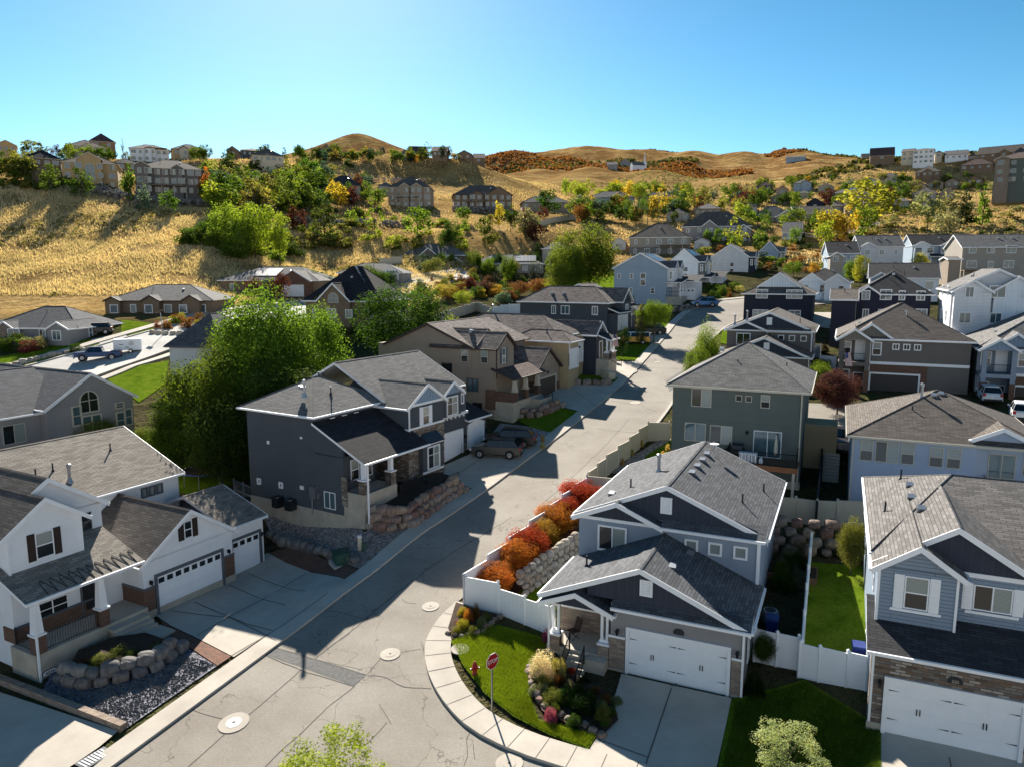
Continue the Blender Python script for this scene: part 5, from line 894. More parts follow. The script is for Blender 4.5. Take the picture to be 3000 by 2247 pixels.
# ---- across the road bend
def street_house(name, label, L, ey, Rr, vb, Y, wm, bay, rm, solar, d=12, rise=2.7, yaw=24, front='stucco_palegrey', gd='glass_dark'):
    h = mid(name, label, L, ey, Rr, vb, Y, yaw, d, 'gv', .5, wm, rm, cols=0, rows=[0], rise=rise, vents=0, fb=5); w, hw = h.w, h.hw
    for u, w_, a, b_ in ((.1, .72, .7, 1.0), (.34, .72, .7, 1.0), (.56, .72, 1.1, 1.1), (.56, .52, 1.1, 1.1), (.33, .28, .7, 1.1), (.75, .28, .8, 1.1)): h.win('f', 0, u*w, hw*w_-.2, a, b_, 'TD' if a < 1 else 'T', gl=gd)
    h.wall = MB(); h.roof = MB(); h.trim = MB()
    for v0, v1, m_ in ((.6, 3.6, bay), (5.2, 8.6, front)): h.block(w-.5, w+1.3, v0, v1, -4 if v0 > 4 else hw*.45, hw-.02, m_); h.gable('u', v0, v1, w-3, w+1.3, hw-.03, .75, rm, wm='batten_blue', ends=(0, 1), oh=.25)
    h.slabs = h.wall.box(w, w+3.0, 0, d, -4, 1.1, 'concrete_wall', 'concrete'); h.block(w-.1, w+4.6, 5.3, d-.2, -4, 3.7, front); h.shed(w, w+4.9, 5.0, d, 3.7, 4.9, 'shingle_black'); h.shed(w, w+3.0, -.2, 5.2, 3.6, 4.2, 'shingle_black')
    for v in (.1, 2.4, 4.6): h.trim.box(w+2.6, w+2.8, v-.1, v+.1, 1.1, 3.6, 'trim_white')
    q = h.roof.build('porch_roof', h.t); h.wall.build('front_bays', h.t); h.trim.build('porch_trim', q)
    h.win('r', w+1.3, 2.1, hw-2.1, .8, 1.6, 'TD', gl='glass_sky'); h.win('f', .6, w+.7, hw-2.1, .6, 1.5, 'TD', gl='glass_sky'); h.win('f', 5.2, w+.7, hw-2.1, .6, 1.5, 'TD', gl='glass_sky'); h.win('f', 0, w+.02, 1.8, .01, .01, ''); h.win('r', w+1.3, 6.9, hw-2.1, .8, 1.6, 'TD', gl='glass_sky')
    h.garage('f', 5.28, w+2.9, .1, 2.9, 2.3, lights=4); railing(h.t, [(w+.1, .05, 1.1), (w+2.7, .05, 1.1)], sp=.3)
    if solar:
        q = MB(); pt = rise/(w/2); q.slab([(w*.54, 1.2, hw+rise-.04*w*pt+.28), (w*.54, 8.2, hw+rise-.04*w*pt+.28), (w*.8, 8.2, hw+rise-.3*w*pt+.28), (w*.8, 1.2, hw+rise-.3*w*pt+.28)], .06, 'metal_grey', 'solar_panel'); q.build('solar_panels', h.t)
    return h
street_house('steel_blue_house', 'steel blue house with solar panels, white bay and porch at the road bend', 1327, 580, 1440, 652, 145, 'stucco_steel', 'siding_white', 'shingle_slate', True)
street_house('white_solar_house', 'white house with solar panels and stone front behind the steel blue house', 1448, 566, 1508, 636, 166, 'stucco_white', 'stone_grey', 'shingle_slate', True, rise=2.6)
street_house('white_arch_house', 'tall white gable house with navy bay behind the white solar house', 1538, 556, 1617, 624, 190, 'stucco_palegrey', 'stucco_navy', 'shingle_slate', False, rise=3.0)
street_house('steel_gable_house', 'steel blue grey house with stone bays, last of the gabled row on the bend', 1640, 545, 1682, 598, 214, 'stucco_steel', 'stone_grey', 'shingle_grey', False, rise=2.8)
# ---- left of the street beyond the beige house
P_ = at(1229, 738, 88); zb = at(1229, 799, 88)[2]; hw = P_[2]-zb
h = House('ochre_garage_house', 'tan house with mixed brown roof, two white garage doors and a flag on its porch', 'house', (P_[0], P_[1], zb), 27-90)
h.block(0, 3.0, 0, 6.5, -3, hw, 'stucco_tan'); h.hip(0, 3.4, 0, 7.5, hw, .55, 'shingle_mixed', ax='v'); h.block(1.4, 7.6, 1.2, 17, -3, hw+.2, 'stucco_tan'); h.hip(1.0, 8.0, 2.0, 17.5, hw+.5, .6, 'shingle_mixed', ax='v'); h.block(7.6, 10.6, -.6, 12, -3, hw+.3, 'batten_navy')
h.gable('v', 7.2, 10.8, -.6, 11, hw+.3, .78, 'shingle_mixed', wm='batten_navy', ends=(1, 0)); h.shed(7.3, 10.8, -2.6, -.6, hw-.5, hw+.2, 'shingle_black'); h.spout(.05, -.02, 0, hw); h.spout(3.1, 1.15, 0, hw)
h.wall.box(-.04, .4, -.06, 0, .4, 1.9, 'brick_brown'); h.wall.box(2.7, 3.05, -.06, 0, .4, 1.9, 'brick_brown'); h.wall.box(3.05, 3.2, 1.14, 1.2, .4, 1.9, 'brick_brown'); h.wall.box(7.4, 7.6, 1.14, 1.2, .4, 1.9, 'brick_brown')
h.wall.box(7.6, 10.7, -2.3, -.6, -2, .5, 'concrete_wall', 'concrete')
h.finish(); h.w = 4.4; h.garage('f', 0, 1.5, 0, 2.4, 2.3); h.garage('f', 1.2, 5.35, .1, 3.9, 2.4); h.win('f', -.6, 9.0, hw+.9, .5, 1.0, 'TD', gl='glass_sky'); h.door('f', -.6, 9.2, .5); wall_lamp(h.t, (2.85, -.06, 2.4))
for u in (7.9, 9.3, 10.4): post(h.t, u, -1.95, .5, hw-.4, pier='stone_tan', two=True, ph=.8)
railing(h.t, [(8.2, -2.1, .5), (9.1, -2.1, .5)]); railing(h.t, [(7.8, -2.3, .5), (7.6, -4.0, -.3)]); OCH = h
for u, v, z, k in ((3.2, 9, 1.6, 'box'), (3.2, 11, 1.6, 'box'), (1.2, 3.4, .9, 'pipe'), (5.2, 13, 2.7, 'flue')): h.vent(u, v, hw+z, k)
P_ = at(1312, 654, 115); zb = at(1312, 716, 115)[2]; hw = P_[2]-zb
h = House('navy_street_house', 'dark slate house with white trims and dark porch roof behind the yellow van', 'house', (P_[0], P_[1], zb), 27-90)
h.block(0, 7, 0, 15, -3, hw, 'stucco_charcoal'); h.hip(0, 7, 0, 15, hw, .62, 'shingle_mixed', ax='v'); h.block(3.0, 7.4, -1.4, 4, -3, hw, 'stucco_charcoal'); h.gable('v', 2.9, 7.5, -1.4, 8, hw+.1, .8, 'shingle_mixed', wm='batten_navy', ends=(1, 0)); h.block(5.5, 11, -1.0, 12, -3, hw-.4, 'stucco_charcoal'); h.gable('u', 1, 12, 4, 11, hw-.2, .5, 'shingle_mixed', wm='stucco_charcoal', ends=(0, 1))
h.block(.6, 5.4, -1.5, 0, -3, 2.7, 'stucco_charcoal'); h.shed(.3, 5.7, -1.9, 0, 2.7, 3.4, 'shingle_black'); h.shed(6.8, 10.8, -2.8, -1, 2.9, 3.6, 'shingle_black')
h.finish()
for v, W_ in ((2.0, 1.0), (7.0, 1.5), (9.0, .8)): h.win('l', 0, v, hw-2.0, W_, 1.4, 'TS', gl='glass_sky')
h.win('f', -1.4, 5.2, hw-2.0, 1.3, 1.6, 'TM', gl='glass_sky'); h.win('f', -1.0, 9, hw-2.4, 1.1, 1.5, 'TM', gl='glass_sky'); h.garage('f', -1.5, 3.0, .1, 4.2, 2.2); h.door('f', -1.0, 8.4, .1); post(h.t, 10.5, -2.6, 0, 2.9, pier='stone_tan')
for u, v in ((1.6, 8), (1.6, 10)): h.vent(u, v, hw+1.2, 'box')
# ---- left side
h = mid('grey_arch_window_house', 'grey stucco house with a big arched gable window beside the bottom left tree', 100, 884, 288, 990, 62, -61.6, 14, 'gv', .62, 'stucco_grey', 'shingle_slate', cols=0, rows=[0], vents=0, fb=4)
w, hw = h.w, h.hw
h.wall = MB(); h.roof = MB(); h.trim = MB(); h.block(-16, 0, 1.0, 13, -4, hw-.3, 'stucco_grey'); h.gable('u', 1.0, 13, -16, 3, hw-.3, .5, 'shingle_slate', wm='stucco_grey', ends=(1, 0)); q = h.roof.build('side_roof', h.t); h.wall.build('side_wing', h.t); h.trim.build('gutter_trim', q); h.rootroof = q
h.win('f', 0, w*.47, hw-.9, 1.8, 2.0, 'TA', 'trim_cream', 'glass_dark')
for u, ww, a, b_ in ((.32, -1.9, .9, 1.8), (.43, -2.6, 1.0, 1.5), (.54, -2.6, 1.0, 1.5), (.83, -1.0, .9, .6), (.83, -2.9, .9, 1.6), (.93, -2.7, .8, 1.6)): h.win('f', 0, u*w, hw+ww, a, b_, 'TD', 'trim_cream', 'glass_sky')
h.win('f', 1.0, -2.2, hw-2.6, 1.8, 1.6, 'S', 'trim_cream', 'glass_blind')
for u in (-9, -6.5, -3.5): h.vent(u, 5.6, hw+2.3, 'box')
h = mid('grey_ranch_house', 'grey ranch house with dark shutters and white gable, left edge above the truck road', -30, 708, 168, 745, 112, 4, 11, 'hip', .5, 'stucco_grey', 'shingle_slate', cols=4, rows=[.9], gl='glass_sky', style='TS', W_=1.4, H_=1.5, side='r', wings=[(.18, .36, 1.2, .7, 'stone_tan', 1.0), (.0, .2, 1.6, .7, 'stone_tan', .95), (.78, 1.0, 2.2, .6, 'stucco_grey', 1.0)], vents=1, fb=2)
h = mid('brown_ranch_house', 'brown stucco ranch house with arched windows and wide hip roofs below the golden hill', 232, 650, 458, 690, 132, -2, 12, 'hip', .42, 'stucco_brown', 'shingle_grey', 'trim_brown', cols=6, rows=[1.1], gl='glass_sky', style='T', W_=1.4, H_=1.5, side='l', wings=[(.36, .52, 1.3, .6, 'stucco_brown', 1.0), (.74, .9, 1.3, .6, 'stucco_brown', 1.0), (.0, .14, 1.0, .5, 'stucco_brown', .99)], vents=2, fb=3)
h = mid('dark_roof_house', 'pale walled house with stepped dark slate roofs half hidden by the big left tree', 365, 744, 480, 794, 88, 10, 9, 'hip', .95, 'stucco_palegrey', 'shingle_slate', 'trim_grey', cols=0, rows=[0], vents=0, fb=3)
h = mid('black_roof_house', 'tan house with a steep black roof, solar panels and a pointed dormer window', 660, 647, 822, 705, 118, 14, 11, 'hip', .9, 'stucco_brown', 'shingle_black', 'trim_white', cols=4, rows=[1.4], gl='glass_sky', style='TS', side='r', wings=[(.2, .62, .8, .95, 'stucco_brown', .97)], vents=3, fb=4)
h.win('f', -.8, h.w*.41, h.hw-.5, 1.8, 1.6, 'TA', 'trim_cream', 'glass_sky')
q = MB(); q.slab([(h.w*.72, 2.2, h.hw+2.6), (h.w*.72+.2, 7.6, h.hw+2.6), (h.w*.5, 6.8, h.hw+5.2), (h.w*.5, 4.6, h.hw+5.2)], .06, 'metal_grey', 'solar_panel'); q.build('solar_panels', h.t)
mid('brick_garage_house', 'brown brick house with wide roof and white garage behind the maroon tree', 476, 606, 686, 640, 162, 8, 13, 'hip', .42, 'stucco_brown', 'shingle_grey', cols=4, gl='glass_sky', style='TS', wings=[(.62, .95, 1.5, .6, 'brick_brown', .98)], garage=(.68, .88, 0), solar=(.3, .55, .12, .4), vents=2, fb=4)
mid('low_grey_house', 'low grey house with a garage behind the black roof house', 730, 590, 868, 606, 178, 5, 10, 'hip', .42, 'stucco_grey', 'shingle_grey', cols=3, gl='glass_sky', style='TS', garage=(.76, .94, 0, 4), vents=1, fb=4)
mid('stone_garage_house', 'taupe house with stone garage gable and arched dormer beyond the curving road', 868, 552, 1005, 592, 222, 6, 12, 'hip', .55, 'stucco_taupe', 'shingle_grey', cols=4, gl='glass_sky', style='TS', wings=[(.3, .56, .8, .8, 'stucco_taupe', 1.0), (.62, .98, 3.0, .6, 'stone_tan', .62)], garage=(.68, .92, 0), vents=2, fb=4)
mid('brick_solar_ranch', 'ranch house with brick base, solar panels and wide grey roof between two round trees', 1014, 571, 1174, 610, 214, 2, 13, 'hip', .4, 'stucco_greige', 'shingle_grey', cols=6, gl='glass_sky', style='TS', low=(.5, 'brick_brown'), solar=(.62, .9, .1, .42), vents=2, fb=4)
mid('white_gable_cottage', 'white cottage gable with brown roof left of the dark poplar', 1008, 533, 1048, 565, 246, 4, 12, 'gv', .85, 'stucco_white', 'shingle_brown', 'trim_brown', cols=2, gl='glass_dark', fb=4, vents=0)
mid('white_cross_gable_house', 'white house with crossing brown gables right of the dark poplar', 1052, 536, 1102, 562, 250, 4, 11, 'gu', .8, 'stucco_white', 'shingle_brown', 'trim_brown', cols=3, gl='glass_dark', fb=4, vents=1, wings=[(.02, .4, 1, .85, 'stucco_white', 1.0)])
mid('dark_dormer_house', 'tan house with near black roof and small dormers below the bare slope', 1112, 526, 1222, 560, 252, 2, 12, 'hip', .75, 'stucco_greige', 'shingle_dark', cols=4, gl='glass_dark', fb=4, vents=3, low=(.4, 'stone_tan'), wings=[(.02, .28, 1.5, .8, 'stucco_white', .8)])
mid('low_pale_house', 'low pale house beside the left flank of the huge cottonwood', 1172, 538, 1240, 566, 225, 2, 10, 'hip', .45, 'stucco_greige', 'shingle_grey', cols=3, gl='glass_dark', fb=4, vents=0)
mid('deck_house', 'large cream and brick house with a white railed deck on tall posts', 1360, 514, 1488, 550, 232, 16, 14, 'hip', .62, 'stucco_greige', 'shingle_brown', cols=5, gl='glass_sky', style='TS', low=(.42, 'stone_grey'), vents=3, deck=(.52, 1.1, 2.6), fb=4)
mid('bay_window_house', 'pale taupe house with tall arched bay window and dark swept roof', 1474, 490, 1622, 532, 252, 14, 14, 'hip', .7, 'stucco_grey', 'shingle_brown', cols=6, gl='glass_sky', style='TS', wings=[(.3, .5, 1.2, .8, 'stucco_grey', 1.0), (.78, 1.0, 1.0, .6, 'stucco_grey', .8)], vents=2, fb=5, deck=(.8, 1.08, 2.8))
mid('covered_porch_house', 'greige house with a high covered gable porch above the long pale fence', 1622, 470, 1722, 506, 284, 12, 14, 'hip', .62, 'stucco_greige', 'shingle_grey', cols=4, gl='glass_sky', style='TS', wings=[(.55, .98, 2.0, .62, 'stucco_greige', 1.0)], vents=2, fb=5)
mid('brick_base_house', 'greige house with a low grey roof left of the basketball hoop trees', 1716, 462, 1800, 488, 300, 10, 12, 'gu', .5, 'stucco_greige', 'shingle_brown', cols=3, gl='glass_dark', fb=5)
mid('arched_hall_house', 'broad brown house with tall arched window high behind the valley trees', 1570, 436, 1642, 462, 350, 8, 14, 'hip', .65, 'stucco_brown', 'shingle_plum', cols=5, gl='glass_sky', arch=(.42, 3.0, 1.0, 4.0), vents=2, fb=5)
# ---- estates on the slope and along the skyline; x0, eave, x1, base, distance
E_ = [
 ('estate_house', 'brown estate house with very dark hipped roofs, leftmost above the golden hill', 50, 340, 130, 366, 245, 'hip', .6, 'stucco_brown', 'shingle_black', 4, []),
 ('estate_house', 'golden tan mansion with tall arched gable window above the golden hill', 132, 350, 252, 412, 236, 'hip', .5, 'stucco_gold', 'shingle_plum', 5, [(.3, .72, 2.0, .62, 'stucco_gold', 1.12)]),
 ('estate_house', 'long taupe four storey mansion with decks beside the orange tree', 292, 362, 436, 424, 232, 'hip', .45, 'stucco_taupe', 'shingle_brown', 8, [(.0, .2, 2.0, .6, 'stucco_taupe', 1.06), (.55, .7, 1.0, .6, 'stucco_taupe', 1.03)]),
 ('estate_house', 'low dark roofed house wedged between the two mansions', 246, 352, 300, 372, 262, 'hip', .5, 'stucco_brown', 'shingle_dark', 2, []),
 ('skyline_house', 'tan gabled house at the far left end of the skyline', -10, 312, 34, 330, 318, 'gv', .5, 'stucco_gold', 'shingle_dark', 3, []),
 ('skyline_house', 'cream skyline house with arched window and balcony above the tan mansion', 146, 314, 230, 340, 322, 'hip', .5, 'stucco_cream', 'shingle_plum', 5, [(.36, .6, 1.0, .6, 'stucco_cream', 1.05)]),
 ('skyline_house', 'brown roofed house topping the skyline behind the cream house', 194, 304, 248, 318, 350, 'hip', .8, 'stucco_brown', 'shingle_plum', 2, []),
 ('skyline_house', 'white three storey villa with long balconies on the left skyline', 280, 320, 364, 347, 325, 'hip', .4, 'stucco_white', 'shingle_brown', 6, [(.38, .64, 1.6, .4, 'stucco_white', 1.0)]),
 ('skyline_house', 'pale tan villa right of the white three storey villa', 372, 322, 446, 338, 345, 'hip', .5, 'stucco_gold', 'shingle_brown', 4, [(.2, .45, 1.0, .6, 'stucco_cream', 1.05)]),
 ('skyline_house', 'small dark roofed house with chimney before the poplar row', 490, 325, 514, 334, 365, 'gv', .7, 'stucco_brown', 'shingle_dark', 1, []),
 ('skyline_house', 'dark slate blocky house on the skyline left of the pointed hill', 522, 325, 570, 336, 385, 'hip', .3, 'stucco_charcoal', 'shingle_plum', 4, []),
 ('skyline_house', 'pale long house with small gables below the pointed hill skyline', 545, 335, 612, 347, 340, 'hip', .6, 'stucco_cream', 'shingle_brown', 5, []),
 ('skyline_house', 'brown chalet with steep gable among the ridge top trees', 692, 322, 718, 336, 420, 'gv', .9, 'stucco_brown', 'shingle_plum', 1, []),
 ('skyline_house', 'small pale gable house on the ridge right of the chalet', 866, 331, 882, 340, 425, 'gv', .8, 'stucco_grey', 'shingle_brown', 1, []),
 ('skyline_house', 'maroon roofed house below the lone tall tree on the ridge', 886, 328, 922, 338, 430, 'gu', .6, 'stucco_brown', 'shingle_plum', 2, []),
 ('skyline_house', 'red brown house at the right of the lone tall tree', 934, 327, 966, 342, 420, 'gu', .5, 'stucco_brown', 'shingle_plum', 3, []),
 ('skyline_house', 'dark roofed house on the falling right end of the near ridge', 988, 334, 1018, 344, 425, 'gv', .5, 'stucco_brown', 'shingle_brown', 2, []),
 ('skyline_house', 'last small house where the near ridge meets the far valley', 1022, 342, 1046, 350, 440, 'gu', .5, 'stucco_brown', 'shingle_plum', 1, []),
 ('estate_house', 'house with dark pyramid roof half sunk among valley trees', 700, 400, 778, 430, 300, 'hip', .7, 'stucco_greige', 'shingle_dark', 3, []),
 ('estate_house', 'tall tan mansion with twin gables, balcony and outside stairs', 838, 405, 930, 446, 300, 'hip', .62, 'stucco_beige', 'shingle_brown', 6, [(.28, .5, 1.2, .65, 'stucco_beige', 1.02), (.55, .8, 1.2, .65, 'stucco_beige', 1.0)]),
 ('estate_house', 'small grey roofed house left of the tan twin gable mansion', 818, 403, 850, 420, 325, 'hip', .6, 'stucco_grey', 'shingle_grey', 2, []),
 ('estate_house', 'brown mansion with a great arched covered balcony over a stone wall', 980, 421, 1106, 455, 312, 'hip', .6, 'stucco_brown', 'shingle_brown', 8, [(.3, .5, 1.4, .6, 'stucco_brown', 1.0), (.56, .98, 2.2, .6, 'stucco_brown', 1.0)]),
 ('estate_house', 'tan house with teal roof and railed terrace behind a round tree', 1128, 438, 1232, 458, 312, 'hip', .5, 'stucco_beige', 'shingle_slate', 6, []),
 ('estate_house', 'blue grey house with white columned portico among poplars', 1272, 428, 1368, 452, 330, 'hip', .5, 'stucco_steel', 'shingle_slate', 5, [(.52, .9, 2.0, .5, 'batten_white', 1.0)]),
 ('estate_house', 'tan house with dark blue roof right of the poplars', 1378, 430, 1462, 454, 340, 'hip', .5, 'stucco_beige', 'shingle_dark', 5, [(.05, .4, 1.0, .6, 'stucco_beige', 1.0)]),
 ('far_house', 'grey barn like house left of the white chapel on the far hill', 1312, 357, 1334, 366, 690, 'gu', .5, 'stucco_grey', 'shingle_grey', 2, []),
 ('far_house', 'far house with a white framed gable beside the chapel', 1340, 353, 1362, 361, 700, 'gv', .8, 'stucco_grey', 'shingle_dark', 1, []),
 ('far_house', 'far long house with many windows under the right rounded hill', 1698, 342, 1740, 348, 700, 'gu', .4, 'stucco_steel', 'shingle_brown', 5, []),
 ('hill_house', 'small grey house high on the right slope left of the arched windows villa', 1826-0, 396, 1860, 409, 400, 'hip', .5, 'stucco_white', 'shingle_grey', 3, [(.1, .45, 1, .6, 'stucco_white', 1.0), (.5, .95, 1, .6, 'stucco_white', 1.0)]),
 ('hill_house', 'cream ranch on the right slope above the bright yellow green tree', 1900, 384, 1950, 394, 385, 'hip', .5, 'stucco_cream', 'shingle_brown', 4, []),
 ('hill_house', 'brown house with stacked dark gables on the right slope', 1978, 373, 2030, 388, 400, 'hip', .6, 'stucco_brown', 'shingle_brown', 4, [(.3, .7, 1, .6, 'stucco_brown', 1.05)]),
 ('hill_house', 'wide brown ranch under the right skyline beside the shaded bank', 2074, 359, 2144, 369, 380, 'hip', .6, 'stucco_brown', 'shingle_plum', 4, []),
 ('hill_house', 'tan cottage with open gable, leftmost of four in a row on the right slope', 1976, 402, 2002, 414, 350, 'gv', .5, 'stucco_beige', 'shingle_brown', 2, []),
 ('hill_house', 'tan cottage with open gable, second of four in a row on the right slope', 2004, 396, 2038, 408, 350, 'gv', .5, 'stucco_beige', 'shingle_brown', 2, []),
 ('hill_house', 'tan cottage with open gable, third of four in a row on the right slope', 2042, 394, 2072, 406, 345, 'gv', .5, 'stucco_beige', 'shingle_brown', 2, []),
 ('hill_house', 'tan cottage with open gable, rightmost of four in a row on the right slope', 2088, 389, 2122, 402, 340, 'gv', .5, 'stucco_brown', 'shingle_brown', 2, []),
 ('hill_house', 'grey roofed house below the row of four cottages', 1970, 420, 2022, 432, 320, 'hip', .6, 'stucco_greige', 'shingle_brown', 3, []),
 ('hill_house', 'brown walled house behind the big yellow green tree', 1866, 430, 1902, 456, 300, 'gu', .6, 'stucco_brown', 'shingle_brown', 2, []),
 ('hill_house', 'tan roofed cottage at the left end of the slope cluster', 1780, 428, 1820, 442, 330, 'gv', .5, 'stucco_beige', 'shingle_brown', 2, []),
 ('hill_house', 'small gabled cottage in the middle of the slope cluster', 1846, 422, 1878, 434, 345, 'gv', .5, 'stucco_beige', 'shingle_brown', 2, []),
 ('hill_house', 'grey roofed cottage above the slope cluster beside the dark tree', 1800, 418, 1836, 428, 370, 'hip', .5, 'stucco_beige', 'shingle_grey', 2, []),
 ('hill_house', 'steel blue house with dark poplar at its left on the right slope', 1714, 397, 1752, 412, 405, 'hip', .5, 'stucco_steel', 'shingle_grey', 3, [(.5, .95, 1, .6, 'stucco_steel', 1.0)]),
 ('hill_house', 'dark roofed house behind the group of thin poplars', 1636, 402, 1668, 416, 410, 'hip', .6, 'stucco_charcoal', 'shingle_plum', 2, []),
 ('hill_house', 'tan gabled cottage left of the navy gable cottage', 1664, 428, 1700, 440, 345, 'gv', .5, 'stucco_beige', 'shingle_brown', 2, []),
 ('hill_house', 'cottage with a navy gable and white bargeboards', 1742, 440, 1778, 452, 325, 'gv', .6, 'stucco_navy', 'shingle_dark', 1, []),
 ('valley_house', 'tan hip roofed house among the right valley trees, left of the navy gable cottage roof', 1712, 452, 1746, 466, 310, 'hip', .5, 'stucco_beige', 'shingle_brown', 3, []),
 ('valley_house', 'grey roofed house just left of the thin dark poplar group', 1600, 446, 1636, 460, 330, 'hip', .5, 'stucco_greige', 'shingle_grey', 3, []),
 ('valley_house', 'brown roofed house behind the golden trees of the rail fence', 1826, 452, 1862, 466, 300, 'gu', .5, 'stucco_brown', 'shingle_brown', 2, []),
 ('hill_house', 'pale gabled house between the steel blue house and arched windows villa', 1768, 404, 1798, 415, 400, 'gv', .5, 'stucco_greige', 'shingle_grey', 2, []),
 ('hill_house', 'low tan house under the stacked dark gables house', 1936, 406, 1966, 416, 370, 'hip', .5, 'stucco_beige', 'shingle_brown', 2, []),
 ('hill_house', 'grey roofed house left of the sage green trees', 1926, 436, 1964, 450, 310, 'hip', .5, 'stucco_greige', 'shingle_grey', 3, []),
 ('hill_house', 'dark roofed cottage right above the grey roofed slope house', 2030, 418, 2062, 429, 325, 'gv', .6, 'stucco_beige', 'shingle_plum', 1, []),
 ('valley_house', 'pale cottage with slate roof between covered porch house and gabled row', 1690, 500, 1730, 516, 250, 'gu', .5, 'stucco_white', 'shingle_slate', 3, []),
 ('valley_house', 'small pale grey house just left of the deck house', 1322, 524, 1352, 548, 240, 'gv', .6, 'stucco_palegrey', 'shingle_slate', 1, []),
 ('valley_house', 'white and grey house peeking over the white solar house roofs', 1500, 522, 1532, 540, 236, 'gv', .5, 'siding_white', 'shingle_slate', 1, []),
 ('hill_house', 'tiny tan gabled cottage just right of the thin poplars', 1676, 410, 1702, 421, 390, 'gv', .5, 'stucco_beige', 'shingle_brown', 1, []),
 ('hill_house', 'pale cottage under the steel blue slope house', 1722, 418, 1750, 429, 370, 'hip', .5, 'stucco_greige', 'shingle_grey', 2, []),
 ('hill_house', 'brown roofed cottage above the golden trees', 1800, 446, 1832, 458, 315, 'gu', .5, 'stucco_beige', 'shingle_brown', 2, []),
 ('hill_house', 'grey cottage with twin windows left of the big yellow green tree', 1834, 436, 1862, 448, 325, 'gv', .6, 'stucco_grey', 'shingle_slate', 2, []),
 ('hill_house', 'low tan cottage above the grey roofed house on the slope', 1990, 436, 2026, 448, 305, 'hip', .5, 'stucco_beige', 'shingle_brown', 2, []),
 ('hill_house', 'small brown house left of the four cottages row', 1944, 396, 1970, 407, 375, 'gv', .5, 'stucco_brown', 'shingle_plum', 1, []),
 ('hill_house', 'pale house between the villa with arched windows and cream ranch', 1870, 392, 1894, 403, 395, 'gv', .5, 'stucco_white', 'shingle_grey', 1, []),
 ('valley_house', 'slate roofed house behind the dark poplars of the portico house', 1440, 462, 1486, 478, 305, 'hip', .5, 'stucco_greige', 'shingle_dark', 3, []),
 ('valley_house', 'grey cottage left of the covered porch house', 1560, 474, 1600, 492, 290, 'gv', .5, 'stucco_grey', 'shingle_grey', 2, []),
 ('valley_house', 'long low roofed house between bay window house and valley trees', 1500, 452, 1556, 466, 320, 'hip', .45, 'stucco_beige', 'shingle_grey', 4, []),
 ('skyline_house', 'maroon brick house with stepped roofs on the right skyline', 1880, 338, 1932, 353, 490, 'gu', .9, 'stucco_brown', 'shingle_plum', 1, []),
 ('skyline_house', 'tiny dark roofs at the left end of the right skyline', 1862, 343, 1882, 348, 520, 'gu', .6, 'stucco_brown', 'shingle_dark', 1, []),
 ('skyline_house', 'cream house with an outside stair left of the white block on the skyline', 1948, 330, 1974, 347, 480, 'gu', .4, 'stucco_cream', 'shingle_brown', 2, []),
 ('skyline_house', 'tall white block house with three storeys of windows on the right skyline', 1974, 326, 2018, 353, 470, 'hip', .25, 'stucco_white', 'shingle_brown', 4, []),
 ('skyline_house', 'white house with navy roof just right of the tall white block', 2020, 331, 2036, 343, 475, 'hip', .6, 'stucco_cream', 'shingle_dark', 1, []),
 ('skyline_house', 'white house with low grey gables right of the navy roof', 2042, 336, 2092, 344, 470, 'gu', .5, 'stucco_white', 'shingle_grey', 4, []),
 ('skyline_house', 'brown lodge with sweeping roofs, rightmost on the skyline', 2112, 334, 2250, 346, 455, 'gu', .7, 'stucco_brown', 'shingle_brown', 6, [(.35, .5, 1, .7, 'stucco_brown', 1.05), (.6, .75, 1, .7, 'stucco_charcoal', 1.05)]),
 ('skyline_house', 'small tan house left of the brown lodge', 2092, 337, 2116, 344, 465, 'hip', .6, 'stucco_greige', 'shingle_brown', 2, []),
 ('apartment_house', 'green and stone apartment block with stacked balconies, right edge of the slope', 2150, 346, 2262, 402, 262, 'hip', .4, 'stucco_green', 'shingle_plum', 4, [(.02, .3, 1.4, .4, 'stone_tan', 1.0)]),
]
rz_ = random.Random(5)
for nm, lb, x0, ey, x1, vb, Y, rf, pt, wm, rm, cn, wg in E_:
    if 'mansion' in lb and Y < 260: Y += 10
    if Y > 255 and 'skyline' not in nm:
        yg = G((x0+x1)/2, vb+1)[1]; Y = yg if .7*Y < yg < 1.5*Y else Y
    small = (x1-x0) < 60 or Y > 400; big = 'mansion' in lb
    tr = 'trim_brown' if rz_.random() < .4 else 'trim_cream'
    mid(nm, lb, x0, ey, x1, vb, Y, math.degrees(math.atan2(ray((x0+x1)/2, 600)[0], 1))+rz_.uniform(-7, 7), 12 if not big else 15, rf, pt, wm, rm, tr, cols=cn, gl='glass_sky', style='TS' if not small else 'T', W_=1.4 if not big else 1.6, H_=1.3 if not big else 1.7, wings=wg, vents=0 if small else 2, fb=6, wf='trim_cream', arch=((.51, 3.0, 3.2, 5.4) if 'golden tan mansion' in lb else None),
        deck=((.2, .75, 3.4) if 'decks' in lb or 'balcony' in lb and big else (.38, .95, 5.5) if 'villa' in lb and 'balcon' in lb else None))
P_ = at(1382, 366, 700); o = thing('chapel', 'white chapel with a thin spire on the far hill', 'chapel', P_, R(10)); q = MB(); q.box(-8, 3, -4, 4, -4, 3, 'stucco_white'); q.prism([(-4, 3), (4, 3), (0, 6)], 'x', -8, 3, 'stucco_white'); q.build('nave', o); q = MB(); q.slab([(-8.3, -4.4, 2.9), (3.3, -4.4, 2.9), (3.3, 0, 6.3), (-8.3, 0, 6.3)], .2, 'shingle_grey', 'shingle_grey'); q.build('roof', o)
q = MB(); q.box(3, 6, -1.5, 1.5, -4, 6, 'stucco_white'); q.lathe([(1.2, 6), (.9, 8), (.1, 15)], 'stucco_white', 8, (4.5, 0, 0)); q.build('spire', o)
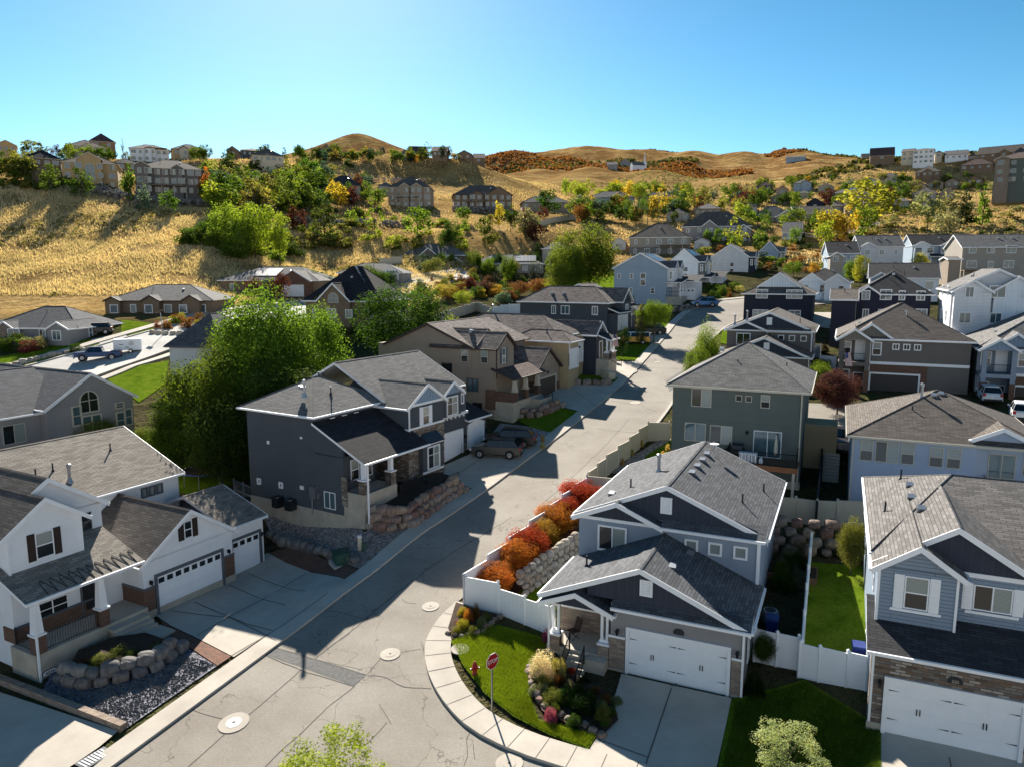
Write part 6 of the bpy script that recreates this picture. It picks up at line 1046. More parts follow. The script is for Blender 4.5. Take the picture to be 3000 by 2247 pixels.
# ================================================================== fences
def GT(vx, vy, hgt, near=14., far=600.):
    r = ray(vx, vy); Y = np.geomspace(near, far, 500); g = r[2]*Y-hgrid(r[0]*Y, Y)-hgt; k = max(1, int(np.argmax(g < 0))); a, b_ = Y[k-1], Y[k]; y = a+(b_-a)*g[k-1]/(g[k-1]-g[k]); return np.array([r[0]*y, y, H(r[0]*y, y)])
def fence(label, tops, hgt=1.8, mat='vinyl_white', sp=2.4, name='vinyl_fence', group=None, base=True, rail=False, world=None):
    P = [np.array(p) for p in world] if world is not None else [GT(x, y, hgt) if base else np.array(G(x, y)) for x, y in tops]
    o = thing(name, label, 'fence', P[0], 0, group); q = MB(); posts = []
    for a, b_ in zip(P[:-1], P[1:]):
        L = np.hypot(*(b_-a)[:2]); n = max(1, round(L/sp)); d = (b_-a)[:2]/L; nn = np.array([-d[1], d[0]])
        for i in range(n):
            p, r = a+(b_-a)*i/n-P[0], a+(b_-a)*(i+1)/n-P[0]; zt = max(p[2], r[2]) if not rail else None
            hb = [H(*(p+P[0])[:2])-P[0][2], H(*(r+P[0])[:2])-P[0][2]]
            if not rail:
                zp = (hb[0]+hb[1])/2+hgt-.08
                pa, pb = p[:2]+d*.06, r[:2]-d*.06
                q.hexa([(*(pa-nn*.02), hb[0]-.3), (*(pb-nn*.02), hb[1]-.3), (*(pb+nn*.02), hb[1]-.3), (*(pa+nn*.02), hb[0]-.3)], [(*(pa-nn*.02), zp), (*(pb-nn*.02), zp), (*(pb+nn*.02), zp), (*(pa+nn*.02), zp)], mat)
                for z0, z1 in ((zp-.1, zp+.04),):
                    q.hexa([(*(pa-nn*.035), z0), (*(pb-nn*.035), z0), (*(pb+nn*.035), z0), (*(pa+nn*.035), z0)], [(*(pa-nn*.035), z1), (*(pb-nn*.035), z1), (*(pb+nn*.035), z1), (*(pa+nn*.035), z1)], mat)
                nb = max(2, int(L/n/.3))
                for j in range(1, nb): c = pa+(pb-pa)*j/nb; q.hexa([(*(c-d*.008-nn*.026), hb[0]), (*(c+d*.008-nn*.026), hb[0]), (*(c+d*.008+nn*.026), hb[0]), (*(c-d*.008+nn*.026), hb[0])], [(*(c-d*.008-nn*.026), zp-.1), (*(c+d*.008-nn*.026), zp-.1), (*(c+d*.008+nn*.026), zp-.1), (*(c-d*.008+nn*.026), zp-.1)], mat)
            else:
                for f in (.35, .95): q.tube([(*p[:2], hb[0]+hgt*f), (*r[:2], hb[1]+hgt*f)], .06, mat, 4)
                for j in range(1, 7): c = p+(r-p)*j/7; hc = hb[0]+(hb[1]-hb[0])*j/7; q.tube([(*c[:2], hc+.1), (*c[:2], hc+hgt*.95)], .03, mat, 3)
            posts.append((p, hb[0])); last = (r, hb[1])
    posts.append(last); q.build('fence_panel', o); k = ('post', hgt, mat)
    if k not in WC: m_ = MB(); m_.box(-.065, .065, -.065, .065, -.3, hgt+.06, mat); m_.hexa([(-.085, -.085, hgt+.06), (.085, -.085, hgt+.06), (.085, .085, hgt+.06), (-.085, .085, hgt+.06)], [(-.02, -.02, hgt+.14), (.02, -.02, hgt+.14), (.02, .02, hgt+.14), (-.02, .02, hgt+.14)], mat); WC[k] = m_.mesh('post')
    for p, z in posts[:100]: link('fence_post', WC[k], o, (p[0], p[1], z))
    return o, P
_, FP = fence('tall white vinyl fence along the street behind the orange shrubs', [(1002, 1242), (1100, 1163), (1185, 1094), (1268, 1027)], 1.9)
fence('tall white vinyl panel at the street corner above the flower bed', [], 1.9, world=[FP[0], G(1076, 1324)], sp=4)
fence('lower white vinyl fence from the tall panel to the blue grey house porch', [], 1.65, world=[G(1078, 1325), G(1192, 1372)])
fence('tan vinyl cross fence between white street fence and blue grey house roof', [(1268, 1027), (1332, 1032)], 1.9, 'vinyl_tan')
fence('tan vinyl fence curving along the street below the green house', [(1270, 1022), (1310, 985), (1360, 946), (1400, 912), (1447, 911)], 1.8, 'vinyl_tan')
fence('tan vinyl fence on the boulder wall between the two blue houses', [(1672, 1071), (1720, 1074), (1766, 1080), (1810, 1080), (1872, 1080)], 1.8, 'vinyl_tan', 2.6)
fence('white vinyl fence dividing the two dark back yards lengthwise', [(1753, 1152), (1743, 1262), (1733, 1385)], 1.8)
fence('white vinyl fence with gate closing the yard right of the blue grey house', [(1632, 1356), (1680, 1366), (1727, 1374)], 1.8, sp=1.5)
fence('white vinyl fence with gate left of the bottom right house', [(1729, 1388), (1772, 1397), (1833, 1407), (1876, 1414)], 1.8, sp=1.6)
fence('grey rail topped fence running up between green house and light blue house', [(1765, 1085), (1773, 1000), (1781, 912)], 1.8, 'metal_dark', 1.6)
fence('short tan fence gate behind the green house corner', [(1738, 911), (1782, 910)], 1.8, 'vinyl_tan')
fence('white fence square beside the navy gable house', [(1743, 746), (1772, 744), (1772, 766), (1806, 771)], 1.8)
fence('pale curving fence joining white fence behind the beige house', [(940, 682), (975, 668), (1030, 652), (1062, 664), (1048, 680)], 1.8, 'vinyl_tan', name='curved_fence')
fence('white fence between pale curving fence and navy street house', [(1062, 664), (1100, 657), (1147, 656)], 1.8)
fence('long pale fence arcing over the bare dark slope', [(1165, 478), (1195, 470), (1232, 464), (1256, 463)], 2.0, 'vinyl_tan', 3)
fence('pale wall fence behind the low grey house', [(820, 560), (868, 553)], 2.2, 'vinyl_tan', 3)
fence('white open rail fence climbing past the yellow trees', [(1700, 500), (1760, 505), (1820, 500), (1900, 480)], 1.6, rail=True, sp=3, name='rail_fence')
fence('dark iron fence round the yard below the brick solar ranch', [(1180, 632), (1225, 630), (1250, 622)], 1.4, 'iron', 3, rail=True, name='iron_fence')
fence('chain link fence beside the trampoline', [(505, 1035), (545, 1052)], 1.3, 'metal_grey', 1.5, rail=True, name='wire_fence')
# ================================================================== boulders
RK_ = []
for k in range(6):
    bm = bmesh.new(); bmesh.ops.create_icosphere(bm, subdivisions=3, radius=.5); sd = Vector((k*7.3, k*3.1, 0))
    for v in bm.verts:
        n = mnoise.noise(v.co*1.6+sd)*.26+mnoise.noise(v.co*4+sd)*.07; v.co *= 1+n
        for ax in range(3): lim = .36+.05*((k*3+ax) % 3); v.co[ax] = max(-lim, min(lim, v.co[ax]))
        v.co.x *= 1.15+.12*(k % 3)
    RK_.append(bm); 
RM = {}
def rockmesh(k, mat):
    if (k, mat) not in RM: me = bpy.data.meshes.new('boulder'); RK_[k].to_mesh(me); me.materials.append(MT[mat]); me.polygons.foreach_set('use_smooth', [k % 2 == 0]*len(me.polygons)); RM[(k, mat)] = me
    return RM[(k, mat)]
rb = random.Random(3)
def boulders(label, group, pts, rows, size, mat='rock', back=(0, 1), world=False, cat='boulder', rot=True):
    P = np.array([G(*p)[:2] for p in pts]) if not world else np.array(pts); Q = resample(P, size*1.02); T = np.gradient(Q, axis=0); T /= np.linalg.norm(T, axis=1)[:, None]
    for r_ in range(rows):
        for i, (p, t_) in enumerate(zip(Q, T)):
            if r_ and i == len(Q)-1: continue
            nn = np.array([-t_[1], t_[0]]); s = size*rb.uniform(.8, 1.25); q = p+t_*(size*.5 if r_ % 2 else 0)+nn*(r_*size*.38+rb.uniform(-.06, .06)); z = H(*q)+size*(.28+.62*r_)
            o = link('boulder', rockmesh(rb.randrange(6), mat), None, (q[0], q[1], z), rb.uniform(-.3, .3)+math.atan2(t_[1], t_[0])); o.scale = (s*1.1, s*1.05, s*rb.uniform(.75, 1.15)); o.rotation_euler = (rb.uniform(-.25, .25), rb.uniform(-.25, .25), o.rotation_euler.z); tag(o, ('large ' if s > size*1.08 else 'small ' if s < size*.92 else '')+label+((', bottom row', ', second row', ', third row', ', top row')[r_ if r_ < rows-1 else 3] if rows > 1 else ''), cat, group)
boulders('reddish boulder stacked in the wall below the charcoal house porch', 'boulders below the charcoal house porch', [(800, 1140), (840, 1146), (890, 1138), (945, 1098), (1003, 1062)], 3, .72)
boulders('grey boulder in the small wall in front of the white house steps', 'boulders in front of the white house', [(133, 1470), (187, 1485), (245, 1474), (333, 1451), (389, 1405)], 2, .72, 'rock_grey')
boulders('dark grey boulder edging the gravel between white and charcoal house', 'boulders edging the gravel', [(584, 1160), (650, 1183), (720, 1204), (765, 1215)], 1, .75, 'rock_grey')
boulders('pale boulder in the sunny bank under the orange shrubs', 'pale boulders under the orange shrubs', [(1135, 1286), (1180, 1250), (1225, 1218), (1262, 1190)], 4, .5, 'rock_pale')
boulders('rough boulder in the tall wall under the tan yard fence', 'boulders under the tan yard fence', [(1668, 1191), (1720, 1196), (1780, 1200), (1866, 1205)], 4, .78, 'rock')
boulders('boulder in the low wall beside the beige house steps', 'boulders beside the beige house', [(1125, 903), (1165, 900), (1213, 880)], 2, .75, 'rock')
boulders('boulder in the row holding up the strip lawn past the beige house', 'boulders along the strip lawn', [(1206, 829), (1260, 831), (1310, 832)], 1, .9, 'rock')
boulders('whitish boulder lining the bank above the truck road', 'boulders lining the truck road bank', [(0, 796), (60, 783), (120, 769), (192, 756)], 1, .8, 'rock_pale')
boulders('pale rock in the bed below the brown ranch house', 'rocks below the brown ranch house', [(330, 722), (355, 724), (390, 724)], 1, .9, 'rock_pale')
boulders('grey rock beside the steps of the steel blue house', 'rocks beside the steel blue house', [(1456, 674), (1478, 672), (1494, 668)], 2, .8, 'rock_grey')
boulders('pale stone edging the flower bed by the driveway', 'stones edging the driveway flower bed', [(1142, 1445), (1150, 1490), (1178, 1530), (1215, 1552), (1260, 1572), (1300, 1592)], 1, .42, 'rock')
boulders('small stone edging the corner flower bed', 'stones edging the corner flower bed', [(968, 1372), (1000, 1378), (1040, 1368), (1062, 1350), (1078, 1335)], 1, .36, 'rock')
print('boulders', sum(1 for o in bpy.data.objects if o.name.startswith('boulder')))
def mound(pts, z0, name='garden_bed', mat='soil'):
    P = [G(*p) for p in pts]; q = MB(); c = sum(P)/len(P); 
    for a, b_ in zip(P, P[1:]+P[:1]): q.face([(a[0], a[1], a[2]-.2), (b_[0], b_[1], b_[2]-.2), (*(b_[:2]*.8+c[:2]*.2), b_[2]+z0), (*(a[:2]*.8+c[:2]*.2), a[2]+z0)], mat); q.face([(*(a[:2]*.8+c[:2]*.2), a[2]+z0), (*(b_[:2]*.8+c[:2]*.2), b_[2]+z0), (c[0], c[1], c[2]+z0+.1)], mat)
    tag(q.build(name), kind='structure')
mound([(815, 1135), (890, 1128), (940, 1092), (1000, 1052), (960, 1040), (880, 1062), (800, 1105)], 1.1)
mound([(140, 1462), (240, 1464), (330, 1442), (385, 1405), (330, 1385), (250, 1395), (150, 1430)], .75)
# stone walls under the golden hill mansions: a far band of small rocks nobody could count
def rockband(name, pts, n, s0, s1, mat, kind='stuff', spread=1.5):
    v = []; f = []; P = resample(np.array([G(*p)[:2] for p in pts]), .5); base = [(x.co.x, x.co.y, x.co.z) for x in bmesh_ico()[0]]; fc = bmesh_ico()[1]
    for i in range(n):
        p = P[rng.integers(len(P))]+rng.normal(0, spread, 2)*[.3, 1]; s = rng.uniform(s0, s1); k = len(v); z = H(*p)+rng.uniform(0, spread*1.2)
        v += [(p[0]+a*s*1.2, p[1]+b_*s, z+c*s*.9) for a, b_, c in base]; f += [tuple(k+j for j in t_) for t_ in fc]
    me = bpy.data.meshes.new(name); me.from_pydata(v, [], f); me.materials.append(MT[mat]); return tag(link(name, me), name.replace('_', ' ')+' in small grey stones below the hillside houses', 'stone wall', kind=kind)
_ic = []
def bmesh_ico():
    if not _ic: bm = bmesh.new(); bmesh.ops.create_icosphere(bm, subdivisions=1, radius=.5); _ic.append((list(bm.verts), [[v.index for v in f_.verts] for f_ in bm.faces], bm))
    return _ic[0]
rockband('terrace_rocks', [(203, 416), (250, 428), (300, 438), (380, 446), (450, 450)], 500, .5, 1.3, 'rock_grey', spread=1.8)
rockband('terrace_rocks', [(980, 457), (1050, 460), (1105, 458)], 250, .5, 1.2, 'rock_grey', spread=1.6)
rockband('terrace_rocks', [(840, 395), (920, 398), (720, 385), (640, 378)], 260, .6, 1.4, 'rock_pale', spread=2)
rockband('terrace_rocks', [(640, 480), (700, 486), (800, 486), (880, 490)], 260, .5, 1.2, 'rock_grey', spread=1.4)
# low block wall by the bottom left driveway
a, b_ = G(-10, 1468), G(268, 1576); q = MB(); o = thing('garden_wall', 'low tan block wall between the blue gravel and bottom left driveway', 'wall', a)
d = (b_-a)[:2]; L = np.hypot(*d); d /= L; nn = np.array([-d[1], d[0]])
n = int(L/.5)
for i in range(n): p, r = d*(L*i/n+.01), d*(L*(i+1)/n-.01); z0, z1 = [H(*(a[:2]+x))-a[2] for x in (p, r)]; q.hexa([(*(p-nn*.2), z0-.2), (*(r-nn*.2), z1-.2), (*(r+nn*.2), z1-.2), (*(p+nn*.2), z0-.2)], [(*(p-nn*.18), z0+.32), (*(r-nn*.18), z1+.32), (*(r+nn*.18), z1+.32), (*(p+nn*.18), z0+.32)], 'stone_tan')
q.build('block_wall', o)
# ================================================================== sign, hydrant and street things
g = G(1063, 1537); o = thing('stop_sign', 'red STOP sign on a thin grey post at the lawn corner', 'stop sign', g, R(46))
q = MB(); q.box(-.03, .03, -.03, .03, -.3, 2.75, 'metal_grey'); q.build('post', o)
def octa(r): return [(r*math.cos(R(22.5+45*i)), 2.6+r*math.sin(R(22.5+45*i))) for i in range(8)]
q = MB(); q.prism(octa(.41), 'y', -.05, -.035, 'sign_white'); sp_ = q.build('sign_plate', o); q = MB(); q.prism(octa(.385), 'y', -.056, -.05, 'sign_red'); q.build('red_face', sp_); text(sp_, 'STOP', .27, (0, -.06, 2.6), 'sign_white', parent=sp_, ext=.003)
g = G(1026, 1461); o = thing('fire_hydrant', 'red fire hydrant standing in the corner lawn', 'hydrant', g, R(20)); q = MB(); q.lathe([(.19, 0), (.19, .05), (.12, .06), (.12, .12), (.16, .13), (.16, .17), (.115, .18), (.115, .55), (.15, .56), (.15, .6), (.13, .61), (.1, .72), (.04, .78), (.04, .84)], 'rust_red', 14); q.build('barrel', o, True)
q = MB()
for ax in (0, 90, 180): a_ = R(ax); q.tube([(.1*math.cos(a_), .1*math.sin(a_), .45), (.2*math.cos(a_), .2*math.sin(a_), .45)], .07, 'rust_red', 8); q.tube([(.2*math.cos(a_), .2*math.sin(a_), .45), (.24*math.cos(a_), .24*math.sin(a_), .45)], .045, 'metal_grey', 6)
q.build('outlet_caps', o)
def boxthing(name, label, cat, g, rz, parts):
    o = thing(name, label, cat, g, rz)
    for nm, bx, mat in parts: q = MB(); [q.box(*b_, mat) for b_ in bx]; q.build(nm, o)
    return o
boxthing('transformer_box', 'dark green transformer box at the kerb by the brick path', 'utility box', G(738, 1215), R(-62), [('cabinet', [(-.6, .6, -.5, .5, -.2, .75)], 'utility_green'), ('lid', [(-.63, .63, -.53, .53, .75, .82)], 'utility_green'), ('pad', [(-.8, .8, -.7, .7, -.2, .08)], 'concrete')])
boxthing('cable_pedestal', 'slim white cable pedestal behind the green transformer box', 'utility post', G(777, 1188), R(20), [('housing', [(-.13, .13, -.13, .13, -.2, 1.0)], 'vinyl_tan'), ('cap', [(-.15, .15, -.15, .15, 1.0, 1.08)], 'vinyl_white')])
boxthing('cable_pedestal', 'short green cable pedestal next to the slim white one', 'utility post', G(786, 1190), R(20), [('housing', [(-.1, .1, -.1, .1, -.2, .55)], 'utility_green'), ('cap', [(-.12, .12, -.12, .12, .55, .6)], 'utility_green')])
boxthing('transformer_box', 'pale green transformer box on the strip lawn beyond the beige house', 'utility box', G(1313, 818), R(-62), [('cabinet', [(-.9, .9, -.5, .5, -.2, .8)], 'vinyl_tan'), ('lid', [(-.93, .93, -.53, .53, .8, .88)], 'vinyl_tan')])
boxthing('mailbox', 'white mailbox pillar at the corner of the sunny lawn', 'mailbox', G(1323, 781), R(-62), [('pillar', [(-.15, .15, -.15, .15, -.2, 1.0)], 'vinyl_white'), ('box', [(-.2, .2, -.3, .3, 1.0, 1.35)], 'vinyl_white')])
boxthing('street_drain', 'steel grate storm drain in the kerb at the bottom left', 'drain', G(205, 1641), R(62), [('frame', [(-.7, .7, -.4, .4, -.1, .12)], 'metal_dark'), ('grate', [(-.6+.15*i, -.53+.15*i, -.32, .32, .12, .14) for i in range(8)], 'metal_grey')])
def bin_(label, g, rz, col='bin_blue'):
    o = thing('wheelie_bin', label, 'bin', g, rz); q = MB(); q.hexa([(-.25, -.28, 0), (.25, -.28, 0), (.25, .28, 0), (-.25, .28, 0)], [(-.32, -.38, 1.0), (.32, -.38, 1.0), (.32, .38, 1.0), (-.32, .38, 1.0)], col); q.build('bin_body', o); q = MB(); q.hexa([(-.34, -.42, 1.0), (.34, -.42, 1.0), (.34, .4, 1.0), (-.34, .4, 1.0)], [(-.3, -.36, 1.1), (.3, -.36, 1.1), (.3, .36, 1.12), (-.3, .36, 1.12)], col); q.build('lid', o)
    q = MB(); [q.tube([(sx*.3-.03, .3, .12), (sx*.3+.03, .3, .12)], .12, 'tyre', 10) for sx in (-1, 1)]; q.build('wheels', o)
bin_('blue wheelie bin in the dark yard right of the blue grey house', G(1667, 1372), R(-24)); bin_('blue wheelie bin by the side wall of the bottom right house', G(1853, 1435), R(-20)); bin_('dark bin behind the tan gate beside the green house', G(1752, 958), R(-24), 'iron'); bin_('brown bin next to the dark bin beside the green house', G(1770, 956), R(-24), 'door_brown')
g = G(1663, 1345); o = thing('air_conditioner', 'round topped grey air conditioner right of the blue grey house', 'air conditioner', g); q = MB(); q.lathe([(.42, 0), (.42, .7), (.38, .78)], 'metal_grey', 16); q.build('casing', o); q = MB(); q.lathe([(.3, .78), (.3, .8)], 'iron', 16); q.build('fan_grille', o)
boxthing('raised_planter', 'wooden raised planter bed full of greens before the yard boulders', 'planter', G(1705, 1240), R(-24), [('timber_frame', [(-1.6, 1.6, -1, -.92, -.1, .35), (-1.6, 1.6, .92, 1, -.1, .35), (-1.6, -1.52, -.92, .92, -.1, .35), (1.52, 1.6, -.92, .92, -.1, .35)], 'wood'), ('soil', [(-1.52, 1.52, -.92, .92, -.1, .28)], 'soil')])
boxthing('concrete_steps', 'pale concrete steps climbing between green house and light blue house', 'steps', G(1793, 1040), R(-24), [('step_flight', [(-.6, .6, .32*i, .32*(i+1), -.5, .19*(i+1)) for i in range(9)], 'concrete')])
g = G(452, 1036); o = thing('trampoline', 'round black trampoline on the shaded lawn behind the white house', 'trampoline', g); q = MB(); q.lathe([(2.0, .9), (2.0, .93)], 'soil', 28); q.build('jumping_mat', o); q = MB(); q.tube([(2.1*math.cos(R(t_*15)), 2.1*math.sin(R(t_*15)), .92) for t_ in range(25)], .06, 'shutter_brown' if 0 else 'bin_blue', 6, cap=False); q.build('rim_pad', o)
q = MB(); [q.tube([(2.1*math.cos(R(t_*45)), 2.1*math.sin(R(t_*45)), .9), (2.1*math.cos(R(t_*45)), 2.1*math.sin(R(t_*45)), -.2)], .03, 'metal_grey', 5) for t_ in range(8)]; q.build('legs', o)
def flag(label, g, lean, rz, cat='flag'):
    o = thing('flag', label, cat, g, rz); top = Vector((0, -.8, 1.3)); q = MB(); q.tube([(0, 0, 0), top], .02, 'sign_white', 5); q.build('flagpole', o); f = MB(); n = 13
    for i in range(n):
        mt = 'sign_red' if i % 2 == 0 else 'sign_white'; f.hexa([(.02+.1*i/1.6, -.8+.0, 1.3-1.5), (.02+.1*(i+1)/1.6, -.8, 1.3-1.5), (.02+.1*(i+1)/1.6, -.77, 1.3-1.5), (.02+.1*i/1.6, -.77, 1.3-1.5)], [(.02+.06*i/1.6, -.8, 1.28), (.02+.06*(i+1)/1.6, -.8, 1.28), (.02+.06*(i+1)/1.6, -.77, 1.28), (.02+.06*i/1.6, -.77, 1.28)], mt)
    fl = f.build('flag_cloth', o); c = MB(); c.hexa([(.0, -.83, .65), (.3, -.83, .65), (.3, -.81, .65), (.0, -.81, .65)], [(.0, -.83, 1.29), (.26, -.83, 1.29), (.26, -.81, 1.29), (.0, -.81, 1.29)], 'bin_blue'); c.build('canton', fl); st = MB(); [st.box(.04+.07*i, .06+.07*i, -.84, -.83, .72+.12*j, .75+.12*j, 'sign_white') for i in range(3) for j in range(4)]; st.build('stars', fl)
flag('striped flag hanging on the ochre garage house porch post', onhouse(OCH, 10.6, -2.3, 2.2), 0, R(-40)); flag('striped flag on the taupe house balcony', (p10[0]-3.1*c_-1.3*s_*-1-.5, p10[1]+3.1*s_-1.3*c_, p10[2]+3.4), 0, R(-24))
for i, (vx, vy) in enumerate(((1236, 799), (1273, 785), (1306, 773))):
    o = thing('planter', ('white urn planter at the left garage of the ochre house', 'white urn planter between the ochre house garage doors', 'white urn planter right of the ochre house garage')[i], 'planter', G(vx, vy)); q = MB(); q.lathe([(.2, 0), (.32, .35), (.3, .8), (.34, .85)], 'vinyl_white', 12); q.build('urn', o, True); o['plant'] = i
g = G(1762, 497); o = thing('basketball_hoop', 'white basketball hoop on a pole behind the rail fence', 'basketball hoop', g); q = MB(); q.tube([(0, 0, 0), (0, 0, 3)], .1, 'metal_grey', 6); q.build('pole', o); q = MB(); q.box(-.9, .9, -.5, -.42, 2.9, 4.0, 'sign_white'); q.build('backboard', o)
g = G(352, 726); o = thing('street_lamp', 'solar street lamp post on the far pavement below the brown ranch house', 'lamp post', g); q = MB(); q.tube([(0, 0, 0), (-.15, 0, 3.6)], .06, 'metal_grey', 6); q.build('pole', o); q = MB(); q.hexa([(-.8, -.4, 3.5), (.1, -.4, 3.9), (.1, .4, 3.9), (-.8, .4, 3.5)], [(-.8, -.4, 3.56), (.1, -.4, 3.96), (.1, .4, 3.96), (-.8, .4, 3.56)], 'glass_car'); q.build('solar_panel', o)
g = onhouse(type('X', (), {'yaw': 24.28, 'o': Vector((6, 35.66, -20.53))}), -3.4, 1.1, .75); o = thing('porch_chair', 'brown folding chair on the porch of the blue grey house', 'chair', g, R(-60)); q = MB(); q.box(-.25, .25, -.25, .25, .42, .46, 'shutter_brown'); q.build('seat', o); q = MB(); q.hexa([(-.25, .2, .46), (.25, .2, .46), (.25, .24, .46), (-.25, .24, .46)], [(-.25, .4, 1.05), (.25, .4, 1.05), (.25, .44, 1.05), (-.25, .44, 1.05)], 'shutter_brown'); q.build('backrest', o)
for sx in (-1, 1):
    for sy in (-1, 1): q = MB(); q.tube([(sx*.23, sy*.22, .42), (sx*.23, -sy*.22, 0)], .018, 'iron', 5); q.build('leg', o)
# ================================================================== vehicles
def vehicle(name, label, cat, g, rz, L, Wd, body, cabin, wr, wx, col, metal=.4, roofcol=None, clad=None, bed=None, rough=.28):
    """body, cabin: side outlines (x along, z up), front at +x"""
    mn = 'paint_'+name+str(round(g[0])); plain(mn, col, rough, metal, .6, .03); o = thing(name, label, cat, g, rz); hw = Wd/2
    q = MB()
    def loft(m_, poly, inset, mat, zlo, zhi):
        n = len(poly)
        def P(p, s): f = max(0, min(1, (p[1]-zlo)/(zhi-zlo))); return (p[0], s*(hw-inset*f), p[1])
        m_.face([P(p, -1) for p in poly], mat); m_.face([P(p, 1) for p in poly[::-1]], mat)
        for i in range(n): a, b_ = poly[i], poly[(i+1) % n]; m_.face([P(a, 1), P(b_, 1), P(b_, -1), P(a, -1)], mat)
    loft(q, body, .07, mn, .4, 1.3); me = q.mesh('body'); bo = link('body', me, o); bv = bo.modifiers.new('b', 'BEVEL'); bv.width = .07; bv.segments = 3; bv.limit_method = 'ANGLE'; bv.angle_limit = R(25)
    q = MB(); zl = min(p[1] for p in cabin); zh = max(p[1] for p in cabin); hw0 = hw; hw = hw0-.06
    q2 = MB(); loft(q, cabin, .2, 'glass_car', zl, zh); c = q.build('cabin_glass', o)
    # roof skin and pillars
    top = [p for p in cabin if p[1] > zh-.12]; x0, x1 = min(p[0] for p in top), max(p[0] for p in top); ri = hw-.2
    m_ = MB(); rc = mn
    if roofcol: plain(mn+'r', roofcol, .35, 0, .5, .02); rc = mn+'r'
    m_.hexa([(x0-.05, -ri-.03, zh-.04), (x1+.05, -ri-.03, zh-.04), (x1+.05, ri+.03, zh-.04), (x0-.05, ri+.03, zh-.04)], [(x0, -ri+.08, zh+.05), (x1, -ri+.08, zh+.05), (x1, ri-.08, zh+.05), (x0, ri-.08, zh+.05)], rc)
    bx0, bx1 = min(p[0] for p in cabin), max(p[0] for p in cabin); nP = 3 if x1-x0 < 2.6 else 4
    for s in (-1, 1):
        for k in range(nP):
            t_ = k/(nP-1); xb = bx0+.05+(bx1-bx0-.1)*t_; xt = x0+(x1-x0)*t_; y0 = s*(hw+.012); y1 = s*(ri+.02); wdt = .05 if 0 < k < nP-1 else .06
            m_.hexa([(xb-wdt, y0-.02, zl-.02), (xb+wdt, y0-.02, zl-.02), (xb+wdt, y0+.01, zl-.02), (xb-wdt, y0+.01, zl-.02)], [(xt-wdt, y1-.02, zh), (xt+wdt, y1-.02, zh), (xt+wdt, y1+.01, zh), (xt-wdt, y1+.01, zh)], rc)
    m_.build('roof_skin', o); hw = hw0
    for x in wx:
        for s in (-1, 1):
            w_ = thing('wheel', None, None) if False else None; t_ = MB(); t_.tube([(x, s*(hw-.2), wr), (x, s*(hw+.02), wr)], wr, 'tyre', 20); wo = t_.build('wheel', o); r_ = MB(); r_.tube([(x, s*(hw+.0), wr), (x, s*(hw+.035), wr)], wr*.6, 'metal_grey', 10); r_.tube([(x, s*(hw+.03), wr), (x, s*(hw+.05), wr)], wr*.16, 'iron', 8); r_.build('rim', wo)
            a_ = MB(); a_.tube([(x, s*(hw-.25), wr+.03), (x, s*(hw+.008), wr+.03)], wr*1.17, 'iron', 20); a_.build('wheel_arch', o)
    xf, xr = L/2, -L/2
    for s in (-1, 1):
        q = MB(); q.box(xf-.16, xf+.01, s*hw*.8-.18, s*hw*.8+.16, .68, .84, 'lamp_clear'); q.build('headlight', o); q = MB(); q.box(xr-.01, xr+.12, s*hw*.83-.14, s*hw*.83+.12, .8, 1.1, 'lamp_red'); q.build('taillight', o)
        q = MB(); mx_ = bx1-.35; q.box(mx_-.08, mx_+.08, s*(hw+.02) if s > 0 else -(hw+.2), s*(hw+.2) if s > 0 else -(hw+.02), zl+.02, zl+.18, mn); q.build('side_mirror', o)
    q = MB(); q.box(xf-.02, xf+.03, -hw*.9, hw*.9, .32, .5, 'iron'); q.box(xr-.03, xr+.02, -hw*.9, hw*.9, .35, .55, 'iron'); q.box(xf-.01, xf+.025, -hw*.5, hw*.5, .58, .78, 'iron'); q.build('bumpers', o)
    q = MB(); q.box(xr-.035, xr-.02, -.16, .16, .62, .74, 'sign_white'); q.build('number_plate', o)
    return o, mn
SUVB = lambda L: [(-L/2, .35), (L/2-.1, .35), (L/2, .55), (L/2-.04, .85), (L/2-.25, 1.0), (L/2-1.15, 1.1), (-L/2+.15, 1.12), (-L/2, .95)]
SUVC = lambda L: [(L/2-1.15, 1.08), (L/2-1.85, 1.62), (-L/2+.7, 1.68), (-L/2+.2, 1.1)]
vehicle('sport_utility_car', 'dark grey SUV parked nose in before the charcoal house garage', 'car', G(1073, 985), R(170), 4.7, 1.85, SUVB(4.7), SUVC(4.7), .37, (1.42, -1.35), (.028, .026, .025), .1)
vehicle('sport_utility_car', 'black SUV parked beyond the dark grey one on the same driveway', 'car', G(1103, 962), R(170), 4.9, 1.9, SUVB(4.9), SUVC(4.9), .38, (1.45, -1.4), (.008, .008, .009))
vehicle('sport_utility_car', 'black SUV with red tail lamps parked beyond the yellow camper van', 'car', G(1404, 723), R(182), 4.9, 1.9, SUVB(4.9), SUVC(4.9), .38, (1.45, -1.4), (.01, .01, .012))
vehicle('sport_utility_car', 'bright blue SUV parked in front of the steel blue house', 'car', G(1521, 663), R(175), 4.7, 1.88, SUVB(4.7), SUVC(4.7), .38, (1.42, -1.35), (.03, .12, .28))
vehicle('sport_utility_car', 'dark SUV in the driveway between the grey and brown ranch houses', 'car', G(209, 722), R(200), 4.6, 1.85, SUVB(4.6), SUVC(4.6), .37, (1.4, -1.35), (.02, .018, .018))
vehicle('sport_utility_car', 'white SUV at the right edge below the open garage', 'car', G(2206, 905), R(60), 4.7, 1.88, SUVB(4.7), SUVC(4.7), .38, (1.42, -1.35), (.7, .72, .74), 0)
vehicle('sport_utility_car', 'white car nosed out of the open garage of the slate blue house', 'car', G(2135, 866), R(66), 4.5, 1.8, SUVB(4.5), SUVC(4.5), .36, (1.4, -1.3), (.6, .62, .64), 0)
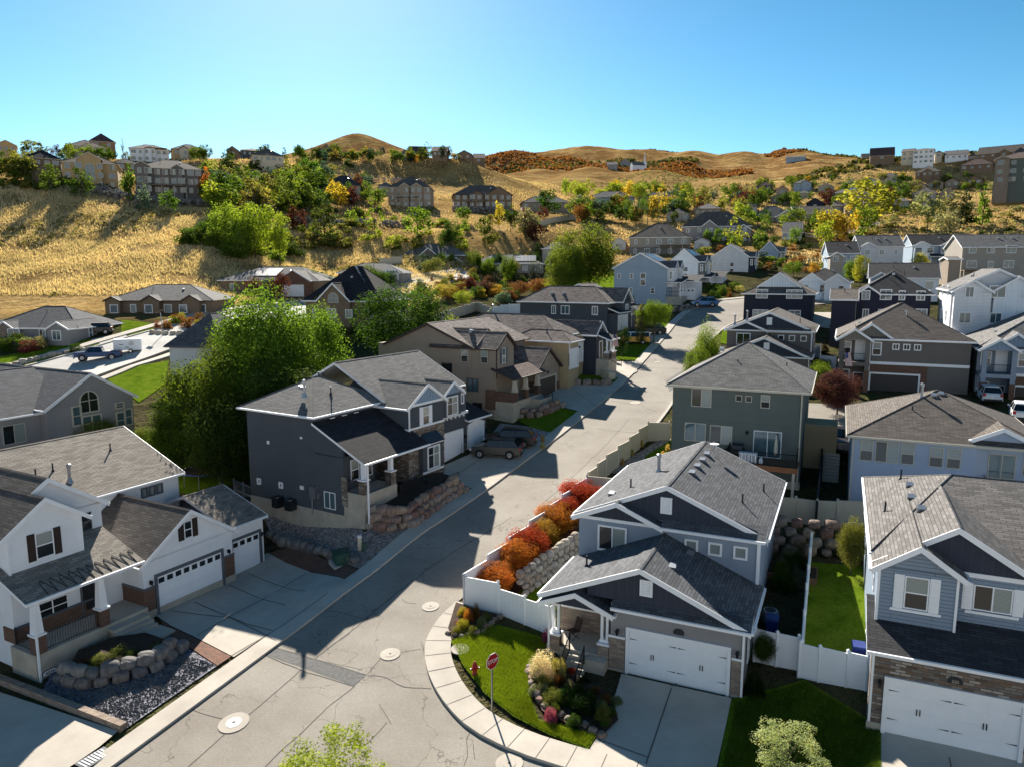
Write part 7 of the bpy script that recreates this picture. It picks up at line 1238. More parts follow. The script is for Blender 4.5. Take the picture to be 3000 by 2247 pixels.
vehicle('camper_van', 'yellow vintage camper van with a white roof on the driveway', 'van', G(1371, 743), R(176), 4.5, 1.75, [(-2.25, .35), (2.2, .35), (2.28, .6), (2.24, 1.15), (-2.2, 1.15), (-2.25, .8)], [(2.2, 1.13), (2.05, 1.75), (-2.1, 1.75), (-2.18, 1.13)], .32, (1.3, -1.15), (.75, .36, .012), 0, (.8, .8, .76), rough=.4)
PB = [(-2.9, .5), (2.8, .5), (2.9, .7), (2.86, 1.05), (2.7, 1.15), (1.6, 1.22), (-2.9, 1.2)]; PC = [(1.55, 1.2), (.85, 1.78), (-.45, 1.8), (-.7, 1.2)]
o, mn = vehicle('pickup_truck', 'blue pickup truck towing the white box trailer down the road', 'pickup truck', G(213, 778), R(201), 5.8, 1.95, PB, PC, .42, (1.85, -1.75), (.012, .045, .13)); q = MB(); q.box(-2.8, -.85, -.85, .85, 1.19, 1.215, 'iron'); q.build('cargo_bed', o)
o, mn = vehicle('pickup_truck', 'dark pickup truck with silver rear seen between green and light blue house', 'pickup truck', G(1815, 968), R(66), 5.8, 2.0, PB, PC, .42, (1.85, -1.75), (.03, .032, .036)); q = MB(); q.box(-2.8, -.85, -.85, .85, 1.19, 1.215, 'iron'); q.build('cargo_bed', o); q = MB(); q.box(-2.93, -2.9, -.9, .9, .55, 1.15, 'chrome'); q.build('tailgate', o)
g = G(277, 762); o = thing('box_trailer', 'white enclosed box trailer behind the blue pickup', 'trailer', g, R(201)); o.scale = (.78, .78, .78); q = MB(); q.box(-2.3, 1.9, -1, 1, .5, 2.5, 'vinyl_white'); q.prism([(-1, .5), (1, .5), (1, 2.5), (-1, 2.5)], 'x', 1.9, 2.2, 'vinyl_white'); q.build('box_body', o); q = MB(); q.tube([(2.2, -.6, .5), (3.4, 0, .5)], .05, 'iron', 5); q.tube([(2.2, .6, .5), (3.4, 0, .5)], .05, 'iron', 5); q.build('drawbar', o)
q = MB(); q.lathe([(.42, 0), (.42, .02), (.3, .021)], 'metal_grey', 16); lg = q.build('round_emblem', o); lg.rotation_euler = (math.pi/2, 0, 0); lg.location = (-.7, 1.02, 1.7); lg.rotation_euler = (-math.pi/2, 0, 0); q = MB(); q.box(-.3, .3, 1.0, 1.02, 1.0, 1.12, 'iron'); q.build('lettering_band', o); q = MB(); q.box(.6, 1.3, 1.0, 1.02, 1.5, 1.6, 'iron'); q.build('lettering_band', o)
for s in (-1, 1):
    q = MB(); q.tube([(-.5, s*.85, .35), (-.5, s*1.03, .35)], .35, 'tyre', 18); wo = q.build('wheel', o); q = MB(); q.tube([(-.5, s*1.02, .35), (-.5, s*1.05, .35)], .2, 'chrome', 10); q.build('rim', wo); q = MB(); q.box(-.95, -.05, s*1.0-.04, s*1.0+.06, .7, .76, 'iron'); q.build('mudguard', o)
# ================================================================== plants
def quads_mesh(name, P, Nn, S, mat, asp=.6, r=rng, zs=1.0):
    """leaf clumps: small kite-shaped faces at P facing Nn"""
    n = len(P); a = r.normal(size=(n, 3)); t_ = np.cross(Nn, a); t_ /= np.linalg.norm(t_, axis=1)[:, None]+1e-9; b_ = np.cross(Nn, t_); b_ /= np.linalg.norm(b_, axis=1)[:, None]+1e-9
    t_[:, 2] *= zs; b_[:, 2] *= zs; S = np.broadcast_to(S, (n,))[:, None]; v = np.stack([P-t_*S, P-b_*S*asp, P+t_*S, P+b_*S*asp], 1).reshape(-1, 3)
    me = bpy.data.meshes.new(name); me.vertices.add(4*n); me.vertices.foreach_set('co', v.ravel()); me.loops.add(4*n); me.loops.foreach_set('vertex_index', np.arange(4*n, dtype=np.int32)); me.polygons.add(n); me.polygons.foreach_set('loop_start', np.arange(0, 4*n, 4, dtype=np.int32)); me.polygons.foreach_set('loop_total', np.full(n, 4, dtype=np.int32)); me.update(); me.validate()
    me.materials.append(MT[mat]); return me
def crown(seed, nl, per, leaf, shape='round', lr=.34, fill=.25):
    """unit crown: x,y in -1..1, z in 0..1"""
    r = np.random.default_rng(seed); C_ = []
    while len(C_) < nl:
        u = r.uniform(-1, 1, 3); z = u[2]*.5+.5; q = np.hypot(u[0], u[1])
        if shape == 'round': lim = math.sqrt(max(0, 1-(2*z-.9)**2/1.25))
        elif shape == 'oval': lim = .95*math.sin(math.pi*min(1, (z*.92+.06)))**.6
        elif shape == 'poplar': lim = .9*math.sin(math.pi*min(1, z*.9+.08))**.45
        elif shape == 'cone': lim = (1-z)*.95+.04
        elif shape == 'spread': lim = math.sqrt(max(0, 1-(2*z-1.0)**2))*(.75+.25*math.sin(3*math.atan2(u[1], u[0])+seed))
        elif shape == 'vase': lim = .25+.75*z if z < .75 else 1.0-(z-.75)*2.4
        else: lim = math.sqrt(max(0, 1-z*z))
        if q < lim and (q > lim*.35 or r.random() < fill): C_.append((u[0]*(1-lr*.5), u[1]*(1-lr*.5), lr*.3+z*(1-lr*.5)))
    C_ = np.array(C_); sz = r.uniform(.6, 1.25, nl)*lr; P = []; Q = []
    for c, s in zip(C_, sz):
        d = r.normal(size=(per, 3)); d /= np.linalg.norm(d, axis=1)[:, None]; rad = r.uniform(.45, 1.08, (per, 1))**.7; p = c+d*rad*s*[1, 1, .42 if shape in ('round', 'spread', 'oval', 'bush', 'vase') else .3]
        if shape == 'cone': p[:, 2] -= .05*np.hypot(d[:, 0], d[:, 1])
        P.append(p); Q.append(d+[0, 0, .4]+r.normal(0, .55, (per, 3)))
    P = np.concatenate(P); Q = np.concatenate(Q); Q /= np.linalg.norm(Q, axis=1)[:, None]
    P[:, 2] = np.clip(P[:, 2], -.02, 1.05); return quads_mesh('crown', P, Q, r.uniform(.7, 1.3, len(P))*leaf, 'leaf', .6, r, {'poplar': .15, 'cone': .3, 'bush': .6}.get(shape, .42))
CR = {}
def getcrown(kind, lod):
    k = (kind, lod)
    if k not in CR:
        cfg = {0: (95, 210, .027), 1: (50, 75, .050), 2: (26, 30, .095)}[lod]; nl, per, lf = cfg; CR[k] = []
        for sd in range(3 if lod else 2):
            if kind == 'cone': CR[k].append(crown(sd+50, nl*2, per//2, lf*1.0, 'cone', .24, .8))
            elif kind == 'poplar': CR[k].append(crown(sd+30, nl, per, lf*.9, 'poplar', .5, .8))
            elif kind == 'bush': CR[k].append(crown(sd+10, nl//2+3, per, lf*1.25, 'bush', .42, .5))
            elif kind == 'vase': CR[k].append(crown(sd+70, nl, per, lf, 'vase', .3, .5))
            elif kind == 'sparse': CR[k].append(crown(sd+90, int(nl*.8), int(per*.5), lf*.85, 'oval', .2, .5))
            else: CR[k].append(crown(sd+1+7*len(kind), nl, per, lf, kind, .33 if kind != 'oval' else .38))
    return CR[k]
def trunkmesh(seed, n=6):
    r = random.Random(seed); m_ = MB(); m_.tube([(0, 0, -.06), (.01, 0, .12), (-.015, .01, .35), (0, 0, .7)], .035, 'bark', 7, .012)
    for i in range(n): a_ = r.uniform(0, 6.28); z = r.uniform(.2, .5); L_ = r.uniform(.2, .34); m_.tube([(0, 0, z), (math.cos(a_)*L_*.5, math.sin(a_)*L_*.5, z+.1), (math.cos(a_)*L_, math.sin(a_)*L_, z+.26)], .014, 'bark', 5, .004)
    return m_.mesh('trunk', True, fix=False)
TRK = [trunkmesh(s) for s in range(3)]
COL = dict(deep=(.055, .10, .02), mid=(.10, .16, .028), fresh=(.15, .22, .035), lime=(.27, .33, .05), yellow=(.50, .40, .06), gold=(.40, .29, .06), orange=(.50, .17, .04), red=(.40, .06, .03), maroon=(.09, .028, .03), plum=(.13, .05, .055), spruce=(.05, .09, .10), bluespruce=(.13, .20, .22), olive=(.18, .19, .055), sage=(.24, .25, .17), dark=(.022, .045, .016), rust=(.19, .09, .045), cream=(.62, .58, .36), straw=(.5, .37, .17), pink=(.40, .09, .20), white=(.68, .66, .62))
CW = dict(deep='dark green', mid='green', fresh='light green', lime='yellow green', yellow='yellow', gold='golden', orange='orange', red='red', maroon='maroon', plum='purple', spruce='blue green', bluespruce='pale blue', olive='olive', sage='grey green', dark='near black green', rust='rusty', straw='straw coloured')
KW = dict(round='round', oval='oval', spread='spreading', poplar='slim', cone='conical', bush='', vase='', sparse='thin')
ntree = [0]; rt = random.Random(21)
CNAME = dict(round='tree', oval='tree', spread='tree', vase='tree', sparse='tree', poplar='poplar_tree', cone='conifer_tree', bush='bush')
def plant(label, kind, x, y, z0, ztop, wd, col, group=None, clear=.12, lod=None, name=None, cat=None):
    """one tree or bush: a thing with trunk and crown"""
    D_ = math.hypot(x, y); lod = lod if lod is not None else (0 if D_ < 62 or (D_ < 110 and wd > 5) else 1 if D_ < 230 else 2); Hh = max(.3, ztop-z0); c = COL[col] if isinstance(col, str) else col; c = tuple(v*rt.uniform(.85, 1.15) for v in c)
    k = ntree[0]; ntree[0] += 1; nm = name or CNAME[kind]; o = thing(nm, label, cat or ('bush' if kind == 'bush' else 'tree'), (x, y, z0), rt.uniform(0, 6.28), group)
    ms = getcrown(kind, lod); cl = 0 if kind == 'bush' else clear*Hh if kind not in ('cone', 'poplar') else .04*Hh
    cr = link('crown' if kind != 'bush' else 'foliage', ms[k % len(ms)], o, (0, 0, cl)); cr.scale = (wd/2, wd/2, Hh-cl); cr.color = (*c, 1)
    tr = link('trunk' if kind != 'bush' else 'stem', TRK[k % 3], o); s = Hh; tr.scale = (max(wd*.5, s*.35), max(wd*.5, s*.35), s) if kind not in ('poplar', 'cone', 'bush') else (s*.35, s*.35, s) if kind != 'bush' else (wd*.5, wd*.5, s)
    return o
def pv(label, kind, vx, vtop, Y, w, col, vbase=None, **k):
    """plant read off the photo: column, top line, distance, width in picture units"""
    p = at(vx, vtop, Y); z0 = H(p[0], p[1]); 
    if vbase is not None: z0 = min(z0+1.0, at(vx, vbase, Y)[2])
    return plant(label, kind, p[0], p[1], min(z0, p[2]-.4), p[2], w*V2S/FOC*Y*1.02, col, **k)
def pg(label, kind, vx, vbase, vtop, w, col, **k):
    """plant standing where its foot is seen"""
    g = G(vx, vbase); t_ = at(vx, vtop, g[1]); return plant(label, kind, g[0], g[1], g[2], max(t_[2], g[2]+.3), w*V2S/FOC*g[1], col, **k)
# -- the big group left of centre
for lb, kd, vx, vt, Y, w, c in [('tallest deep green tree left of the charcoal house roof', 'oval', 560, 590, 74, 225, 'fresh'), ('broad green tree right behind the charcoal house roof', 'round', 662, 645, 78, 165, 'fresh'), ('lower dark green tree above the yellow leaved bush', 'round', 440, 745, 66, 190, 'mid'), ('green tree in front of the dark stepped roofs', 'oval', 490, 690, 76, 130, 'mid'),
        ('shadowed tree filling the gap behind the charcoal house wall', 'round', 590, 760, 68, 230, 'mid'), ('small shadowed tree at the left foot of the big tree group', 'round', 362, 858, 62, 110, 'deep'), ('dark green tree low in the big tree group', 'round', 470, 850, 61, 160, 'deep')]: pv(lb, kd, vx, vt, Y, w, c, group='trees of the big green group', clear=.05, lod=0)
pv('round dark green tree between black roof house and beige house', 'round', 872, 608, 100, 215, 'deep', clear=.06, lod=0); pv('small yellow green tree at the right edge of the round dark tree', 'oval', 975, 668, 96, 48, 'lime')
pv('bright yellow green bushy tree behind the long tan roof of the white house', 'spread', 205, 900, 66, 125, 'lime', lod=0); pv('small yellow green tree right of the bushy one behind the white house', 'oval', 308, 918, 66, 70, 'fresh', lod=0)
pv('tree top with yellow green leaves poking in at the bottom edge', 'sparse', 718, 1572, 25, 290, 'lime', lod=0, clear=.3); pg('pale cream and green leaved shrub at the bottom edge of the dark lawn', 'sparse', 1700, 1690, 1560, 190, (.50, .50, .27), lod=0)
pv('slim two lobed street tree behind the green house roof', 'oval', 1532, 690, 82, 62, 'fresh', lod=0); pv('lower twin of the street tree, just left of the green house roof', 'spread', 1512, 738, 79, 70, 'fresh', lod=0)
pv('purple leaved plum tree between green and light blue house', 'spread', 1814, 800, 74, 115, 'plum', lod=0); pv('light green tree left of the purple plum tree', 'oval', 1772, 775, 80, 58, 'fresh', lod=0); pg('small dark red conifer by the white fence square', 'cone', 1782, 765, 735, 24, 'maroon')
pv('yellow olive tree hugging the left wall of the bottom right house', 'oval', 1846, 1108, 43, 66, 'olive', lod=0); pv('dark green columnar conifer right of the taupe house', 'cone', 2037, 700, 80, 34, 'dark')
for i, (vx, vy, w, c) in enumerate([(1072, 1229, 88, 'orange'), (1119, 1194, 84, 'orange'), (1149, 1165, 84, 'red'), (1176, 1140, 62, 'gold'), (1204, 1112, 84, 'orange'), (1226, 1090, 66, 'red'), (1256, 1062, 84, 'red')]):
    g = GT(vx, vy+4, 1.35); plant(['orange red shrub nearest the street corner', 'second orange shrub from the street corner', 'third shrub from the corner, redder at its top', 'small yellowish shrub in the middle of the orange row', 'fifth orange shrub from the corner', 'small red shrub sixth from the corner', 'last deep red shrub of the row by the cross fence'][i]+' behind the white fence', 'spread', g[0], g[1], g[2], g[2]+rt.uniform(1.9, 2.5), w*V2S/FOC*g[1]*1.4, COL[c], group='orange shrubs behind the white fence', lod=0, clear=.02, name='autumn_shrub', cat='shrub')
for i, (vx, vy, vt, w, c) in enumerate([(1172, 1468, 1400, 62, 'white'), (1205, 1462, 1418, 45, 'straw'), (1178, 1490, 1455, 52, 'olive'), (1196, 1522, 1485, 58, 'olive'), (1225, 1520, 1480, 56, 'deep'), (1262, 1545, 1495, 62, 'dark'), (1190, 1560, 1525, 34, 'pink'), (1300, 1560, 1522, 42, 'olive'), (1183, 1388, 1355, 30, 'pink'), (1235, 1455, 1440, 24, 'red'), (1218, 1448, 1432, 22, 'red')]):
    pg(['feathery white flowering shrub', 'pale straw shrub by the porch pier', 'olive shrub behind the white flowering one', 'grey green shrub', 'round green shrub', 'dark glossy shrub beside the stair railing', 'pink flowering clump at the bed edge', 'yellow green clump at the foot of the stairs', 'pink flowers by the fence end and porch pier', 'red flowers on the stair railing', 'red flowers left on the stair railing'][i]+' in the driveway flower bed', 'bush', vx, vy, vt, w, c, lod=0, group='plants of the driveway flower bed', name='flower_bush' if c in ('pink', 'red', 'white') else None)
for vx, vy in [(1250, 1500), (1275, 1520), (1298, 1540), (1285, 1500), (1310, 1520), (1260, 1475), (1305, 1570), (1320, 1545), (1160, 1470), (1155, 1500), (1175, 1500), (1200, 1545), (1240, 1570), (1275, 1578), (1330, 1520), (1190, 1440), (1210, 1480), (1230, 1490)]: pg('low green plant filling the driveway flower bed', 'bush', vx, vy, vy-rt.uniform(14, 30), rt.uniform(26, 40), rt.choice(['deep', 'dark', 'olive', 'mid', 'rust', 'sage']), lod=0, group='low plants of the driveway flower bed')
for i, (vx, vy, vt, w, c) in enumerate([(1000, 1360, 1335, 34, 'gold'), (985, 1372, 1352, 26, 'olive'), (1012, 1345, 1312, 26, 'orange'), (1028, 1340, 1300, 22, 'rust'), (1000, 1332, 1310, 30, 'gold'), (1042, 1352, 1328, 28, 'sage'), (1050, 1340, 1322, 24, 'olive'), (1022, 1372, 1350, 26, 'olive'), (990, 1350, 1342, 20, 'pink')]):
    pg(['golden clump', 'olive clump at the tip', 'orange clump', 'rusty tall clump', 'golden clump at the back', 'grey green ball', 'olive ball by the fence', 'olive clump by the stones', 'pink flower clump'][i]+' in the corner flower bed', 'bush', vx, vy, vt, w, c, lod=0, group='plants of the corner flower bed')
pg('small dark spruce in the boulder planter before the charcoal house porch', 'cone', 862, 1090, 1040, 24, 'dark', lod=0); pg('dark tall shrub before the white fence right of the blue grey house', 'spread', 1648, 1440, 1365, 60, 'deep', lod=0); pg('dark green conifer beside the blue grey house garage', 'cone', 1628, 1500, 1425, 58, 'dark', lod=0)
for i, (vx, vy, vt, w, c) in enumerate([(215, 1452, 1410, 55, 'olive'), (255, 1440, 1395, 60, 'olive'), (290, 1440, 1400, 50, 'deep'), (185, 1455, 1420, 45, 'rust'), (340, 1420, 1385, 45, 'olive'), (160, 1465, 1435, 40, 'olive')]): pg('scrubby olive plant behind the grey boulders below the white house porch', 'bush', vx, vy, vt, w, c, lod=0, group='plants behind the grey boulders')
for vx, vy in [(1140, 955), (1172, 955), (1172, 970), (1345, 1005), (1365, 985), (1385, 965), (1405, 950), (1420, 1010), (1432, 990), (1442, 975), (1438, 1002), (1210, 822)]: pg('golden ornamental grass tuft beside the street', 'bush', vx, vy, vy-18, 12, 'straw', lod=1, group='golden ornamental grasses', name='ornamental_grass')
pv('green leafy tree before the navy street house beyond the van', 'round', 1415, 645, 112, 80, 'fresh', lod=0, clear=.38); pv('golden green juniper left of the leafy tree', 'cone', 1386, 628, 112, 30, 'olive', lod=1); pv('thin dark juniper by the steel blue house wall', 'cone', 1369, 612, 125, 18, 'dark'); pv('dark round shrub by the yellow van', 'round', 1345, 705, 104, 38, 'dark')
pv('huge green cottonwood in the middle of the neighbourhood', 'spread', 1275, 482, 172, 165, 'fresh', lod=0, clear=.03); pv('lower left shoulder of bright green cottonwood', 'round', 1222, 528, 166, 90, 'fresh', lod=0, clear=.03)
g = [o for o in bpy.data.objects if o.name.startswith('planter')]
for i, o in enumerate(g): del o['plant']; plant(('leafy palm like plant in the urn at the left garage', 'leafy plant in the urn between the garage doors', 'leafy plant in the urn right of the garage')[i], 'bush', o.location.x, o.location.y, o.location.z+.8, o.location.z+1.6, .8, 'deep', lod=1)
# -- single trees one can tell apart
for lb, kd, vx, vt, Y, w, c in [
 ('blue spruce at the white curving fence', 'cone', 1087, 617, 152, 52, 'bluespruce'), ('yellow tree left of the brick solar ranch garden', 'round', 1000, 625, 150, 45, 'lime'), ('yellow olive tree before the brick solar ranch', 'round', 965, 612, 158, 52, 'gold'), ('olive yellow tree beside the stone garage house', 'round', 935, 556, 195, 54, 'olive'), ('dark spruce before the stone garage house', 'cone', 914, 535, 200, 34, 'spruce'),
 ('narrow green tree at the left wall of the brick solar ranch', 'oval', 1052, 556, 205, 27, 'mid'), ('conical green tree before the brick solar ranch', 'oval', 1097, 546, 203, 40, 'mid'), ('tall dark poplar before the white gable cottages', 'poplar', 1054, 470, 236, 26, 'mid'), ('spruce by the dark dormer house', 'cone', 1182, 532, 226, 22, 'dark'),
 ('maroon tree before the brick garage house', 'round', 600, 588, 150, 56, 'maroon'), ('maroon tree left of the spruce in front of the brown roofs', 'round', 548, 595, 152, 50, 'maroon'), ('dark spruce between the two maroon trees', 'cone', 572, 570, 148, 36, 'spruce'), ('red leaved tree in the garden right of the round dark tree', 'round', 1050, 606, 165, 40, 'maroon'), ('rusty tree in the slope garden above the white fence', 'round', 1122, 605, 160, 46, 'rust'), ('rusty shrub tree right of the blue spruce', 'round', 1160, 600, 165, 42, 'rust'),
 ('round green tree in front of the tan mansion, left of its arched window', 'round', 103, 352, 232, 48, 'mid'), ('round dark green tree below the golden tan mansion', 'round', 172, 358, 228, 54, 'deep'), ('tall oval tree between the two mansions', 'oval', 272, 348, 228, 38, 'mid'), ('blue spruce between the two mansions', 'cone', 308, 384, 224, 42, 'bluespruce'), ('round green bush tree below the long taupe mansion', 'round', 362, 408, 222, 40, 'mid'),
 ('orange tree at the right end of the long taupe mansion', 'oval', 440, 357, 245, 38, 'orange'), ('dark cluster tree right of the orange tree', 'round', 482, 365, 235, 70, 'deep'), ('yellow topped tree above the bright thicket', 'round', 545, 378, 235, 80, 'olive'), ('large bright yellow green tree of the creek thicket, left', 'oval', 482, 430, 195, 80, 'lime'), ('largest bright yellow green tree of the creek thicket', 'oval', 545, 424, 192, 105, 'lime'), ('yellow green tree at the right of the creek thicket', 'spread', 600, 452, 192, 50, 'lime'), ('light green tree inside the creek thicket', 'round', 515, 470, 188, 70, 'fresh'),
 ('round willow like dome tree on the mid slope', 'round', 900, 446, 235, 84, 'fresh'), ('slender bright tree left of the dome tree', 'sparse', 808, 428, 235, 60, 'fresh'), ('dark round tree with reddish side on the terrace', 'round', 698, 432, 235, 62, 'deep'), ('golden yellow tree before the dark pyramid roof', 'round', 727, 390, 280, 50, 'yellow'), ('tall dark cypress poplar behind the pyramid roof', 'poplar', 742, 352, 345, 12, 'deep'), ('dark maroon tree on the terrace edge', 'round', 640, 440, 232, 44, 'maroon'),
 ('lone tall dark tree on the near ridge skyline', 'sparse', 924, 305, 425, 26, 'deep'), ('thin poplar standing on the left skyline', 'poplar', 263, 294, 330, 7, 'olive'), ('green tree at the far left among skyline houses', 'spread', 66, 302, 310, 62, 'olive'), ('maroon tree on the left skyline', 'round', 148, 310, 318, 24, 'maroon'), ('second maroon tree on the left skyline', 'round', 120, 311, 318, 26, 'maroon'),
 ('dark green tree before the teal roofed terrace house', 'spread', 1184, 408, 300, 62, 'deep'), ('large light olive tree between teal roof and portico house', 'round', 1262, 422, 300, 70, 'sage'), ('big sage green tree by the curving pale fence', 'round', 1135, 446, 250, 58, 'sage'), ('dark green tree left of the sage green one', 'oval', 1103, 440, 255, 48, 'deep'), ('golden young tree left of the dark one', 'oval', 1078, 430, 258, 24, 'yellow'), ('lone yellow tree on the golden slope above the valley', 'oval', 1223, 378, 400, 22, 'lime'),
 ('golden brown tall tree among the dark poplars', 'oval', 1422, 404, 300, 50, 'gold'), ('big bright yellow green tree on the right slope', 'round', 1880, 385, 275, 130, 'lime'), ('golden tree left of the hillside steps on the right', 'oval', 1790, 438, 245, 66, 'gold'), ('orange golden tree next to it above the rail fence', 'oval', 1832, 440, 240, 66, 'yellow'), ('yellow tree low beside the rail fence', 'oval', 1785, 470, 232, 44, 'lime'), ('green tree right of the orange golden one', 'oval', 1868, 430, 245, 62, 'fresh'),
 ('sage green round tree alone on the right scrub slope', 'round', 2050, 446, 235, 60, 'sage'), ('big grey green tree at the top of the right scrub slope', 'round', 2010, 412, 255, 70, 'sage'), ('grey green tree right of the big one on the scrub slope', 'round', 2058, 410, 262, 74, 'sage'), ('dark spruce left of the apartment block', 'cone', 2092, 382, 258, 40, 'dark'), ('green spruce before the apartment block balconies', 'cone', 2132, 375, 256, 42, 'fresh'),
 ('willowy yellow green tree before the bay window house', 'sparse', 1590, 468, 225, 62, 'lime'), ('round yellow green tree in front of the grey row houses', 'round', 1716, 563, 180, 44, 'fresh'), ('small orange tree right of the round yellow green one', 'round', 1760, 567, 175, 28, 'gold'), ('light green tree before the white gable house', 'oval', 1838, 555, 165, 30, 'fresh'), ('taller yellow green tree above the long white roof', 'spread', 1862, 548, 160, 44, 'lime'), ('golden tree before the blue row house', 'round', 1990, 545, 180, 40, 'yellow'), ('bright green tree at the end of the blue row house', 'oval', 2065, 530, 182, 30, 'fresh'),
 ('green tree right of the garden of the covered porch house', 'round', 1770, 450, 262, 50, 'deep'), ('round green tree below the covered porch house', 'round', 1768, 450, 250, 30, 'mid')]: pv(lb, kd, vx, vt, Y, w, c)
for vx, vt in [(1376, 398), (1388, 410), (1400, 414), (1412, 430), (1424, 420)]: pv('slim dark poplar before the portico house', 'poplar', vx, vt+14, 285, 12, 'deep', group='slim dark poplars before the portico house')
for vx, vt in [(1384, 420), (1392, 425), (1353, 418), (1436, 432)]: pv('slim green poplar in the valley row', 'poplar', vx, vt, 292, 13, 'mid', group='slim green poplars of the valley')
for vx in (1638, 1646, 1653, 1663): pv('thin dark poplar in the group on the right valley slope', 'poplar', vx, 396, 385, 6, 'dark', group='thin dark poplars on the right valley slope')
pv('single dark poplar left of the steel blue slope house', 'poplar', 1712, 388, 390, 11, 'dark')
# -- belts of trees nobody would name one by one
ph_ = [(c.matrix_basis.translation.x, c.matrix_basis.translation.y) for c in C.objects if c.get('category') == 'house']
FAR = []
def belt(label, group, n, x0, x1, y0, y1, hr, pal, kinds=('round', 'oval', 'spread'), ar=(.7, 1.1), far=900, slope=0, mass=False):
    for i in range(n):
        vx = rt.uniform(x0, x1); vy = rt.uniform(y0, y1)+slope*(vx-x0); g = G(vx, vy, far=far); h_ = rt.uniform(*hr); kd = rt.choice(kinds); a_ = .3 if kd == 'poplar' else .5 if kd == 'cone' else rt.uniform(*ar)
        if mass: FAR.append((kd, g, h_, h_*a_, COL[rt.choice(pal)])); continue
        cc = rt.choice(pal); plant(' '.join((CW[cc]+' '+KW[kd]+' '+label).split()), kd, g[0], g[1], g[2]-.2, g[2]+h_, h_*a_, cc, group=group)
def farmass():
    V, K = [], []
    for i, (kd, g, h_, w_, c) in enumerate(FAR):
        ms = getcrown(kd, 2); me = ms[i % len(ms)]; v = np.empty(len(me.vertices)*3); me.vertices.foreach_get('co', v); v = v.reshape(-1, 3)*[w_/2, w_/2, h_*.92]+[g[0], g[1], g[2]+h_*.06]; V.append(v); c = np.array(c)*rt.uniform(.8, 1.2); K.append(np.tile([*c, 1], (len(v), 1)))
    V = np.concatenate(V); K = np.concatenate(K); n = len(V)//4; me = bpy.data.meshes.new('distant_trees'); me.vertices.add(4*n); me.vertices.foreach_set('co', V.ravel()); me.loops.add(4*n); me.loops.foreach_set('vertex_index', np.arange(4*n, dtype=np.int32)); me.polygons.add(n); me.polygons.foreach_set('loop_start', np.arange(0, 4*n, 4, dtype=np.int32)); me.polygons.foreach_set('loop_total', np.full(n, 4, dtype=np.int32)); me.update()
    at_ = me.color_attributes.new('tint', 'FLOAT_COLOR', 'POINT'); at_.data.foreach_set('color', K.ravel()); me.materials.append(MT['leaf_mixed']); tag(link('distant_trees', me), 'green and golden trees and bushes massed between the far houses', 'trees', kind='stuff')
GM = ['deep', 'mid', 'mid', 'fresh', 'deep', 'olive']
belt('garden tree on the terraced slope between the ridge houses', 'trees of the terraced slope', 52, 450, 700, 395, 475, (7, 12), GM+['mid', 'spruce', 'lime', 'fresh'])
belt('tree behind the mid slope mansions', 'trees behind the mid slope mansions', 26, 620, 830, 400, 450, (5, 9), GM+['maroon', 'spruce'], mass=True)
belt('tree on the crest of the near ridge', 'trees on the near ridge crest', 52, 620, 1000, 340, 354, (4, 8), GM+['gold', 'lime', 'mid', 'spruce'])
belt('tree on the left part of the ridge crest', 'trees on the left ridge crest', 24, 375, 640, 340, 352, (5, 9), GM+['spruce'], ('round', 'oval', 'cone', 'poplar'), mass=True)
belt('bush on the golden shoulder below the ridge crest', 'bushes below the ridge crest', 14, 540, 760, 350, 385, (3, 5), ['olive', 'mid', 'deep'], ('bush',), (1.2, 1.9))
belt('tree around the skyline houses at far left', 'trees of the far left skyline', 14, -10, 300, 340, 355, (4, 8), GM, mass=True)
belt('tree left of the leftmost estate house', 'trees left of the estates', 9, -20, 95, 385, 400, (7, 11), ['deep', 'mid', 'olive'])
belt('hedge bush along the top of the golden hill', 'bushes along the golden hill top', 16, 0, 230, 396, 412, (1.5, 3.5), ['deep', 'olive', 'mid'], ('bush',), (1.2, 2))
belt('bush of the creek thicket', 'bushes of the creek thicket', 34, 400, 640, 480, 545, (2.5, 5), ['mid', 'fresh', 'deep', 'lime'], ('bush',), (1.0, 1.8), slope=.15)
belt('bush on the brushy mid slope', 'bushes on the brushy mid slope', 46, 620, 1010, 485, 545, (1.5, 4), ['lime', 'fresh', 'olive', 'mid', 'olive'], ('bush',), (1.2, 2.4), mass=True)
belt('tree below the brown mansion wall', 'trees below the brown mansion', 14, 960, 1180, 470, 545, (4, 8), GM+['sage', 'maroon'])
belt('bright yellow aspen in the belt across the valley', 'yellow aspens across the valley', 34, 1235, 1500, 424, 436, (7, 12), ['lime', 'yellow', 'lime', 'fresh'], ('oval', 'poplar', 'round'), mass=True)
belt('tree among the portico houses', 'trees among the portico houses', 34, 1235, 1480, 455, 490, (5, 10), GM+['rust', 'spruce', 'maroon', 'gold'])
belt('valley tree behind the deck house roofs', 'valley trees behind the deck house', 44, 1440, 1640, 430, 470, (6, 11), GM+['gold', 'maroon', 'spruce', 'olive'], ('round', 'oval', 'poplar', 'cone'), mass=True)
belt('tree between the small houses of the right slope', 'trees between the right slope houses', 52, 1620, 1960, 395, 455, (4, 9), GM+['lime', 'gold', 'maroon'], mass=True)
belt('tree near the cottages under the right skyline', 'trees near the right cottages', 26, 1940, 2160, 385, 420, (3, 7), GM+['sage'], mass=True)
belt('bush on the right scrub slope', 'sage bushes on the right scrub slope', 70, 1880, 2230, 440, 512, (1, 2.6), ['sage', 'olive', 'sage', 'deep'], ('bush',), (1.4, 2.4), mass=True)
belt('bush at the foot of the right slope', 'bushes at the foot of the right slope', 22, 1700, 1900, 500, 530, (1.5, 3), ['deep', 'olive', 'rust'], ('bush',), (1.2, 2))
belt('garden tree along the long pale rail fence', 'trees along the pale fence', 14, 1600, 1760, 480, 505, (4, 8), GM+['lime'])
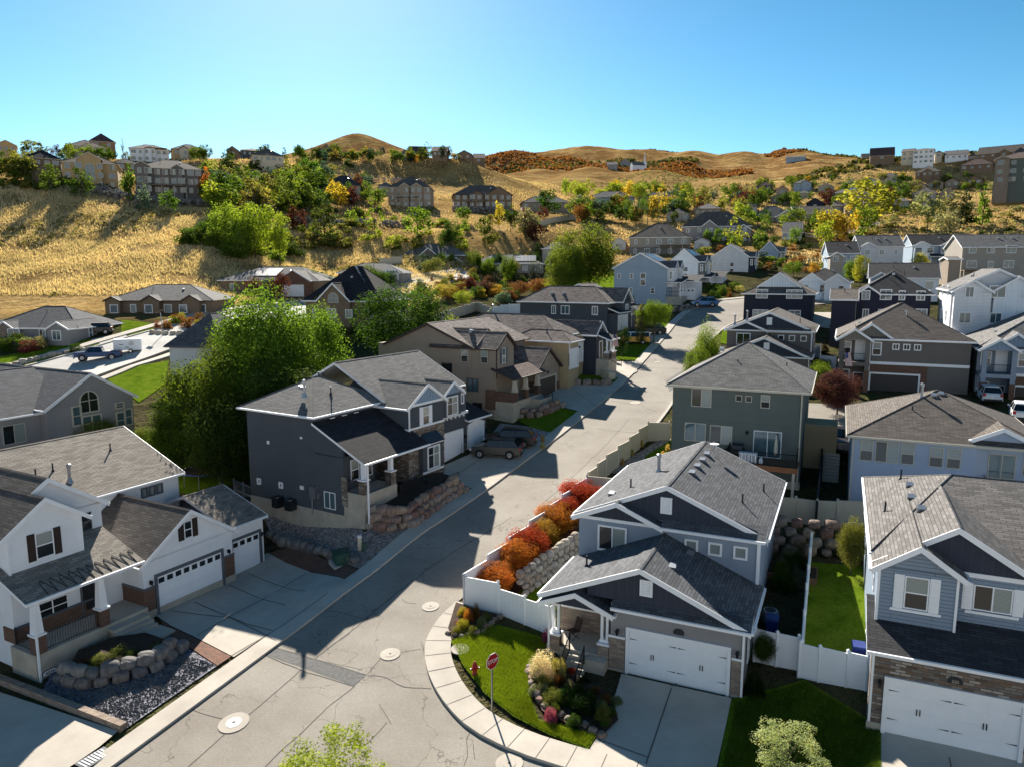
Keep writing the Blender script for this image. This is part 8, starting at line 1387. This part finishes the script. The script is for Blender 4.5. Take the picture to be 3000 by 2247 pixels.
belt('small tree between the hillside houses and the gabled row', 'trees above the gabled row', 12, 1500, 1720, 525, 548, (3, 6), GM)
belt('garden shrub on the slope above the white curving fence', 'shrubs above the curving fence', 30, 930, 1190, 612, 645, (1.2, 3), ['rust', 'maroon', 'lime', 'olive', 'gold', 'deep'], ('bush',), (1, 1.6))
belt('shrub round the cottages left of the cottonwood', 'shrubs left of the cottonwood', 16, 1000, 1180, 575, 600, (1.5, 4), GM+['gold'], ('bush', 'round'))
belt('garden bush in front of the brown ranch house', 'bushes before the brown ranch house', 12, 330, 450, 694, 712, (1, 2), ['deep', 'mid', 'rust', 'lime'], ('bush',), (1, 1.6))
belt('garden bush before the grey ranch house', 'bushes before the grey ranch house', 12, 0, 185, 745, 762, (1.2, 2.6), ['deep', 'mid', 'sage', 'plum'], ('bush',), (1, 1.5))
belt('tree behind the black roof house', 'trees behind the black roof house', 12, 620, 860, 608, 640, (3, 6), GM+['lime'])
belt('shrub between the big tree group and the black roof house', 'shrubs by the black roof house', 16, 700, 780, 690, 760, (1.5, 4), ['deep', 'dark', 'mid'], ('bush', 'round'))
belt('shrub under the big green tree group', 'shrubs under the big tree group', 18, 310, 545, 930, 985, (1, 2.5), ['deep', 'dark'], ('bush',), (1.2, 1.8))
belt('low bush in the yard beside the bottom right house', 'low bushes in the dark yards', 8, 1680, 1730, 1190, 1290, (.5, 1.3), ['deep', 'mid', 'sage'], ('bush',), (1, 1.5))
belt('low plant at the rock bank under the orange shrubs', 'low plants at the pale boulders', 14, 1110, 1250, 1180, 1290, (.3, .8), ['deep', 'olive'], ('bush',), (1.2, 1.8), slope=-.7)
belt('shrub by the white garage house on the road bend', 'shrubs at the road bend', 16, 1530, 1600, 625, 648, (.8, 2.2), ['deep', 'rust', 'straw', 'mid'], ('bush',), (1, 1.5))
belt('shrub beside the kerb of the lower right street', 'shrubs beside the side street', 8, 1750, 1800, 790, 860, (.8, 2.0), ['deep', 'mid'], ('bush',), (1, 1.4))
belt('garden shrub on the upper left slope', 'shrubs of the upper left slope', 10, 700, 930, 455, 480, (1.5, 4), ['lime', 'mid', 'fresh', 'deep'], ('bush', 'round'), (1, 1.6))
belt('bush on the shaded bank behind the gabled row', 'bushes on the shaded bank', 46, 1490, 1790, 520, 590, (1, 3), ['deep', 'dark', 'olive', 'mid', 'rust'], ('bush',), (1.2, 2), mass=True)
belt('shrub in the mulched gardens above the white fence', 'shrubs of the mulched gardens', 30, 900, 1240, 605, 650, (1, 2.4), ['deep', 'rust', 'olive', 'mid', 'maroon'], ('bush',), (1, 1.8))
belt('small tree around the white cottages', 'small trees around the cottages', 16, 900, 1240, 560, 605, (3, 6), ['deep', 'mid', 'fresh', 'olive'])
farmass()
# -- grass and scrub nobody could count
def blades(name, label, pts, hgt, wdt, col, lean=.25, cat='grass'):
    n = len(pts); x, y = pts[:, 0], pts[:, 1]; z = hgrid(x, y)
    a_ = rng.uniform(0, np.pi, n); h_ = hgt*rng.uniform(.5, 1.3, n); w_ = wdt*rng.uniform(.6, 1.3, n); dx, dy = np.cos(a_)*w_, np.sin(a_)*w_; lx, ly = rng.normal(0, lean, n)*h_, rng.normal(0, lean, n)*h_
    v = np.stack([np.stack([x-dx, y-dy, z-.05], 1), np.stack([x+dx, y+dy, z-.05], 1), np.stack([x+lx, y+ly, z+h_], 1)], 1).reshape(-1, 3)
    me = bpy.data.meshes.new(name); me.vertices.add(3*n); me.vertices.foreach_set('co', v.ravel()); me.loops.add(3*n); me.loops.foreach_set('vertex_index', np.arange(3*n, dtype=np.int32)); me.polygons.add(n); me.polygons.foreach_set('loop_start', np.arange(0, 3*n, 3, dtype=np.int32)); me.polygons.foreach_set('loop_total', np.full(n, 3, dtype=np.int32)); me.update()
    me.materials.append(MT['grass_blade']); o = link(name, me); o.color = (*col, 1); return tag(o, label, cat, kind='stuff')
def inside(poly, n, world=False):
    P = np.array([G(*p)[:2] for p in poly]) if not world else np.array(poly); lo, hi = P.min(0), P.max(0); Q = rng.uniform(lo, hi, (n*3, 2)); Q = Q[inpoly(Q[:, 0], Q[:, 1], P)]; return Q[:n]
LAWN1 = [(1040, 1350), (1185, 1388), (1150, 1432), (1138, 1500), (1163, 1560), (1285, 1595), (1268, 1618), (1190, 1590), (1110, 1548), (1047, 1497), (1003, 1440), (978, 1390)]
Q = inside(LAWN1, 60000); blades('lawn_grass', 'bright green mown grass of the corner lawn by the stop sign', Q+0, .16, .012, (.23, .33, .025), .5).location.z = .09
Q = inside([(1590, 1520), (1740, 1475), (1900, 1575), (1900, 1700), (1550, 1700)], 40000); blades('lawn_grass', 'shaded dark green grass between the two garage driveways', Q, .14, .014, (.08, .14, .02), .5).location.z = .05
# golden hill: tall dry grass
Q = rng.uniform([-190, 150], [-15, 246], (220000, 2)); cl = np.sin(Q[:, 0]*.21+2*np.sin(Q[:, 1]*.13))+np.sin(Q[:, 1]*.33+1.3*np.sin(Q[:, 0]*.17)); Q = Q[(cl+rng.normal(0, .8, len(Q)) > -.6)]
blades('dry_grass', 'tall golden dry grass covering the hill above the ranch houses', Q[:150000], .6, .10, (.66, .56, .37), .4)
Q = np.stack([rng.uniform(-160, 340, 140000), rng.uniform(200, 520, 140000)], 1); cl = np.sin(Q[:, 0]*.06+2*np.sin(Q[:, 1]*.04))+np.sin(Q[:, 1]*.1+1.3*np.sin(Q[:, 0]*.05)); Q = Q[(cl+rng.normal(0, .7, len(Q)) > 0.1)]
blades('dry_grass', 'dry golden grass scattered over the middle hillsides', Q[:70000], .7, .22, (.58, .47, .30), .4)
def scrub(name, label, cond, n, smin, smax, cols, region):
    Q = np.stack([rng.uniform(region[0], region[1], n*6), rng.uniform(region[2], region[3], n*6)], 1); Q = Q[cond(Q[:, 0], Q[:, 1])][:n]; z = hgrid(Q[:, 0], Q[:, 1]); P = []; Nn = []; S = []
    for k in range(9):
        s = rng.uniform(smin, smax, len(Q)); d = rng.normal(size=(len(Q), 3)); d[:, 2] = np.abs(d[:, 2]); d /= np.linalg.norm(d, axis=1)[:, None]; P.append(np.c_[Q, z]+d*s[:, None]*[.9, .9, .7]); Nn.append(d+rng.normal(0, .3, d.shape)); S.append(s*.55)
    P, Nn, S = map(np.concatenate, (P, Nn, S)); Nn /= np.linalg.norm(Nn, axis=1)[:, None]; me = quads_mesh(name, P, Nn, S, 'leaf', .8); o = link(name, me); o.color = (*cols, 1); return tag(o, label, 'scrub', kind='stuff')
nz_ = lambda x, y, f, p: np.sin(x*f+p+2*np.sin(y*f*.7+p))+np.sin(y*f*1.3+p*2+1.5*np.sin(x*f*.9))
scrub('oak_scrub', 'red and rust autumn oak scrub covering the far hills', lambda x, y: (nz_(x, y, .012, .4) > .5) & (x > -90), 3200, 1.5, 3.2, (.19, .085, .04), (-420, 330, 640, 1180))
scrub('oak_scrub', 'dark green oak scrub patches on the far hills', lambda x, y: (nz_(x, y, .015, 2.1) > .9) & (x > -90), 2600, 1.5, 3.2, (.075, .08, .028), (-420, 500, 480, 1150))
scrub('sagebrush', 'low grey sagebrush dotting the right hillsides', lambda x, y: nz_(x, y, .05, 1.1) > -.2, 3500, .5, 1.2, (.22, .21, .13), (60, 420, 230, 620))
scrub('sagebrush', 'low weeds and sage tufts on the golden hill', lambda x, y: nz_(x, y, .08, 3.1) > .9, 700, .4, .9, (.22, .20, .10), (-190, -15, 150, 245))
for nm, lb, poly, n, mt in (('gravel', 'loose blue grey gravel stones before the white house', [(95, 1494), (269, 1574), (462, 1438), (397, 1412), (330, 1462), (190, 1495)], 2600, 'rock_grey'), ('gravel', 'loose pinkish gravel around the charcoal house', [(548, 1075), (640, 1100), (790, 1155), (1000, 1075), (1032, 1055), (930, 1128), (775, 1228), (640, 1172), (584, 1145)], 4200, 'rock')):
    Q = inside(poly, n); v = []; f = []; bs = [(x.co.x, x.co.y, x.co.z) for x in bmesh_ico()[0]][:12]; z = hgrid(Q[:, 0], Q[:, 1])
    oc = [(1, 0, 0), (-1, 0, 0), (0, 1, 0), (0, -1, 0), (0, 0, 1), (0, 0, -1)]; of = [(0, 2, 4), (2, 1, 4), (1, 3, 4), (3, 0, 4)]
    for (x, y), zz in zip(Q, z):
        s = rng.uniform(.025, .07); k = len(v); j = rng.uniform(.7, 1.4, 3)*s; v += [(x+a*j[0], y+b_*j[1], zz+.055+c*j[2]) for a, b_, c in oc]; f += [tuple(k+i for i in t_) for t_ in of]
    me = bpy.data.meshes.new(nm); me.from_pydata(v, [], f); me.materials.append(MT[mt]); tag(link(nm, me), lb, 'gravel', kind='stuff')
print('plants', ntree[0])
